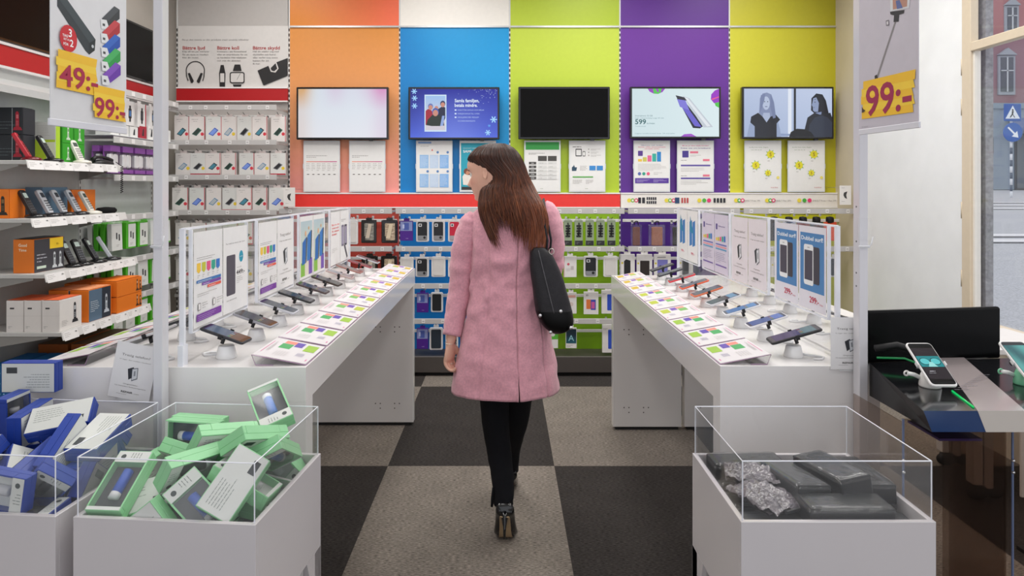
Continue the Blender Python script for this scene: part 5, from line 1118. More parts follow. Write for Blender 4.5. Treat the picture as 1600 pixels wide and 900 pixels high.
carton(-2.70, -2.615, 3.60, 3.72, z2, .155, (OR, OR, OR, OR), 'orange carton at the left of the second shelf, front one', side=sd_k)
carton(-2.74, -2.64, 3.90, 4.12, z2, .165, ('#5a7890', '#6a88a0', '#5a7890', '#e08030'), 'blue grey carton behind the handsets on the second shelf')
carton(-2.74, -2.64, 4.16, 4.4, z2, .15, (OR, OR, OR, OR), 'orange carton behind the handsets at the far end of the second shelf')
z1 = SH[0][0]
ft_r = lambda m, w, h: (handset_print(m, w*.5, h*.2, h*.65, '#a01c30', '#c86a70'),)
sd_r = lambda m, w, h: m.lines(w*.1, h*.45, w*.7, 3, h*.12, h*.02, '#5a6468')
for i, d in enumerate(('lower', 'upper')):
    carton(-2.77, -2.63, 3.72, 3.82, z1+i*.146, .145, ('#1e2228', '#1e2228', '#22262c', '#1e2228'), f'black carton with a red phone picture on the top shelf, {d} of two', side=lambda m, w, h: (sd_r(m, w, h), handset_print(m, w*.8, h*.2, h*.65, '#a01c30', '#c86a70'), m.rect(w*.6, 0, .003, h*.98, '#a8acb0')))
carton(-2.72, -2.60, 3.95, 3.99, z1, .235, ('#c4c4c0', '#c8c8c4', '#a8cc2c', '#d0d0cc'), 'tall white and lime carton behind the black handset on the top shelf', side=lambda m, w, h: (m.rect(0, 0, w*.98, h*.56, '#b4cf30'), m.rect(w*.55, 0, w*.43, h*.5, '#dfe4c8'), m.lines(w*.1, h*.9, w*.7, 8, h*.04, h*.008)))
GR = '#2f9a1e'
for i in range(4):
    a, b = i % 2, i//2
    carton(-2.69, -2.605, 4.02+a*.11, 4.12+a*.11, z1+b*.1205, .12, (GR, GR, GR, GR), f'green phone carton on the top shelf, {["lower", "upper"][b]} {["near", "far"][a]} one of four', side=lambda m, w, h: (m.lines(w*.1, h*.4, w*.5, 3, h*.12, h*.04, '#c8d84a'),), front=lambda m, w, h: handset_print(m, w*.5, h*.2, h*.6, '#c8d8c4', '#5a8a50'))
z5 = SH[4][0]
dots_side = lambda m, w, h: [m.disc(w*a, h*b, .004, '#9ac8e8') for a in (.3, .5, .7) for b in (.3, .55, .8)]
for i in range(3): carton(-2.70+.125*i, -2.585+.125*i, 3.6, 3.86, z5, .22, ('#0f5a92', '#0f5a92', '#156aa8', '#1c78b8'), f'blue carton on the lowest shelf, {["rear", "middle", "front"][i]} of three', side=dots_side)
for i in range(2): carton(-2.70+.19*i, -2.53+.19*i, 3.95, 4.38, z5, .25, ('#a8581c', '#a8581c', '#b8641c', '#8a6a4a'), f'brown orange carton on the lowest shelf, {["rear", "front"][i]} of two', side=sd_o)
# cordless handsets, facing +X, leaning back in their docks
def mk_handset(col, key, dock, scr='#b8c8c0', H_=.15):
    def f():
        o = pack_base('cordless_phone', 'cordless phone')
        m = MB(); m.loft([[(math.cos(a)*r*1.15*.045+.012, math.sin(a)*r*.05, z) for a in [2*PI*k/16 for k in range(16)]] for r, z in ((.9, 0), (1, .006), (.95, .014), (.5, .022), (.1, .024))], dock, 'gloss'); part(m, 'charging_dock', o)
        M = T(.004, 0, .016) @ R(-29, 'Y') @ fr((0, 0, H_/2), Y_, Z_)
        m = MB(); m.rbox(.044, H_, .022, .012, col, 'satin', M=M, ch=.004); part(m, 'handset', o)
        m = MB(); m.T = M @ T(0, 0, .0112); m.rrect(-.015, H_*.16, .030, H_*.2, .003, scr)
        for i in range(3):
            for j in range(5): m.rrect(-.015+i*.011, -H_*.4+j*.0145, .008, .0075, .002, key)
        part(m, 'keypad', o); return o
    return f
def hs(kind, mk, px, X, z, label, rz=0): put(('hs', kind), mk, (X, lpx(px, X), z), (0, 0, math.radians(rz)), label, 'cordless phones on the left wall shelves')
BK = mk_handset('#1a1b1e', '#5c6066', '#141416'); SV = mk_handset('#b8bcc2', '#3a3c40', '#232427', '#26303a'); WH = mk_handset('#dedbd2', '#55585c', '#e2ded2', '#3a4a44', .14); RD = mk_handset('#b01428', '#5a1018', '#6a0c18', '#400a10')
hs('red', RD, 45, -2.56, z1, 'red cordless phone leaning in its dock on the top shelf', 22); hs('black', BK, 80, -2.555, z1, 'black cordless phone leaning in its dock on the top shelf', 8); hs('white', WH, 126, -2.55, z1, 'white cordless phone with a keypad on the top shelf', -12)
for k, (px, kd, mk, d) in enumerate(((52, 'black', BK, 'black'), (78, 'silver', SV, 'silver'), (100, 'silver', SV, 'silver'), (122, 'silver', SV, 'silver'), (142, 'white', WH, 'white'))):
    hs(kd, mk, px, -2.545, z2, f'{d} cordless phone on the second shelf, {ORD[k]} from the near end', 2)
for k, (px, kd, mk, d, rz) in enumerate(((113, 'black', BK, 'black', -5), (129, 'black', BK, 'black', -15), (150, 'black', BK, 'black', 8), (172, 'silver', SV, 'silver', 28))):
    hs(kd, mk, px, -2.47, z3, f'{d} cordless phone on the third shelf, {ORD[k]} from the near end', rz)
o = thing('desk_phone', (-2.55, lpx(160, -2.55), z1), 'black desk phone with a hanging coil cord at the far end of the top shelf', 'desk phone')
m = MB(); m.loft([[(math.cos(a)*.05*r, math.sin(a)*.10*r, z+math.sin(a)*0) for a in [2*PI*k/20 for k in range(20)]] for r, z in ((.95, 0), (1, .008), (.9, .02), (.4, .032))], '#131315', 'satin'); part(m, 'phone_base', o)
m = MB(); m.tube([(0, -.10, .03), (0, -.07, .045), (0, 0, .048), (0, .06, .04), (0, .1, .03)], [.014, .012, .009, .012, .014], '#0e0e10', 'satin', 10); part(m, 'receiver', o)
m = MB(); p = [(.04, .08, .02), (.065, .085, .0)]+[(.075+.007*math.cos(t*.9), .085+.007*math.sin(t*.9), -.01-t*.0019) for t in range(90)]; m.tube(p, .0026, '#111111', 'rubber', 5); part(m, 'coil_cord', o)
o = thing('speaker_puck', (-2.545, lpx(166, -2.545), z2), 'flat black oval speakerphone at the far end of the second shelf', 'speakerphone')
m = MB(); m.loft([[(math.cos(a)*.05*r, math.sin(a)*.085*r, z) for a in [2*PI*k/20 for k in range(20)]] for r, z in ((.8, 0), (1, .01), (1, .022), (.8, .034), (.2, .038))], '#121213', 'cloth'); part(m, 'puck_body', o)
m = MB(); m.disc(0, 0, .02, '#3a3a3c', M=T(0, 0, .0385)); part(m, 'button_plate', o)
# hook rows of the far left bay (facing +X)
def lrail(z, k):
    o = thing('price_rail', (-2.56, 4.91, z), f'grey price rail of the left wall hooks, {ORD[k]} from the top', 'price rail', 'price rails of the left wall')
    m = MB(); m.box(-.006, .004, -.44, .44, -.021, .021, '#c6c5c3', 'satin', .002)
    for s in (-1, 1): m.box(-.21, -.006, s*.43-.003, s*.43+.003, -.01, .004, '#b4b2b0', 'satin')
    part(m, 'rail_strip', o)
    for i in range(6): m = MB(); m.box(.004, .0055, -.38+i*.145, -.34+i*.145, -.015, .015, '#e8e6e5', 'print'); part(m, 'price_tag', o)
for k, z in enumerate((2.138, 1.811, 1.56, 1.294, 1.0, .74)): lrail(z, k)
def mk_green(side):
    def f():
        o = pack_base('cable_carton', 'cable pack'); w, h = .12, .18; m = MB(); m.box(-w/2, w/2, 0, .03, -h, 0, '#4fb822' if side else '#e6e8e4', 'satin', .0015)
        m.T = FRONT(0, -.0005, -h)
        if side: m.rect(-w*.3, h*.06, w*.78, h*.88, '#e4e8e2')
        m.rrect(-w*.1, h*.42, w*.12, h*.24, .003, '#2c2e32'); m.rrect(w*.14, h*.36, w*.12, h*.24, .003, '#2c2e32'); m.lines(-w*.1, h*.2, w*.4, 2, h*.05, h*.015); part(m, 'carton', o)
        return o
    return f
for r, z in enumerate((1.27, .99, .72)):
    for k in range(5):
        for d in range(4):
            y = 4.56+.165*k+rnd.uniform(-.006, .006)
            side = (k+d+r) % 3 > 0
            put(('green', side), mk_green(side), (-2.59-d*.045, y, z-.015), (math.radians(rnd.uniform(-2, 2)), 0, PI/2+math.radians(rnd.uniform(-4, 4))), f'{"green" if side else "white"} cable carton, {ORD[k]} hook of the {["upper", "middle", "lower"][r]} green row, {["outermost", "second", "third", "innermost"][d]}', 'green and white cable cartons')
def mk_purplepack():
    o = pack_base('charger_pack', 'charger pack'); w, h = .125, .185
    m = MB(); m.box(-w/2, w/2, 0, .05, -h*.22, 0, '#8a4aa0', 'satin', .002); m.box(-w/2, w/2, .046, .05, -h*.9, -h*.2, '#8a4aa0', 'satin'); m.box(-w/2, w/2, 0, .05, -h, -h*.86, '#8a4aa0', 'satin', .002); part(m, 'purple_card', o)
    m = MB(); m.rbox(w*.4, h*.5, .03, .014, '#e8e6e8', 'gloss', M=T(-w*.22, .022, -h*.54) @ R(90, 'X'), ch=.006); m.rbox(w*.4, h*.5, .03, .014, '#e8e6e8', 'gloss', M=T(w*.22, .022, -h*.54) @ R(90, 'X'), ch=.006); part(m, 'white_charger', o)
    m = MB(); m.box(-w/2+.001, w/2-.001, .001, .049, -h*.86, -h*.22, '#ffffff', 'clear'); part(m, 'clear_window', o); return o
for k in range(5):
    for d in range(2): put('ppack', mk_purplepack, (-2.6-d*.07, 4.56+.155*k, 1.775), (0, 0, PI/2+math.radians(rnd.uniform(-5, 5))), f'purple and clear charger pack, {ORD[k]} hook from the near end, {["outer", "inner"][d]} one', 'purple charger packs')
def dr_watch(c, b): return lambda m, w, h: (m.rrect(-w*.16, h*.3, w*.32, h*.4, .006, '#22262a'), m.rect(-w*.09, h*.16, w*.18, h*.14, '#22262a'), m.rect(-w*.09, h*.7, w*.18, h*.12, '#22262a'), m.rrect(-w*.1, h*.38, w*.2, h*.24, .003, b), m.rect(w*.4, 0, w*.1, h, c))
for k in range(5):
    for d in range(2):
        c = (k+d) % 2
        put(('watch', c), mk_box(.11, .17, .04, '#e4e2e0', dr_watch(('#c03040', '#d8d6d4')[c], ('#3a4048', '#4a78b0')[c]), 'watch_carton', 'watch box'), (-2.6-d*.07, 4.58+.155*k, 2.10), (0, 0, PI/2+math.radians(rnd.uniform(-6, 6))), f'white smartwatch carton {["with red edge", "with blue dial"][c]}, {ORD[k]} hook from the near end, {["outer", "inner"][d]} one', 'smartwatch cartons')
o = thing('wall_shelf', (-2.78, 4.91, 1.845), 'narrow clear shelf with small white cartons on the left wall', 'shelf'); m = MB(); m.box(.0, .2, -.42, .42, -.004, .0, '#d8dcdc', 'satin'); part(m, 'shelf_board', o)
for k in range(7):
    x0 = -2.70; y0 = 4.50+k*.118; c = ('#e4e4e2', '#dcdcda', '#e4e4e2', '#a8283a', '#e4e4e2', '#e0e0de', '#e4e4e2')[k]
    carton(x0, -2.6, y0, y0+.1, 1.8455, (.075, .075, .075, .09, .1, .085, .09)[k], (c, c, c, c), f'small {"red" if k == 3 else "white"} carton on the narrow clear shelf, {ORD[k]} from the near end', 'small cartons on the narrow clear shelf', side=lambda m, w, h: (m.rect(0, h*.3, w*.9, h*.06, '#3a5a98'), m.rect(0, h*.6, w*.9, h*.06, '#3a5a98')), front=lambda m, w, h: m.poly([(w*.35, h*.2), (w*.6, h*.2), (w*.6, h*.8), (w*.45, h*.7)], '#2a2c30'), name='small_carton')
# ================================================================ PERSON
WYc = 2.95; WK = WYc/FP
def wx(px): return (px-VX)*WK
def wz(py): return EYE-(py-VY)*WK
def cr(tab, t):
    """Catmull-Rom through (t, value) rows, t rising"""
    if t <= tab[0][0]: return tab[0][1]
    if t >= tab[-1][0]: return tab[-1][1]
    for i in range(len(tab)-1):
        if t <= tab[i+1][0]:
            a, b = tab[i], tab[i+1]; h = b[0]-a[0]; u = (t-a[0])/h
            ma = (b[1]-tab[i-1][1])/(b[0]-tab[i-1][0])*h if i else b[1]-a[1]
            mb = (tab[i+2][1]-a[1])/(tab[i+2][0]-a[0])*h if i+2 < len(tab) else b[1]-a[1]
            return (2*u**3-3*u*u+1)*a[1]+(u**3-2*u*u+u)*ma+(-2*u**3+3*u*u)*b[1]+(u**3-u*u)*mb
def gs(x, w): return math.exp(-(x/w)**2)
def curve_pts(P, n):
    T_ = [i/(len(P)-1) for i in range(len(P))]
    return [tuple(cr(list(zip(T_, [p[k] for p in P])), i/(n-1)) for k in range(len(P[0]))) for i in range(n)]
def limb(mb, P, col, mat, n=24, seg=14, wr=None):
    """P rows: x, y, z, radius"""
    C = curve_pts(P, n); rs = []; pts = []
    for i, c in enumerate(C): pts.append(c[:3]); rs.append(c[3]*(1+(wr(i/(n-1)) if wr else 0)))
    mb.tube(pts, rs, col, mat, seg)
HEAD = Matrix.Translation((-.067, 2.955, 1.560)) @ Matrix.Rotation(math.radians(66), 4, 'Z') @ Matrix.Rotation(math.radians(-9), 4, 'X')
yf = [(-.118, .045), (-.112, .074), (-.100, .086), (-.088, .081), (-.078, .086), (-.07, .084), (-.06, .089), (-.045, .088), (-.02, .086), (0, .080), (.012, .083), (.03, .092), (.055, .090), (.08, .074), (.1, .045), (.11, .004)]
yb = [(-.118, .04), (-.1, .045), (-.07, .055), (-.04, .078), (0, .096), (.04, .096), (.07, .082), (.095, .05), (.11, .004)]
hw = [(-.118, .014), (-.112, .026), (-.1, .036), (-.085, .048), (-.06, .058), (-.03, .066), (0, .070), (.04, .073), (.07, .064), (.095, .042), (.11, .004)]
def nose(z): return cr([(-.056, 0), (-.05, .006), (-.043, .022), (-.036, .028), (-.02, .019), (0, .009), (.012, .003), (.02, 0)], z)
m = MB(); rings = []
for i in range(64):
    z = -.118+.228*i/63; r = []
    for k in range(72):
        t = 2*PI*k/72; c, s = math.cos(t), math.sin(t)
        x = cr(hw, z)*math.copysign(abs(c)**.9, c)
        if s >= 0:
            y = cr(yf, z)*s**.82
            y += s*(nose(z)*gs(x, .0105) + .006*gs(x, .02)*(gs(z+.064, .004)+gs(z+.075, .004)) - .005*gs(x, .02)*gs(z+.0695, .002)
                    - .010*(gs(x-.031, .015)+gs(x+.031, .015))*gs(z-.004, .013) + .004*(gs(x-.03, .018)+gs(x+.03, .018))*gs(z-.022, .007)
                    + .004*(gs(x-.042, .018)+gs(x+.042, .018))*gs(z+.028, .016))
        else: y = -cr(yb, z)*(-s)**.9
        r.append((x, y, z))
    rings.append(r)
m.loft(rings, '#d3a08a', 'skin', M=HEAD)
for s in (-1, 1):   # ears
    m.loft([[(s*(.068+.010*a), -.008+.012*rr_*math.cos(t)-.006*a, -.006+.025*rr_*math.sin(t)) for t in [2*PI*k/18 for k in range(18)]] for a, rr_ in ((0, .7), (.5, .85), (1, 1.0), (1.1, .85), (.7, .6), (.6, .2))], '#d3a08a', 'skin', M=HEAD)
limb(m, [(-.012, 2.955, 1.36, .060), (-.02, 2.955, 1.42, .050), (-.035, 2.95, 1.48, .047), (-.045, 2.95, 1.53, .05)], '#d3a08a', 'skin')
# torso under the coat
m.loft([[(.012+a*math.cos(t), 2.955+b*math.sin(t), z) for t in [2*PI*k/28 for k in range(28)]] for z, a, b in ((.80, .14, .09), (.86, .155, .10), (.95, .145, .095), (1.07, .115, .08), (1.2, .13, .09), (1.3, .14, .08), (1.35, .13, .06), (1.41, .07, .05))], '#d3a08a', 'skin')
SHL = (-.155, 2.955, 1.365); SHR = (.185, 2.955, 1.395)
ARL = [(-.138, 2.955, 1.340, .034), (-.180, 2.965, 1.22, .040), (-.192, 2.975, 1.08, .036), (-.212, 2.955, .96, .031), (-.232, 2.925, .845, .022)]
ARR = [(.178, 2.955, 1.375, .034), (.207, 2.97, 1.26, .040), (.205, 3.0, 1.13, .036), (.18, 3.10, 1.12, .030), (.15, 3.20, 1.16, .022)]
limb(m, ARL, '#d3a08a', 'skin'); limb(m, ARR, '#d3a08a', 'skin')
def hand(m, M, curl=1.0, sx=1):
    """local: wrist at the origin, fingers down -Z, pinky side -Y, thumb side +Y, palm towards +X"""
    def lm(P, n=14, seg=10): 
        C = curve_pts([(p[0]*sx, p[1], p[2], p[3]) for p in P], n); m.tube([c[:3] for c in C], [c[3] for c in C], '#d3a08a', 'skin', seg, M=M)
    rings = []
    for z, yc, b, a in ((.012, 0, .020, .017), (-.01, 0, .024, .016), (-.03, .001, .032, .0155), (-.055, 0, .037, .0145), (-.072, -.001, .037, .012), (-.082, -.001, .033, .008)):
        rings.append([((a*math.cos(t)+.002)*sx, yc+b*math.sin(t), z) for t in [2*PI*k/20 for k in range(20)]])
    if sx < 0: rings = [r[::-1] for r in rings]
    m.loft(rings, '#d3a08a', 'skin', M=M)
    for y, L, r in ((-.029, .80, .0072), (-.0105, .94, .0080), (.0095, 1.0, .0083), (.029, .93, .0080)):
        c = curl
        lm([(0, y*.85, -.055, r*1.05), (-.002, y, -.080, r*1.1), (.008*c, y*1.02, -.080-.026*L, r), (.028*c, y*1.0, -.080-.040*L, r*.96), (.044*c, y*.97, -.080-.036*L, r*.9), (.050*c, y*.95, -.080-.020*L, r*.72)])
    lm([(.006, .012, -.018, .012), (.014, .030, -.035, .0115), (.022, .042, -.058, .0098), (.026, .044, -.078, .009), (.028, .040, -.092, .007)])
HL = Matrix.Translation((-.234, 2.922, .838)) @ Matrix.Rotation(math.radians(-28), 4, 'Z') @ Matrix.Rotation(math.radians(4), 4, 'Y')
HR = Matrix.Translation((.15, 3.20, 1.16)) @ Matrix.Rotation(math.radians(25), 4, 'Z') @ Matrix.Rotation(math.radians(112), 4, 'X')
hand(m, HL, 1.0, 1); hand(m, HR, 1.15, -1)
# legs
LGN = [(-.045, 2.97, .86, .082), (-.047, 2.968, .64, .056), (-.038, 2.972, .43, .042), (-.017, 2.940, .28, .036), (-.004, 2.885, .165, .024)]
LGF = [(.062, 2.975, .86, .080), (.059, 3.02, .64, .055), (.048, 3.13, .44, .042), (.031, 3.25, .27, .034), (.022, 3.325, .12, .024)]
limb(m, LGN, '#d3a08a', 'skin'); limb(m, LGF, '#d3a08a', 'skin')
def foot(m, x, y, lift): limb(m, [(x, y+.005, .135, .021), (x, y+.015, .125, .021), (x, y+.06, .075, .017), (x, y+.12, .032, .014), (x, y+.17, .020, .010)], '#d3a08a', 'skin')
limb(m, [(-.003, 2.882, .175, .022), (-.003, 2.872, .15, .021), (-.003, 2.885, .085, .016), (-.003, 2.915, .036, .013), (-.003, 2.95, .022, .012), (-.003, 2.98, .018, .009)], '#d3a08a', 'skin'); foot(m, .02, 3.31, 0)
raw = m.build('body_raw')
md = raw.modifiers.new('r', 'REMESH'); md.mode = 'VOXEL'; md.voxel_size = .0038; md.use_smooth_shade = True
ms = raw.modifiers.new('s', 'SMOOTH'); ms.factor = .5; ms.iterations = 2
dg = bpy.context.evaluated_depsgraph_get(); me = bpy.data.meshes.new_from_object(raw.evaluated_get(dg))
bpy.data.objects.remove(raw)
for q in list(me.color_attributes): me.color_attributes.remove(q)
HI = HEAD.inverted(); ca = me.color_attributes.new('Col', 'FLOAT_COLOR', 'POINT'); dd = []
sk = H('#e2b09a'); lip = H('#b25f58'); brow = H('#5a3a2c'); chk = H('#d98f7c')
for v in me.vertices:
    p = HI @ v.co; c = sk
    if p.z > -.13 and p.y > .03 and abs(p.x) < .07:
        if -.080 < p.z < -.059 and abs(p.x) < .024*(1-abs(p.z+.0695)/.02): c = lip
        elif abs(abs(p.x)-.033) < .017 and abs(p.z-.024+.12*(abs(p.x)-.03)) < .0032: c = brow
        else: c = mixc(sk, chk, .5*gs(abs(p.x)-.043, .02)*gs(p.z+.03, .02))
    dd += [c[0], c[1], c[2], 1]
ca.data.foreach_set('color', dd); me.materials.clear(); me.materials.append(MAT['skin']); me.update()
me.name = 'person'; W0 = bpy.data.objects.new('person', me); COL.objects.link(W0)
tag(W0, 'woman with long brown hair in a pink coat seen from behind, looking left', 'person')
def wpart(mb, name, parent=W0): return mb.build(name, parent)
for s in (-1, 1):
    m = MB(); m.ball((s*.031, .0675, .003), .0110, '#e8e4e0', 'gloss', M=HEAD); m.ball((s*.031, .0762, .003), (.005, .0028, .005), '#3a2a20', 'gloss', M=HEAD)
    m.tube([(s*(.031+x), .0815-abs(x)*.35+.001, .0085-abs(x)*.25) for x in (-.013, -.006, 0, .006, .013)], .0019, '#2a1a14', 'hair', 5, M=HEAD)
    wpart(m, 'eye')
# trousers
def wrk(seed, a): return lambda t: a*noise.noise(Vector((t*9, seed, 0)))+a*.6*noise.noise(Vector((t*23, seed, 3)))
m = MB()
def trouser(P, x0):
    C = curve_pts(P, 46); rings = []
    for i, c in enumerate(C):
        t = i/45; r = []
        for k in range(32):
            a = 2*PI*k/32; rr_ = c[3]*(1+.07*noise.noise(Vector((math.cos(a)*1.2, math.sin(a)*1.2+x0, t*9)))+.03*noise.noise(Vector((math.cos(a)*2, math.sin(a)*2+x0, t*30))))
            r.append((c[0]+rr_*math.cos(a), c[1]+rr_*1.06*math.sin(a), c[2]))
        rings.append(r)
    m.loft(rings, '#131317', 'cloth')
TRN = [(-.045, 2.96, .13, 0)]
trouser([(-.006, 2.888, .160, .0420), (-.006, 2.895, .195, .0435), (-.010, 2.920, .26, .0480), (-.022, 2.948, .33, .0515), (-.034, 2.968, .41, .0565), (-.045, 2.97, .55, .0635), (-.048, 2.965, .72, .078), (-.045, 2.96, .86, .095)], 0)
m2 = m
m2.tube([(-.050, 2.885, .23), (-.053, 2.875, .19), (-.055, 2.87, .155)], [.004, .006, .005], '#101014', 'cloth', 6)
wpart(m2, 'trouser_leg')
m = MB(); trouser([(.02, 3.33, .115, .046), (.025, 3.29, .22, .048), (.04, 3.18, .36, .055), (.052, 3.10, .48, .062), (.058, 3.03, .62, .068), (.062, 2.985, .76, .082), (.062, 2.97, .86, .095)], 7); wpart(m, 'trouser_leg')
# shoes
def shoe(x, y, yaw=0, up=0.0):
    def bd(p):
        if not up or p[1] > .12: return p
        t = math.radians(up)*min(1, (.12-p[1])/.03); c, s = math.cos(t), math.sin(t); u, v = p[1]-.12, p[2]-.006
        return (p[0], .12+u*c+v*s, .006-u*s+v*c)
    M = Matrix.Translation((x, y, 0)) @ Matrix.Rotation(math.radians(yaw), 4, 'Z')
    m = MB(); S_ = [(-.022, .085, .128, .024), (-.018, .083, .140, .028), (.0, .078, .135, .031), (.03, .060, .112, .032), (.06, .032, .082, .034), (.09, .010, .060, .038), (.12, .006, .052, .040), (.15, .006, .046, .036), (.175, .006, .036, .025), (.192, .008, .024, .010)]
    rings = []
    for yy, z0, z1, w in S_:
        w *= 1.28; rings.append([(w*math.copysign(abs(math.cos(t))**.8, math.cos(t)), yy, (z0+z1)/2+(z1-z0)/2*math.copysign(abs(math.sin(t))**.7, math.sin(t))) for t in [-2*PI*k/20 for k in range(20)]])
    rings = [[bd(q) for q in r] for r in rings]
    m.loft(rings, '#121214', 'gloss', M=M); s = wpart(m, 'shoe')
    m = MB(); rings = [[(w*.72*u, yy-.002, z0+.0005-.003*(1-u*u)) for u in (-1, -.5, 0, .5, 1)]+[(w*.72*u, yy-.002, z0-.004) for u in (1, .5, 0, -.5, -1)] for yy, z0, z1, w in S_[:-1]]
    rings = [[bd(q) for q in r] for r in rings]
    m.loft(rings, '#a58c6c', 'satin', M=M); m.build('sole', s)
    m = MB(); m.tube([bd(q) for q in [(0, -.004, .095), (0, -.014, .075), (.001, -.018, .045), (.001, -.018, .0)]], [.022, .013, .0065, .0048], '#0e0e10', 'gloss', 12, M=M); m.build('stiletto_heel', s)
shoe(-.003, 2.80, -3, 25); shoe(.02, 3.305, 2)
# coat
CW = [(.625, .232), (.70, .222), (.80, .205), (.90, .187), (1.0, .168), (1.09, .158), (1.2, .165), (1.3, .176), (1.36, .174), (1.395, .150), (1.425, .100), (1.45, .075), (1.475, .068)]
CD = [(.625, .175), (.70, .166), (.80, .152), (.90, .138), (1.0, .124), (1.09, .115), (1.2, .122), (1.3, .122), (1.36, .104), (1.395, .090), (1.425, .075), (1.45, .066), (1.475, .062)]
CX = [(.625, .000), (.8, .004), (1.0, .010), (1.2, .014), (1.36, .017), (1.43, .008), (1.475, -.004)]
m = MB(); NC = 200; VT = math.radians(-78); rings = []; ZV = .75
sa = [VT, math.radians(-117), math.radians(-40), math.radians(20), math.radians(200)]
for i in range(92):
    z = .625+.85*(i/91)**1.0; r = []
    for k in range(NC+1):
        t = VT+2*PI*k/NC
        low = max(0, min(1, (1.05-z)/.42)); fold = .014*low*math.sin(5*t+1.2+z*1.5)+.008*low*math.sin(9*t+z*2)
        wr = .0055*noise.noise(Vector((math.cos(t)*2.2, math.sin(t)*2.2, z*11)))+.0035*noise.noise(Vector((math.cos(t)*4+9, math.sin(t)*4, z*24)))
        waist = gs(z-1.1, .16); wr *= 1.15+1.7*waist; wr += .006*noise.noise(Vector((math.cos(t)*1.3+z*1.5, math.sin(t)*1.3, z*4.5+5)))
        wr += .006*gs(t-math.radians(-140), .25)*math.sin((z-1.2)*60+t*4)*gs(z-1.24, .09)
        g = 1.5*sum(gs(((t-q+PI) % (2*PI)-PI), .014) for q in sa[1:4]) + (gs(((t-VT+PI) % (2*PI)-PI), .017) if z > ZV else 0)
        rr_ = 1+fold; a = cr(CW, z)*rr_+wr-.0065*g; b = cr(CD, z)*rr_+wr-.0045*g
        c, s = math.cos(t), math.sin(t)
        sh = .022*max(0, c)*gs(z-1.40, .05)     # raised strap shoulder
        x = cr(CX, z)+a*math.copysign(abs(c)**.92, c); y = 2.955+b*math.copysign(abs(s)**.92, s)
        if z < ZV:
            gap = .008*(ZV-z)/.12
            if k == 0: x += gap*.9
            if k == NC: x -= gap*.5; y -= .004
        r.append((x, y, z+sh))
    rings.append(r)
n = NC+1; v = [p for r in rings for p in r]; f = [(i*n+k, i*n+k+1, (i+1)*n+k+1, (i+1)*n+k) for i in range(91) for k in range(NC)]
PK = '#dc9fac'
m.add(v, f, PK, 'wool', True)
m.box(-.03, .03, -.0, .002, -.0, .07, '#1b1418', 'cloth', M=Matrix.Translation((.052, 2.800, .66)))  # dark sheet inside the vent stands in for the shade in the slit
coat = wpart(m, 'coat'); so = coat.modifiers.new('thickness', 'SOLIDIFY'); so.thickness = .005; so.offset = -1
def sleeve(P, seed, cuff=True):
    m = MB(); C = curve_pts(P, 54); rs = [c[3]*(1+.05*noise.noise(Vector((i*.32, seed, 0)))+.045*math.sin(i*.9+seed)*gs(i/53-.52, .16)) for i, c in enumerate(C)]
    # wrinkled tube
    pts = [Vector(c[:3]) for c in C]; rings = []
    up = Vector((0, 1, 0))
    for i, p in enumerate(pts):
        d = (pts[min(i+1, 53)]-pts[max(i-1, 0)]).normalized(); a = d.cross(up).normalized(); b = a.cross(d).normalized(); r = []
        for k in range(28):
            t = -2*PI*k/28; q = rs[i]*(1+.09*noise.noise(Vector((math.cos(t)*1.6, math.sin(t)*1.6+seed, i*.3)))+.05*noise.noise(Vector((math.cos(t)*3, math.sin(t)*3+seed, i*.7+4)))); r.append(tuple(p+(a*math.cos(t)+b*math.sin(t)*1.08)*q))
        rings.append(r)
    rings = [[tuple(Vector(q)*.55+pts[-1]*.45) for q in rings[-1]]]+rings[::-1]
    m.loft(rings[::-1], PK, 'wool'); m.build('sleeve', coat)
sleeve([(-.118, 2.955, 1.375, .040), (-.138, 2.955, 1.340, .056), (-.163, 2.96, 1.27, .059), (-.183, 2.968, 1.17, .056), (-.192, 2.975, 1.07, .052), (-.212, 2.955, .96, .046), (-.229, 2.93, .862, .040)], 1)
sleeve([(.150, 2.955, 1.405, .040), (.178, 2.955, 1.380, .056), (.202, 2.96, 1.30, .055), (.206, 2.98, 1.20, .050), (.203, 3.01, 1.13, .048), (.18, 3.09, 1.125, .043), (.155, 3.17, 1.155, .038)], 5)
m = MB(); m.loft([[(-.004+a*math.cos(t), 2.955+b*math.sin(t), z+.012*math.sin(t)) for t in [2*PI*k/30 for k in range(30)]] for z, a, b in ((1.43, .10, .078), (1.455, .088, .072), (1.475, .083, .070), (1.478, .078, .066), (1.45, .078, .064))], PK, 'wool', cap=False); m.build('collar', coat)
# rings on the hand
m = MB(); m.tube([(.006+.0098*math.cos(t), .0095+.0098*math.sin(t), -.094) for t in [2*PI*k/14 for k in range(14)]], .0013, '#e8e4dc', 'metal', 6, closed=True, M=HL); wpart(m, 'finger_ring')
m = MB(); m.tube([(.004+.022*math.cos(t), .0+.028*math.sin(t), -.004) for t in [2*PI*k/24 for k in range(24)]], .0016, '#e6dccc', 'metal', 6, closed=True, M=HL); wpart(m, 'bracelet')
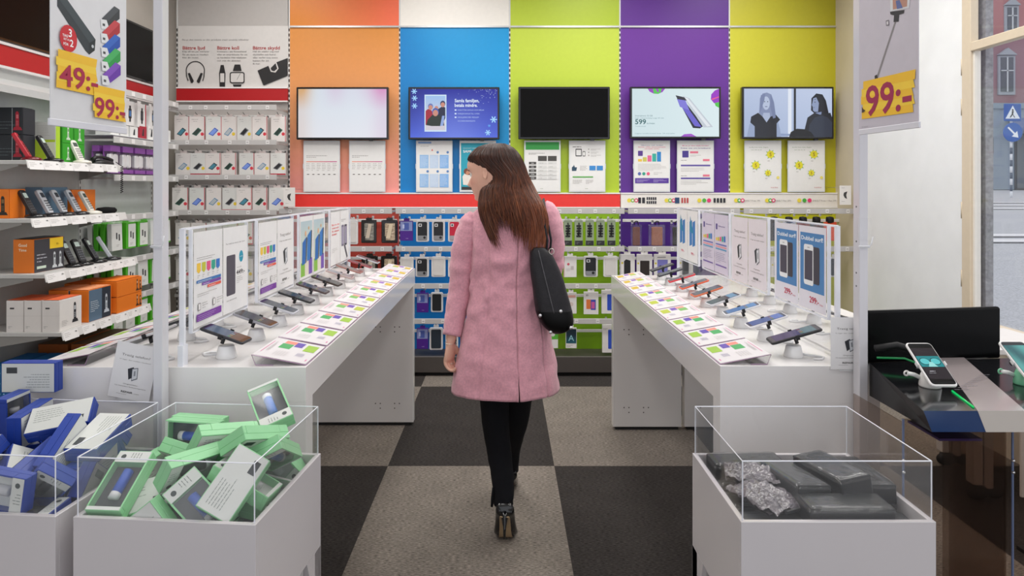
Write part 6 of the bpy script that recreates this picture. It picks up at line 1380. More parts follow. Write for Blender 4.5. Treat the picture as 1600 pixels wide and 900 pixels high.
# hair
HLf = [(224, 768), (228, 752), (234, 743), (242, 736), (249, 733), (254, 737), (260, 745), (266, 753), (272, 761), (278, 765), (286, 762), (292, 756), (300, 753), (320, 751), (340, 754), (360, 762), (392, 775)]
HRt = [(224, 786), (228, 796), (234, 804), (242, 810), (250, 814), (262, 819), (275, 823), (299, 835), (320, 846), (337, 851), (358, 853), (392, 849)]
HYc = [(224, 2.955), (240, 2.955), (285, 2.945), (305, 2.915), (325, 2.875), (345, 2.855), (392, 2.838)]
HB = [(224, .02), (228, .045), (236, .066), (250, .083), (280, .088), (305, .080), (325, .062), (345, .042), (370, .030), (392, .022)]
def hp(s, py, off=0):
    l, r = wx(cr(HLf, py)), wx(cr(HRt, py)); a = (r-l)/2+off; u = s*PI
    return ((l+r)/2-a*math.cos(u), cr(HYc, py)-(cr(HB, py)+off)*math.sin(u), wz(py))
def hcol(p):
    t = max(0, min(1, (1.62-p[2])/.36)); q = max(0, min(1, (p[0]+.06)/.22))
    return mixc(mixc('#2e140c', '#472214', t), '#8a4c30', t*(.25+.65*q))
m = MB(); rings = []
for i in range(40):
    py = 224+(336-224)*i/39; r = []
    for k in range(48):
        t = 2*PI*k/48; l, rr_ = wx(cr(HLf, py)), wx(cr(HRt, py)); a = (rr_-l)/2*.94
        wob = 1+.03*noise.noise(Vector((t*6, py*.02, 1)))
        r.append(((l+rr_)/2-a*math.cos(t)*wob, cr(HYc, py)+cr(HB, py)*.93*math.sin(-t)*wob*(1 if math.sin(t) > 0 else .85), wz(py)))
    rings.append(r)
rings = rings[::-1]
rg = random.Random(11)
def zend(s): return cr([(0, 362), (.1, 372), (.2, 378), (.3, 352), (.42, 350), (.5, 366), (.62, 384), (.8, 388), (1, 380)], s)
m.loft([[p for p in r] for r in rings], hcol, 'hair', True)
def lock(s, y0, y1, off, rad, drift, phase):
    pts = []; rs = []; n = 26
    for i in range(n):
        t = i/(n-1); py = y0+(y1-y0)*t; ss = s+drift*t*t+.012*math.sin(t*7+phase)*t; ss = max(-.02, min(1.02, ss))
        p = hp(ss, py, off*(.4+.6*math.sin(PI*min(1, t*1.2)))+.002*math.sin(t*11+phase)*t); pts.append(p); rs.append(rad*(.5+.5*min(1, t*6))*(1-max(0, (t-.62)/.38)**1.4*.93))
    tone = rg.uniform(-.35, .45)
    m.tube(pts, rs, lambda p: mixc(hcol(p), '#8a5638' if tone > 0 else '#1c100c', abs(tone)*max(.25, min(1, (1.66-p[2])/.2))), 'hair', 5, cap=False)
for i in range(520):
    s = rg.uniform(-.01, 1.01); lock(s, 224.5+rg.uniform(0, 3), zend(s)+rg.uniform(-30, 9), rg.uniform(.0, .006), rg.uniform(.0022, .0048), rg.uniform(-.05, .07), rg.uniform(0, 6))
for i in range(220):   # fine wisps
    s = rg.uniform(.02, .98); lock(s, 262+rg.uniform(0, 40), zend(s)+rg.uniform(-12, 16), rg.uniform(.004, .010), rg.uniform(.0009, .0017), rg.uniform(-.09, .1), rg.uniform(0, 6))
for i in range(60):    # far side of the crown and nape
    s = rg.uniform(1.05, 1.92); lock2 = []
    for j in range(14):
        py = 225+j*(8.2); l, r_ = wx(cr(HLf, py)), wx(cr(HRt, py)); lock2.append(((l+r_)/2-(r_-l)/2*math.cos(s*PI), cr(HYc, py)-cr(HB, py)*.86*math.sin(s*PI), wz(py)))
    m.tube(lock2, [.004*(1-j/15) for j in range(14)], hcol, 'hair', 5, cap=False)
wpart(m, 'hair')
# ---------------------------------------------------------------- shoulder bag
BYc = 2.835; BK_ = BYc/FP
def gx(px): return (px-VX)*BK_
def gz(py): return EYE-(py-VY)*BK_
gl = [(386, 833), (392, 829), (400, 828), (415, 828), (449, 832), (484, 837), (505, 846), (516, 857), (521, 866)]
gr = [(386, 850), (392, 857), (400, 864), (428, 877), (450, 884), (471, 890), (490, 894), (505, 895), (514, 889), (519, 880), (521, 872)]
gd = [(386, .028), (400, .042), (440, .055), (490, .066), (510, .060), (518, .040), (521, .015)]
bag = thing('shoulder_bag', (gx(861), BYc, gz(521)), 'black leather shoulder bag with metal studs hanging from the shoulder of the woman', 'bag')
BL = Matrix.Translation((-gx(861), -BYc, -gz(521)))
def bring(py, sc=1.0, n=40):
    l, r = gx(cr(gl, py)), gx(cr(gr, py)); d = cr(gd, py)*sc; a = (r-l)/2*sc; o = []
    for k in range(n):
        t = 2*PI*k/n; c, s = math.cos(t), math.sin(t); dent = 1-.07*gs(t-4.5, .5)*gs(py-415, 16)+.035*noise.noise(Vector((c*2, s*2, py*.05)))
        o.append(((l+r)/2+a*math.copysign(abs(c)**.72, c)*dent, BYc+d*math.copysign(abs(s)**.6, s)*dent, gz(py)))
    return o
m = MB(); m.T = BL; m.loft([bring(p) for p in [488-2.6*i for i in range(40)]], '#242226', 'leather'); part(m, 'bag_body', bag)
m = MB(); m.T = BL; m.loft([bring(p, 1.012 if p < 517 else 1) for p in [521, 520, 518, 515, 511, 506, 500, 494, 488, 484, 483]], '#070708', 'bagbase'); part(m, 'bag_base', bag)
m = MB(); m.T = BL; m.tube([(gx(841+(py-392)*.245), BYc-cr(gd, py)*1.0-.001, gz(py)) for py in range(390, 486, 5)], .0022, '#5a585c', 'leather', 6); part(m, 'piping', bag)
for px, py in ((843, 489), (874, 482), (859, 515), (890, 508)):
    m = MB(); m.T = BL; m.ball((gx(px), BYc-cr(gd, py)*(.86 if px in (843, 890) else 1.0)-.003, gz(py)), (.0075, .004, .0075), '#dcdcde', 'metal', 12, 6); part(m, 'metal_stud', bag)
def strap(dy, dx):
    m = MB(); m.T = BL
    m.tube([(gx(855)+dx, BYc-.01+dy, gz(392)), (gx(857)+dx, 2.84+dy, gz(376)), (gx(853)+dx, 2.835+dy*.8, gz(355)), (gx(850)+dx*.6, 2.85+dy*.6, gz(335)), (gx(850)+dx*.3, 2.90, 1.435), (gx(852), 2.955+.2*dy, 1.447), (gx(856), 3.03, 1.40), (gx(862), 3.05+dy, 1.28), (gx(864), 2.96, 1.21), (gx(860), 2.885, gz(390))], .0048, '#201e22', 'leather', 8); return m
part(strap(-.006, -.004), 'strap', bag); part(strap(.012, .012), 'strap', bag)
m = MB(); m.T = BL; m.tube([(gx(861)+.010*math.cos(t), BYc-.028, gz(392)+.012*math.sin(t)) for t in [2*PI*k/16 for k in range(16)]], .002, '#c9c4bc', 'metal', 6, closed=True); part(m, 'strap_ring', bag)
# ================================================================ BARGAIN BINS
ZR = .779; ZB = .532; ZA = .907
def bin_(cx, cy, rz, W_b, D_b, label, fl=.619):
    o = thing('bargain_bin', (cx, cy, 0), label, 'bin', 'white bargain bins with clear rims', math.radians(rz)); a, b = W_b/2, D_b/2; t = .012; c = '#cdc8ca'
    m = MB(); m.box(-a, a, -b, -b+t, ZB, ZR, c, 'lacquer', .001); m.box(-a, a, b-t, b, ZB, ZR, c, 'lacquer', .001); m.box(-a, -a+t, -b+t, b-t, ZB, ZR, c, 'lacquer', .001); m.box(a-t, a, -b+t, b-t, ZB, ZR, c, 'lacquer', .001); m.box(-a+t, a-t, -b+t, b-t, ZB, fl, '#c8c4c4', 'satin'); part(m, 'tray', o)
    for sx in (-1, 1):
        for sy in (-1, 1):
            m = MB(); x0 = sx*a; y0 = sy*b
            m.box(x0, x0-sx*t, y0, y0-sy*.045, 0, ZB, c, 'lacquer', .001); m.box(x0-sx*t, x0-sx*.045, y0, y0-sy*t, 0, ZB, c, 'lacquer', .001)
            P = [(0, 0), (.10, 0), (.045, -.14), (0, -.14)]
            m.prism([(p*-sy, q) for p, q in P], 0, t, c, 'lacquer', M=fr((x0 if sx < 0 else x0-t, y0, ZB), Y_, Z_)); part(m, 'leg', o)
    m = MB(); q = .0035
    m.box(-a+.004, a-.004, -b+.006, -b+.006+q, ZR-.04, ZA, '#ffffff', 'clear'); m.box(-a+.004, a-.004, b-.006-q, b-.006, ZR-.04, ZA, '#ffffff', 'clear')
    m.box(-a+.004, -a+.004+q, -b+.01, b-.01, ZR-.04, ZA, '#ffffff', 'clear'); m.box(a-.004-q, a-.004, -b+.01, b-.01, ZR-.04, ZA, '#ffffff', 'clear'); part(m, 'clear_rim', o)
    m = MB(); e = '#e8ecf0'; A, Bq = a-.0057, b-.0077; r = .0016
    m.tube([(-A, -Bq, ZA), (A, -Bq, ZA), (A, Bq, ZA), (-A, Bq, ZA)], r, e, 'acrylic_edge', 4, closed=True)
    for sx in (-1, 1):
        for sy in (-1, 1): m.tube([(sx*A, sy*Bq, ZR-.001), (sx*A, sy*Bq, ZA)], r, e, 'acrylic_edge', 4)
    part(m, 'rim_edge', o); return o
bin_(-.721, 1.670, -4.9, .413, .394, 'white bargain bin full of green packs, in front of the left table')
bin_(-1.175, 1.707, -5, .42, .394, 'white bargain bin full of blue packs in the bottom left corner')
bin_(.718, 1.66, 0, .42, .382, 'white bargain bin of black film wrapped cartons, in front of the right table', .704)
PG = [(-0.6065,1.7077,0.638,0.916,0,-0,0.4),
(-0.8184,1.7849,0.638,0,-0.334,-0.943,0),
(-0.6877,1.5655,0.6547,0.227,0.973,-0.04,-0.009),
(-0.8447,1.5533,0.638,0,-1,-0.013,0),
(-0.8396,1.655,0.638,0,0.999,-0.036,-0),
(-0.651,1.4984,0.662,0.03,-0.03,-0.706,0.707),
(-0.8186,1.7988,0.71,0,0.98,-0.198,0),
(-0.6876,1.7611,0.66,0.605,-0.132,0.012,0.785),
(-0.8212,1.786,0.674,0.075,0,-0,-0.997),
(-0.7123,1.6315,0.6902,0.728,0.442,-0.437,-0.29),
(-0.6167,1.6538,0.6779,0.155,-0.079,0.101,-0.98),
(-0.6547,1.7661,0.7029,0.004,-0.709,0.693,-0.133),
(-0.5832,1.5867,0.705,0.657,-0.054,0.092,-0.746),
(-0.5739,1.6564,0.7447,0.732,0.085,0.061,0.673),
(-0.7026,1.7663,0.731,0.541,0.106,-0.174,-0.816),
(-0.8208,1.8065,0.7478,0.021,0.991,-0.133,-0.001),
(-0.8692,1.6583,0.698,0.46,0.46,-0.537,-0.537),
(-0.5915,1.8245,0.7606,0.609,0.638,0.305,-0.359),
(-0.8177,1.6302,0.698,0.48,0.48,-0.519,-0.519),
(-0.7001,1.6544,0.7743,0.233,-0.209,0.212,-0.926),
(-0.7748,1.8154,0.7831,0.003,-0.043,-0.999,0.021),
(-0.8349,1.6821,0.758,0,0.737,0.676,-0),
(-0.6542,1.6356,0.7842,0.722,0.284,0.091,0.624),
(-0.8052,1.5116,0.7359,0.265,-0.208,0.676,0.655),
(-0.6087,1.6018,0.8093,0.97,-0.012,0.24,-0.047),
(-0.682,1.5314,0.7852,0.841,0.404,0.272,-0.236),
(-0.6092,1.5377,0.8305,0.445,-0.715,-0.514,-0.165),
(-0.6039,1.7803,0.7739,0.263,0.268,-0.588,0.716),
(-0.8933,1.7026,0.782,0.521,-0.521,-0.478,0.478),
(-0.7889,1.7276,0.8178,0.315,0.938,0.023,-0.142),
(-0.8177,1.7987,0.8442,0.064,-0.061,-0.689,0.719),
(-0.7316,1.6003,0.8466,0.419,0.777,0.423,0.206),
(-0.8367,1.5769,0.7767,0.297,-0.942,-0.137,-0.07),
(-0.5712,1.6975,0.8373,0.334,0.653,0.68,-0.022),
(-0.8201,1.8356,0.8427,0.719,0.689,-0.061,-0.064),
(-0.8802,1.5728,0.8157,0.646,0.218,0.193,-0.706),
(-0.6093,1.6634,0.8832,0.534,0.046,-0.331,-0.777),
(-0.6944,1.688,0.874,0.794,-0.467,-0.109,0.374),
(-0.6174,1.801,0.9198,0.476,0.112,-0.242,0.838)]
PB = [(-1.1118,1.8253,0.638,0.077,0,0,-0.997),
(-1.0606,1.6938,0.638,0.65,-0,-0,-0.76),
(-1.3237,1.7336,0.638,0,-0.737,-0.676,0),
(-1.0089,1.603,0.662,0.478,-0.478,0.521,-0.521),
(-1.0157,1.8015,0.674,0.737,0,0,0.676),
(-1.2688,1.851,0.6557,0.069,-0.122,0.009,0.99),
(-1.24,1.6757,0.6607,0.45,0.136,0.055,0.881),
(-1.3064,1.5532,0.662,0.707,-0.706,0.03,-0.03),
(-1.0461,1.5913,0.6957,0.546,-0.495,-0.505,0.449),
(-1.1186,1.6768,0.6691,0.693,-0.231,-0.178,0.66),
(-1.2241,1.743,0.6996,0.891,-0.225,0.39,-0.055),
(-1.2876,1.6326,0.6945,0.112,0.14,0.176,-0.968),
(-1.2583,1.8799,0.7194,0.697,-0.705,-0.056,-0.117),
(-1.1533,1.6136,0.696,0.516,0.218,-0.193,-0.805),
(-1.313,1.8265,0.7696,0.056,0.735,0.671,0.078),
(-1.0555,1.8381,0.7132,0.042,-0.295,0.013,0.954),
(-1.0877,1.5595,0.7511,0.042,-0.033,-0.051,0.997),
(-1.2081,1.8151,0.7247,0.415,-0.042,-0.909,-0.022),
(-1.2753,1.5501,0.746,0.707,-0.706,0.031,-0.031),
(-1.1192,1.8085,0.7154,0.645,0.211,-0.208,-0.704),
(-1.337,1.8569,0.8625,0.017,0.706,-0.045,0.707),
(-1.1877,1.7361,0.7451,0.614,-0.233,0.326,-0.679),
(-1.2956,1.6159,0.7256,0.021,-0.115,-0.193,0.974),
(-1.0748,1.7417,0.7477,0.743,-0.213,0.416,-0.478),
(-1.0021,1.6812,0.7564,0.629,0.267,-0.655,-0.323),
(-1.2756,1.6515,0.7841,0.651,0.004,-0.181,0.737),
(-1.1403,1.5383,0.8217,0.081,0.02,-0.707,0.702),
(-1.1003,1.8195,0.7997,0.029,-0.019,0.864,-0.502),
(-1.0355,1.7126,0.7914,0.458,0.497,-0.503,-0.539),
(-1.3528,1.6764,0.7871,0.535,0.413,-0.574,-0.462),
(-1.2669,1.8012,0.8123,0.299,0.004,0.02,-0.954),
(-1.2595,1.8136,0.8728,0.485,-0.464,-0.534,0.515),
(-1.1913,1.6739,0.7877,0.109,0.808,-0.431,-0.386),
(-1.2909,1.6499,0.8275,0.722,-0.008,-0.252,0.644),
(-1.1504,1.6382,0.8247,0.329,-0.619,0.685,-0.197),
(-1.305,1.5567,0.863,0.453,-0.543,-0.453,-0.543),
(-1.1371,1.7674,0.8389,0.904,0.276,0.099,-0.31),
(-1.0783,1.6042,0.7995,0.175,0.35,0.797,-0.46),
(-1.0271,1.7293,0.8675,0.089,-0.693,0.708,0.103),
(-1.1047,1.8474,0.8231,0.102,0.107,0.858,-0.492),
(-1.3313,1.9243,0.967,0.003,0.003,-0.707,-0.707),
(-1.0883,1.6831,0.8539,0.635,-0.334,-0.614,0.33),
(-1.1557,1.7828,0.893,0.291,-0.947,-0.133,-0.037)]
def mk_pb(cart, card, dev, end, seed):
    def f():
        o = pack_base('boxed_power_bank', 'boxed gadget'); L, w, t = .149, .083, .035; r = random.Random(seed)
        m = MB(); h = t*.45
        m.box(-L/2, L/2, -w/2, w/2, -t/2, -t/2+h, cart, 'satin', .001)
        m.box(-L/2, -L/2+.030, -w/2, w/2, -t/2+h, t/2, cart, 'satin', .001); m.box(L/2-.010, L/2, -w/2, w/2, -t/2+h, t/2, cart, 'satin', .001)
        m.box(-L/2+.030, L/2-.010, -w/2, -w/2+.004, -t/2+h, t/2, cart, 'satin'); m.box(-L/2+.030, L/2-.010, w/2-.004, w/2, -t/2+h, t/2, cart, 'satin')
        m.T = T(0, 0, t/2+.0002); m.rect(-L/2+.002, -w/2+.002, .028, w-.004, card); m.rect(L/2-.009, -w/2+.002, .008, w-.004, card)
        m.lines(-L/2+.006, w*.2, .018, 4, .007, .0018, '#8a908c', seed=seed); m.disc(-L/2+.016, -w*.28, .006, '#4a5050')
        m.T = fr((0, 0, -t/2-.0002), X_, (0, -1, 0)); m.rect(-L/2+.002, -w/2+.002, L-.004, w-.004, card)
        m.lines(-L*.4, w*.3, L*.5, 6, .007, .002, '#9aa09c', seed=seed+2); m.rect(L*.2, -w*.35, L*.2, w*.2, '#3c4044')
        part(m, 'carton', o)
        m = MB(); m.box(-L/2+.031, L/2-.011, -w/2+.004, w/2-.004, -t/2+h, -t/2+h+.001, '#dcdfdc' if seed % 3 else '#4a4c52', 'print'); part(m, 'inner_card', o)
        m = MB(); m.tube([(-.032, 0, .004), (-.030, 0, .004), (.036, 0, .004), (.038, 0, .004)], [.006, .0115, .0115, .006], dev, 'satin', 14); m.tube([(.026, 0, .004), (.039, 0, .004)], .0119, end, 'satin', 14); part(m, 'power_bank', o)
        m = MB(); m.box(-L/2+.030, L/2-.010, -w/2+.004, w/2-.004, t/2-.001, t/2-.0003, '#ffffff', 'film'); part(m, 'clear_window', o)
        return o
    return f
GC = '#93d09c'; BC = '#1f3f9c'
def shuffle_place(P, tag_, cart, devs, side, grp, col):
    top = sorted(range(len(P)), key=lambda i: -P[i][2])
    for rank, i in enumerate(top):
        x, y, z, qw, qx, qy, qz = P[i]; k = i % len(devs)
        from mathutils import Quaternion
        Mx = Matrix.Translation((x, y, z)) @ Quaternion((qw, qx, qy, qz)).normalized().to_matrix().to_4x4()
        key = (tag_, k)
        if key not in FIRST: FIRST[key] = mk_pb(cart, '#d4d6d2', devs[k][0], devs[k][1], k+(3 if tag_ == 'b' else 0))(); o = FIRST[key]
        else: o = dup(FIRST[key])
        o.matrix_basis = Mx
        fx, fy = (x-CB[tag_][0]), (y-CB[tag_][1]); hpos = 'left' if fx < -.06 else 'right' if fx > .06 else 'middle'; dpos = 'front' if fy < -.05 else 'back' if fy > .06 else 'centre'
        o['label'] = f'{col} power bank pack, {devs[k][2]} inside, {dpos} {hpos}, {ORDX[rank]} highest in its bin'; o['group'] = grp
ORDX = ORD+['fifteenth', 'sixteenth', 'seventeenth', 'eighteenth', 'nineteenth', 'twentieth']+[a+'-'+b for a in ('twenty', 'thirty', 'forty', 'fifty') for b in ORD[:9]]
CB = {'g': (-.721, 1.67), 'b': (-1.175, 1.707)}
shuffle_place(PG, 'g', GC, [('#2456c0', '#e8e8ea', 'blue bank'), ('#3a3d44', '#e8e8ea', 'grey bank'), ('#e4e6ea', '#b8bcc4', 'white bank'), ('#3a78d0', '#dfe4ea', 'light blue bank'), ('#46b050', '#e8e8ea', 'green bank')], 0, 'green power bank packs', 'mint green')
shuffle_place(PB, 'b', BC, [('#26282e', '#c8c8cc', 'black bank'), ('#3c4048', '#9aa0a8', 'grey bank'), ('#e2e2e6', '#b8bcc4', 'white bank'), ('#2a3a9a', '#d0d4e0', 'navy bank')], 0, 'blue power bank packs', 'deep blue')
def mk_black():
    o = pack_base('wrapped_carton', 'box'); L, w, t = .186, .078, .0455; m = MB(); m.box(-L/2, L/2, -w/2, w/2, -t/2, t/2, '#101116', 'satin', .002)
    m.T = T(0, 0, t/2+.0002); m.rect(-L*.42, -w*.35, L*.3, w*.1, '#4a4c52'); m.lines(-L*.42, w*.25, L*.4, 2, .008, .002, '#5a5c62'); part(m, 'carton', o)
    m = MB(); r = random.Random(3); nx, ny = 22, 12; P = []
    for s in (1,):
        vs_ = []; 
        for j in range(ny+1):
            for i in range(nx+1):
                u, v = i/nx-.5, j/ny-.5; e = max(abs(u), abs(v))*2
                vs_.append((u*(L+.008), v*(w+.008), t/2+.0025+.002*noise.noise(Vector((u*14, v*9, 2)))+(.001 if e < .9 else -.010*(e-.9)*10)))
        m.add(vs_, [(j*(nx+1)+i, j*(nx+1)+i+1, (j+1)*(nx+1)+i+1, (j+1)*(nx+1)+i) for j in range(ny) for i in range(nx)], '#ffffff', 'film', True)
    part(m, 'plastic_film', o); return o
BH = .0465; BZ0 = .6585
def blk(x, y, layer, yaw, label, dz=0, pitch=0, roll=0):
    o = dup(FIRST['blk']) if 'blk' in FIRST else mk_black(); FIRST.setdefault('blk', o)
    o.matrix_basis = Matrix.Translation((x, y, BZ0+BH*(layer+.5)+dz)) @ R(yaw) @ R(pitch, 'Y') @ R(roll, 'X'); o['label'] = label; o['group'] = 'black wrapped cartons'
blk(.760, 1.528, 2, 0, 'black film wrapped carton lying crosswise at the front of the right bin')
blk(.700, 1.655, 2, 96, 'black film wrapped carton pointing at the camera, left middle of the right bin', .010, 5, 3)
blk(.790, 1.655, 2, 101, 'black film wrapped carton pointing at the camera, middle of the right bin', .030, 4, -6)
blk(.872, 1.680, 2, 90, 'black film wrapped carton beside the right wall of the right bin', .006, 2)
blk(.632, 1.79, 2, 2, 'black film wrapped carton lying crosswise in the back left corner of the right bin', -.01)
for k, (x, y, yaw, lb) in enumerate(((.63, 1.54, 2, 'front left'), (.82, 1.535, -2, 'front right'), (.63, 1.64, 1, 'middle left'), (.82, 1.63, 0, 'middle right'), (.63, 1.75, -1, 'back left'), (.82, 1.74, 1, 'back right'))):
    blk(x, y, 1, yaw, f'black film wrapped carton in the lower layer of the right bin, {lb}')
def foilbag(x, y, z, sx, sy, rz, seed, label):
    o = thing('foil_bag', (x, y, z), label, 'foil bag', 'crumpled silvery bags in the right bin', math.radians(rz)); m = MB(); n = 20; P = []
    for s in (1, -1):
        v = [(u*sx, w*sy, s*(.016*(1-abs(2*u)**3)*(1-abs(2*w)**3)+.002)+.010*noise.noise(Vector((u*6+seed, w*6, s*.2)))+.006*noise.noise(Vector((u*15, w*13+seed, s)))) for w in [j/n-.5 for j in range(n+1)] for u in [i/n-.5 for i in range(n+1)]]
        f = [(j*(n+1)+i, j*(n+1)+i+1, (j+1)*(n+1)+i+1, (j+1)*(n+1)+i) for j in range(n) for i in range(n)]
        m.add(v, f if s > 0 else [q[::-1] for q in f], '#6a646a', 'foil', True)
    part(m, 'foil_sheet', o); part(MB().box(-.02, .02, -sy*.5-.006, -sy*.5+.004, -.003, .003, '#2a2a2e', 'satin'), 'seal', o)
foilbag(.612, 1.60, .775, .11, .15, 25, 1, 'crumpled silver bag at the front left of the right bin'); foilbag(.615, 1.70, .785, .13, .09, -15, 4, 'crumpled silver bag at the back left of the right bin')

# ================================================================ BLACK DEMO COUNTER ON THE RIGHT
ZC = .97
def on(px, py, z=ZC): Y = (EYE-z)*FP/(py-VY); return ((px-VX)/FP*Y, Y)
cn = thing('demo_counter', (1.30, 1.85, 0), 'black and blue demo counter with a silver stripe and smoked glass base on the right', 'counter'); OX, OY = -1.30, -1.85
FL = on(1443, 642); BL_ = (1.097, 2.055); FR_ = (1.72, FL[1]); BR_ = (1.90, 2.16)
s0, s1, s2, s3 = on(1525, 641), on(1600, 641), (1.425, 2.12), (1.345, 2.115)
def q3(p, z): return (p[0]+OX, p[1]+OY, z)
LB = (FL[0]+.020, FL[1]-.0)
m = MB(); v = [q3(FL, ZC), q3(FR_, ZC), q3(BR_, ZC), q3(BL_, ZC), q3(LB, .92), q3((FR_[0]+.02, FR_[1]), .92), q3(BR_, .872), q3(BL_, .872)]
m.add(v, [(7, 6, 5, 4), (3, 7, 4, 0), (1, 5, 6, 2), (2, 6, 7, 3)], '#08080a', 'blackpanel'); m.add(v, [(0, 1, 2, 3)], '#0c0c10', 'gloss'); m.add(v, [(0, 4, 5, 1)], '#123666', 'gloss'); part(m, 'counter_top', cn)
m = MB(); e = .0006; v = [q3((s0[0], FL[1]-.0008), ZC+e), q3((s1[0], FL[1]-.0008), ZC+e), q3(s2, ZC+e), q3(s3, ZC+e)]; m.add(v, [(0, 1, 2, 3)], '#a79c9c', 'lacquer')
yl = FL[1]-.0008; lo0 = (s0[0]+.020, yl); lo1 = (s1[0]+.020, yl)
m.add([q3((s0[0], yl), ZC+e), q3((s1[0], yl), ZC+e), q3(lo1, .92), q3(lo0, .92)], [(0, 3, 2, 1)], '#c4bdb6', 'lacquer')
m.T = fr(q3(s0, ZC+.0012), Vector((s1[0]-s0[0], 0, 0)), Y_) @ Matrix.Shear('XY', 4, (0, 0)) 
for i in range(9): w = .062; m.lines(.055+.0225*i*.9, .16+i*.017, w, 1, 1, .0028, '#77707a', seed=i)
part(m, 'silver_stripe', cn)
m = MB(); m.box(.002, .47, 0, .022, 0, .162, '#060607', 'blackpanel', .006, M=Matrix.Translation(q3((1.098, 2.075), ZC-.01)) @ R(9)); part(m, 'back_screen', cn)
m = MB(); a1, a2 = on(1488, 612), on(1521, 637); m.tube([q3(a1, ZC+.002), q3(a2, ZC+.002)], .0022, '#10c864', 'screen', 8); part(m, 'green_light_strip', cn)
m = MB(); z = ZC+.05; m.tube([q3((1.10, 2.03), z), q3((1.16, 2.02), z+.012), q3((1.21, 1.99), z), q3((1.23, 1.96), z-.02)], .010, '#141416', 'rubber', 10); m.tube([q3((1.10, 2.02), z-.025), q3((1.17, 2.0), z-.022), q3((1.22, 1.96), z-.04)], .003, '#0a6a38', 'screen', 6); part(m, 'cable_arm', cn)
for (x0, x1, nm) in ((1.02, 1.285, 'left'), (1.30, 1.62, 'right')):
    m = MB(); y0, y1 = 1.75, 2.0; t = .004
    m.box(x0+OX, x1+OX, y0+OY, y0+t+OY, 0, .905, '#ffffff', 'smoked'); m.box(x0+OX, x0+t+OX, y0+t+OY, y1+OY, 0, .895, '#ffffff', 'smoked'); m.box(x1-t+OX, x1+OX, y0+t+OY, y1+OY, 0, .895, '#ffffff', 'smoked'); part(m, 'smoked_glass_panel', cn)
    m = MB(); m.box(x0-.002+OX, x0+.002+OX, y0-.003+OY, y0+.001+OY, 0, .905, '#5f6c8c', 'satin')
    for zz in (.80, .77): m.ball((x0+OX, y0-.004+OY, zz), .004, '#e8e8ea', 'metal', 8, 6)
    part(m, 'edge_profile', cn)
m = MB(); m.box(1.12+OX, 1.23+OX, 1.76+OY, 1.90+OY, .845, .851, '#5b4fae', 'satin'); m.box(1.16+OX, 1.20+OX, 1.82+OY, 1.86+OY, .851, .9, '#333333'); part(m, 'purple_shelf', cn)
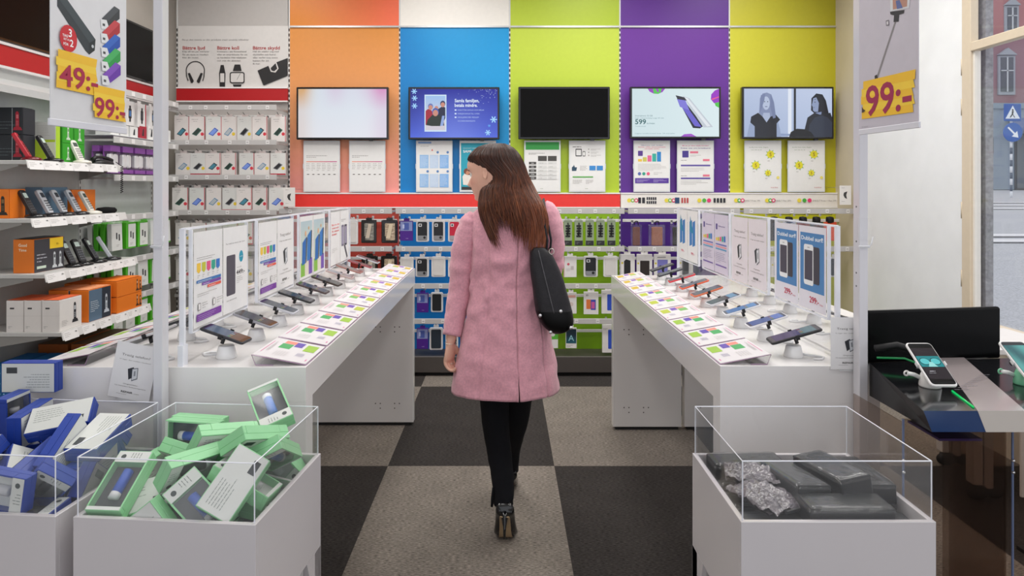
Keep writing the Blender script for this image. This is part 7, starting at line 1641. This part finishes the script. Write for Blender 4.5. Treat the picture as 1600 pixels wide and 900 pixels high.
def demo(x, y, spec, label, stc, rz):
    up = Vector((0, .82, .575)).normalized(); w = Vector((1, 0, 0))
    # phone: local long axis X -> up, width Y -> -w? keep right handed: Z = X x Y
    L = .145; c = Vector((x+.004, y, ZC+.062)); n = up.cross(-w)   # towards the viewer
    if n.y > 0: n = -n
    M = Matrix(((up.x, -w.x, 0, c.x), (up.y, -w.y, 0, c.y), (up.z, -w.z, 0, c.z), (0, 0, 0, 1))); zc = up.cross(-w); M[0][2], M[1][2], M[2][2] = zc
    p = make_phone('#e9e7e6', '#101216', '#0a0a0c', L=L, Wp=.069, clip='#dcdcdc'); p.matrix_basis = M; tag(p, label, None, 'phones on the demo counter')
    sc_ = [k for k in kids(p) if k.name.startswith('phone_screen')][0]
    m = MB(); m.T = T(0, 0, .0042) @ R(90); W_s, H_s = .060, .118    # print frame: x right, y up
    m.T = Matrix.Translation((0, 0, .0044)) @ Matrix(((0, 1, 0, 0), (-1, 0, 0, 0), (0, 0, 1, 0), (0, 0, 0, 1)))
    if spec == 'face':
        m.rect(-.030, -.052, .060, .104, '#241c24', 'screen'); m.rect(-.030, -.012, .060, .036, '#1d8a90', 'screen'); m.disc(-.014, .006, .014, '#0c3c40', 'screen', ry=.012); m.disc(.014, .006, .014, '#0c3c40', 'screen', ry=.012); m.disc(-.014, .006, .012, '#5cc8cc', 'screen', ry=.010); m.disc(.014, .006, .012, '#5cc8cc', 'screen', ry=.010)
        m.poly([(-.004, .004), (.004, .004), (.012, -.012), (-.012, -.012)], '#9ae0de', 'screen'); m.lines(-.018, -.028, .036, 1, 1, .002, '#b8b8c0'); m.lines(-.022, -.034, .044, 1, 1, .0016, '#88888e')
    else: m.grid(-.031, -.056, .062, .112, 6, 10, lambda u, v: mixc('#1f5a60', '#59a8a4', .5+.5*math.sin(u*5+v*4)), 'screen')
    m.build('screen_picture', sc_)
    o = thing('demo_stand', (x+.010, y+.012, ZC+.0005), stc[1], 'phone stand', 'stands on the demo counter', rz)
    m = MB(); m.lathe([(0, 0), (.026, 0), (.027, .004), (.023, .03), (.019, .040), (0, .041)], stc[0], 'gloss', 22); part(m, 'cone_base', o)
    m = MB(); m.tube([(-.018, .01, .02), (-.035, .012, .028), (-.05, .018, .03)], .0055, '#eef0ee', 'satin', 8); m.tube([(-.052+.006*math.cos(t), .018, .03+.006*math.sin(t)) for t in [2*PI*k/14 for k in range(14)]], .0025, stc[0], 'satin', 6, closed=True); part(m, 'cable', o)
x, y = 1.118, 1.80; demo(x, y, 'face', 'white smartphone showing a teal face with glasses on the black demo counter', ('#ece9e6', 'white cone stand under the face picture phone on the demo counter'), 0)
demo(1.385, 1.82, 'teal', 'smartphone with teal abstract screen at the right edge of the photo', ('#7cc8a0', 'green tinted cone stand at the right edge of the photo'), 0)  # green light on this stand is put into its base colour
# desk with wheels behind the counter
o = thing('wheeled_desk', (2.36, 3.45, 0), 'white wheeled desk seen through the smoked glass on the right', 'desk')
m = MB(); m.box(-.42, .38, -.2, .3, .70, .725, '#e2dedc', 'satin', .002); part(m, 'desk_top', o)
for dx, dy in ((-.06, -.15), (.05, .25)):
    m = MB(); m.box(dx-.055, dx-.01, dy-.03, dy+.03, .07, .70, '#dcd8d6', 'satin', .003); m.box(dx+.0, dx+.045, dy-.025, dy+.025, .05, .66, '#cfcbc9', 'satin', .003); m.box(dx-.012, dx+.002, dy-.02, dy+.02, .4, .42, '#cfcbc9'); part(m, 'column_leg', o)
    m = MB(); m.ball((dx-.03, dy-.02, .035), (.055, .03, .035), '#15161a', 'rubber', 14, 8); m.ball((dx+.06, dy-.01, .03), (.04, .028, .03), '#15161a', 'rubber', 14, 8); m.box(dx-.05, dx+.06, dy-.02, dy+.01, .045, .06, '#15161a', 'rubber'); part(m, 'caster', o)
o = thing('notice_board', (2.20, 2.75, 0), 'white standing notice seen through smoked glass at the right edge', 'sign'); 
m = MB(); m.box(-.12, .12, 0, .01, .25, .62, '#d8d4d0', 'print'); m.T = FRONT(-.12, -.0005, .25); m.poly([(.05, .05), (.07, .05), (.12, .3), (.10, .3)], '#3a3838'); m.lines(.03, .33, .18, 1, 1, .006); part(m, 'board', o)
m = MB(); m.box(-.08, .08, -.06, .08, 0, .015, '#222222', 'satin'); m.box(-.012, .012, .0, .012, .015, .26, '#222222', 'satin'); part(m, 'foot', o)
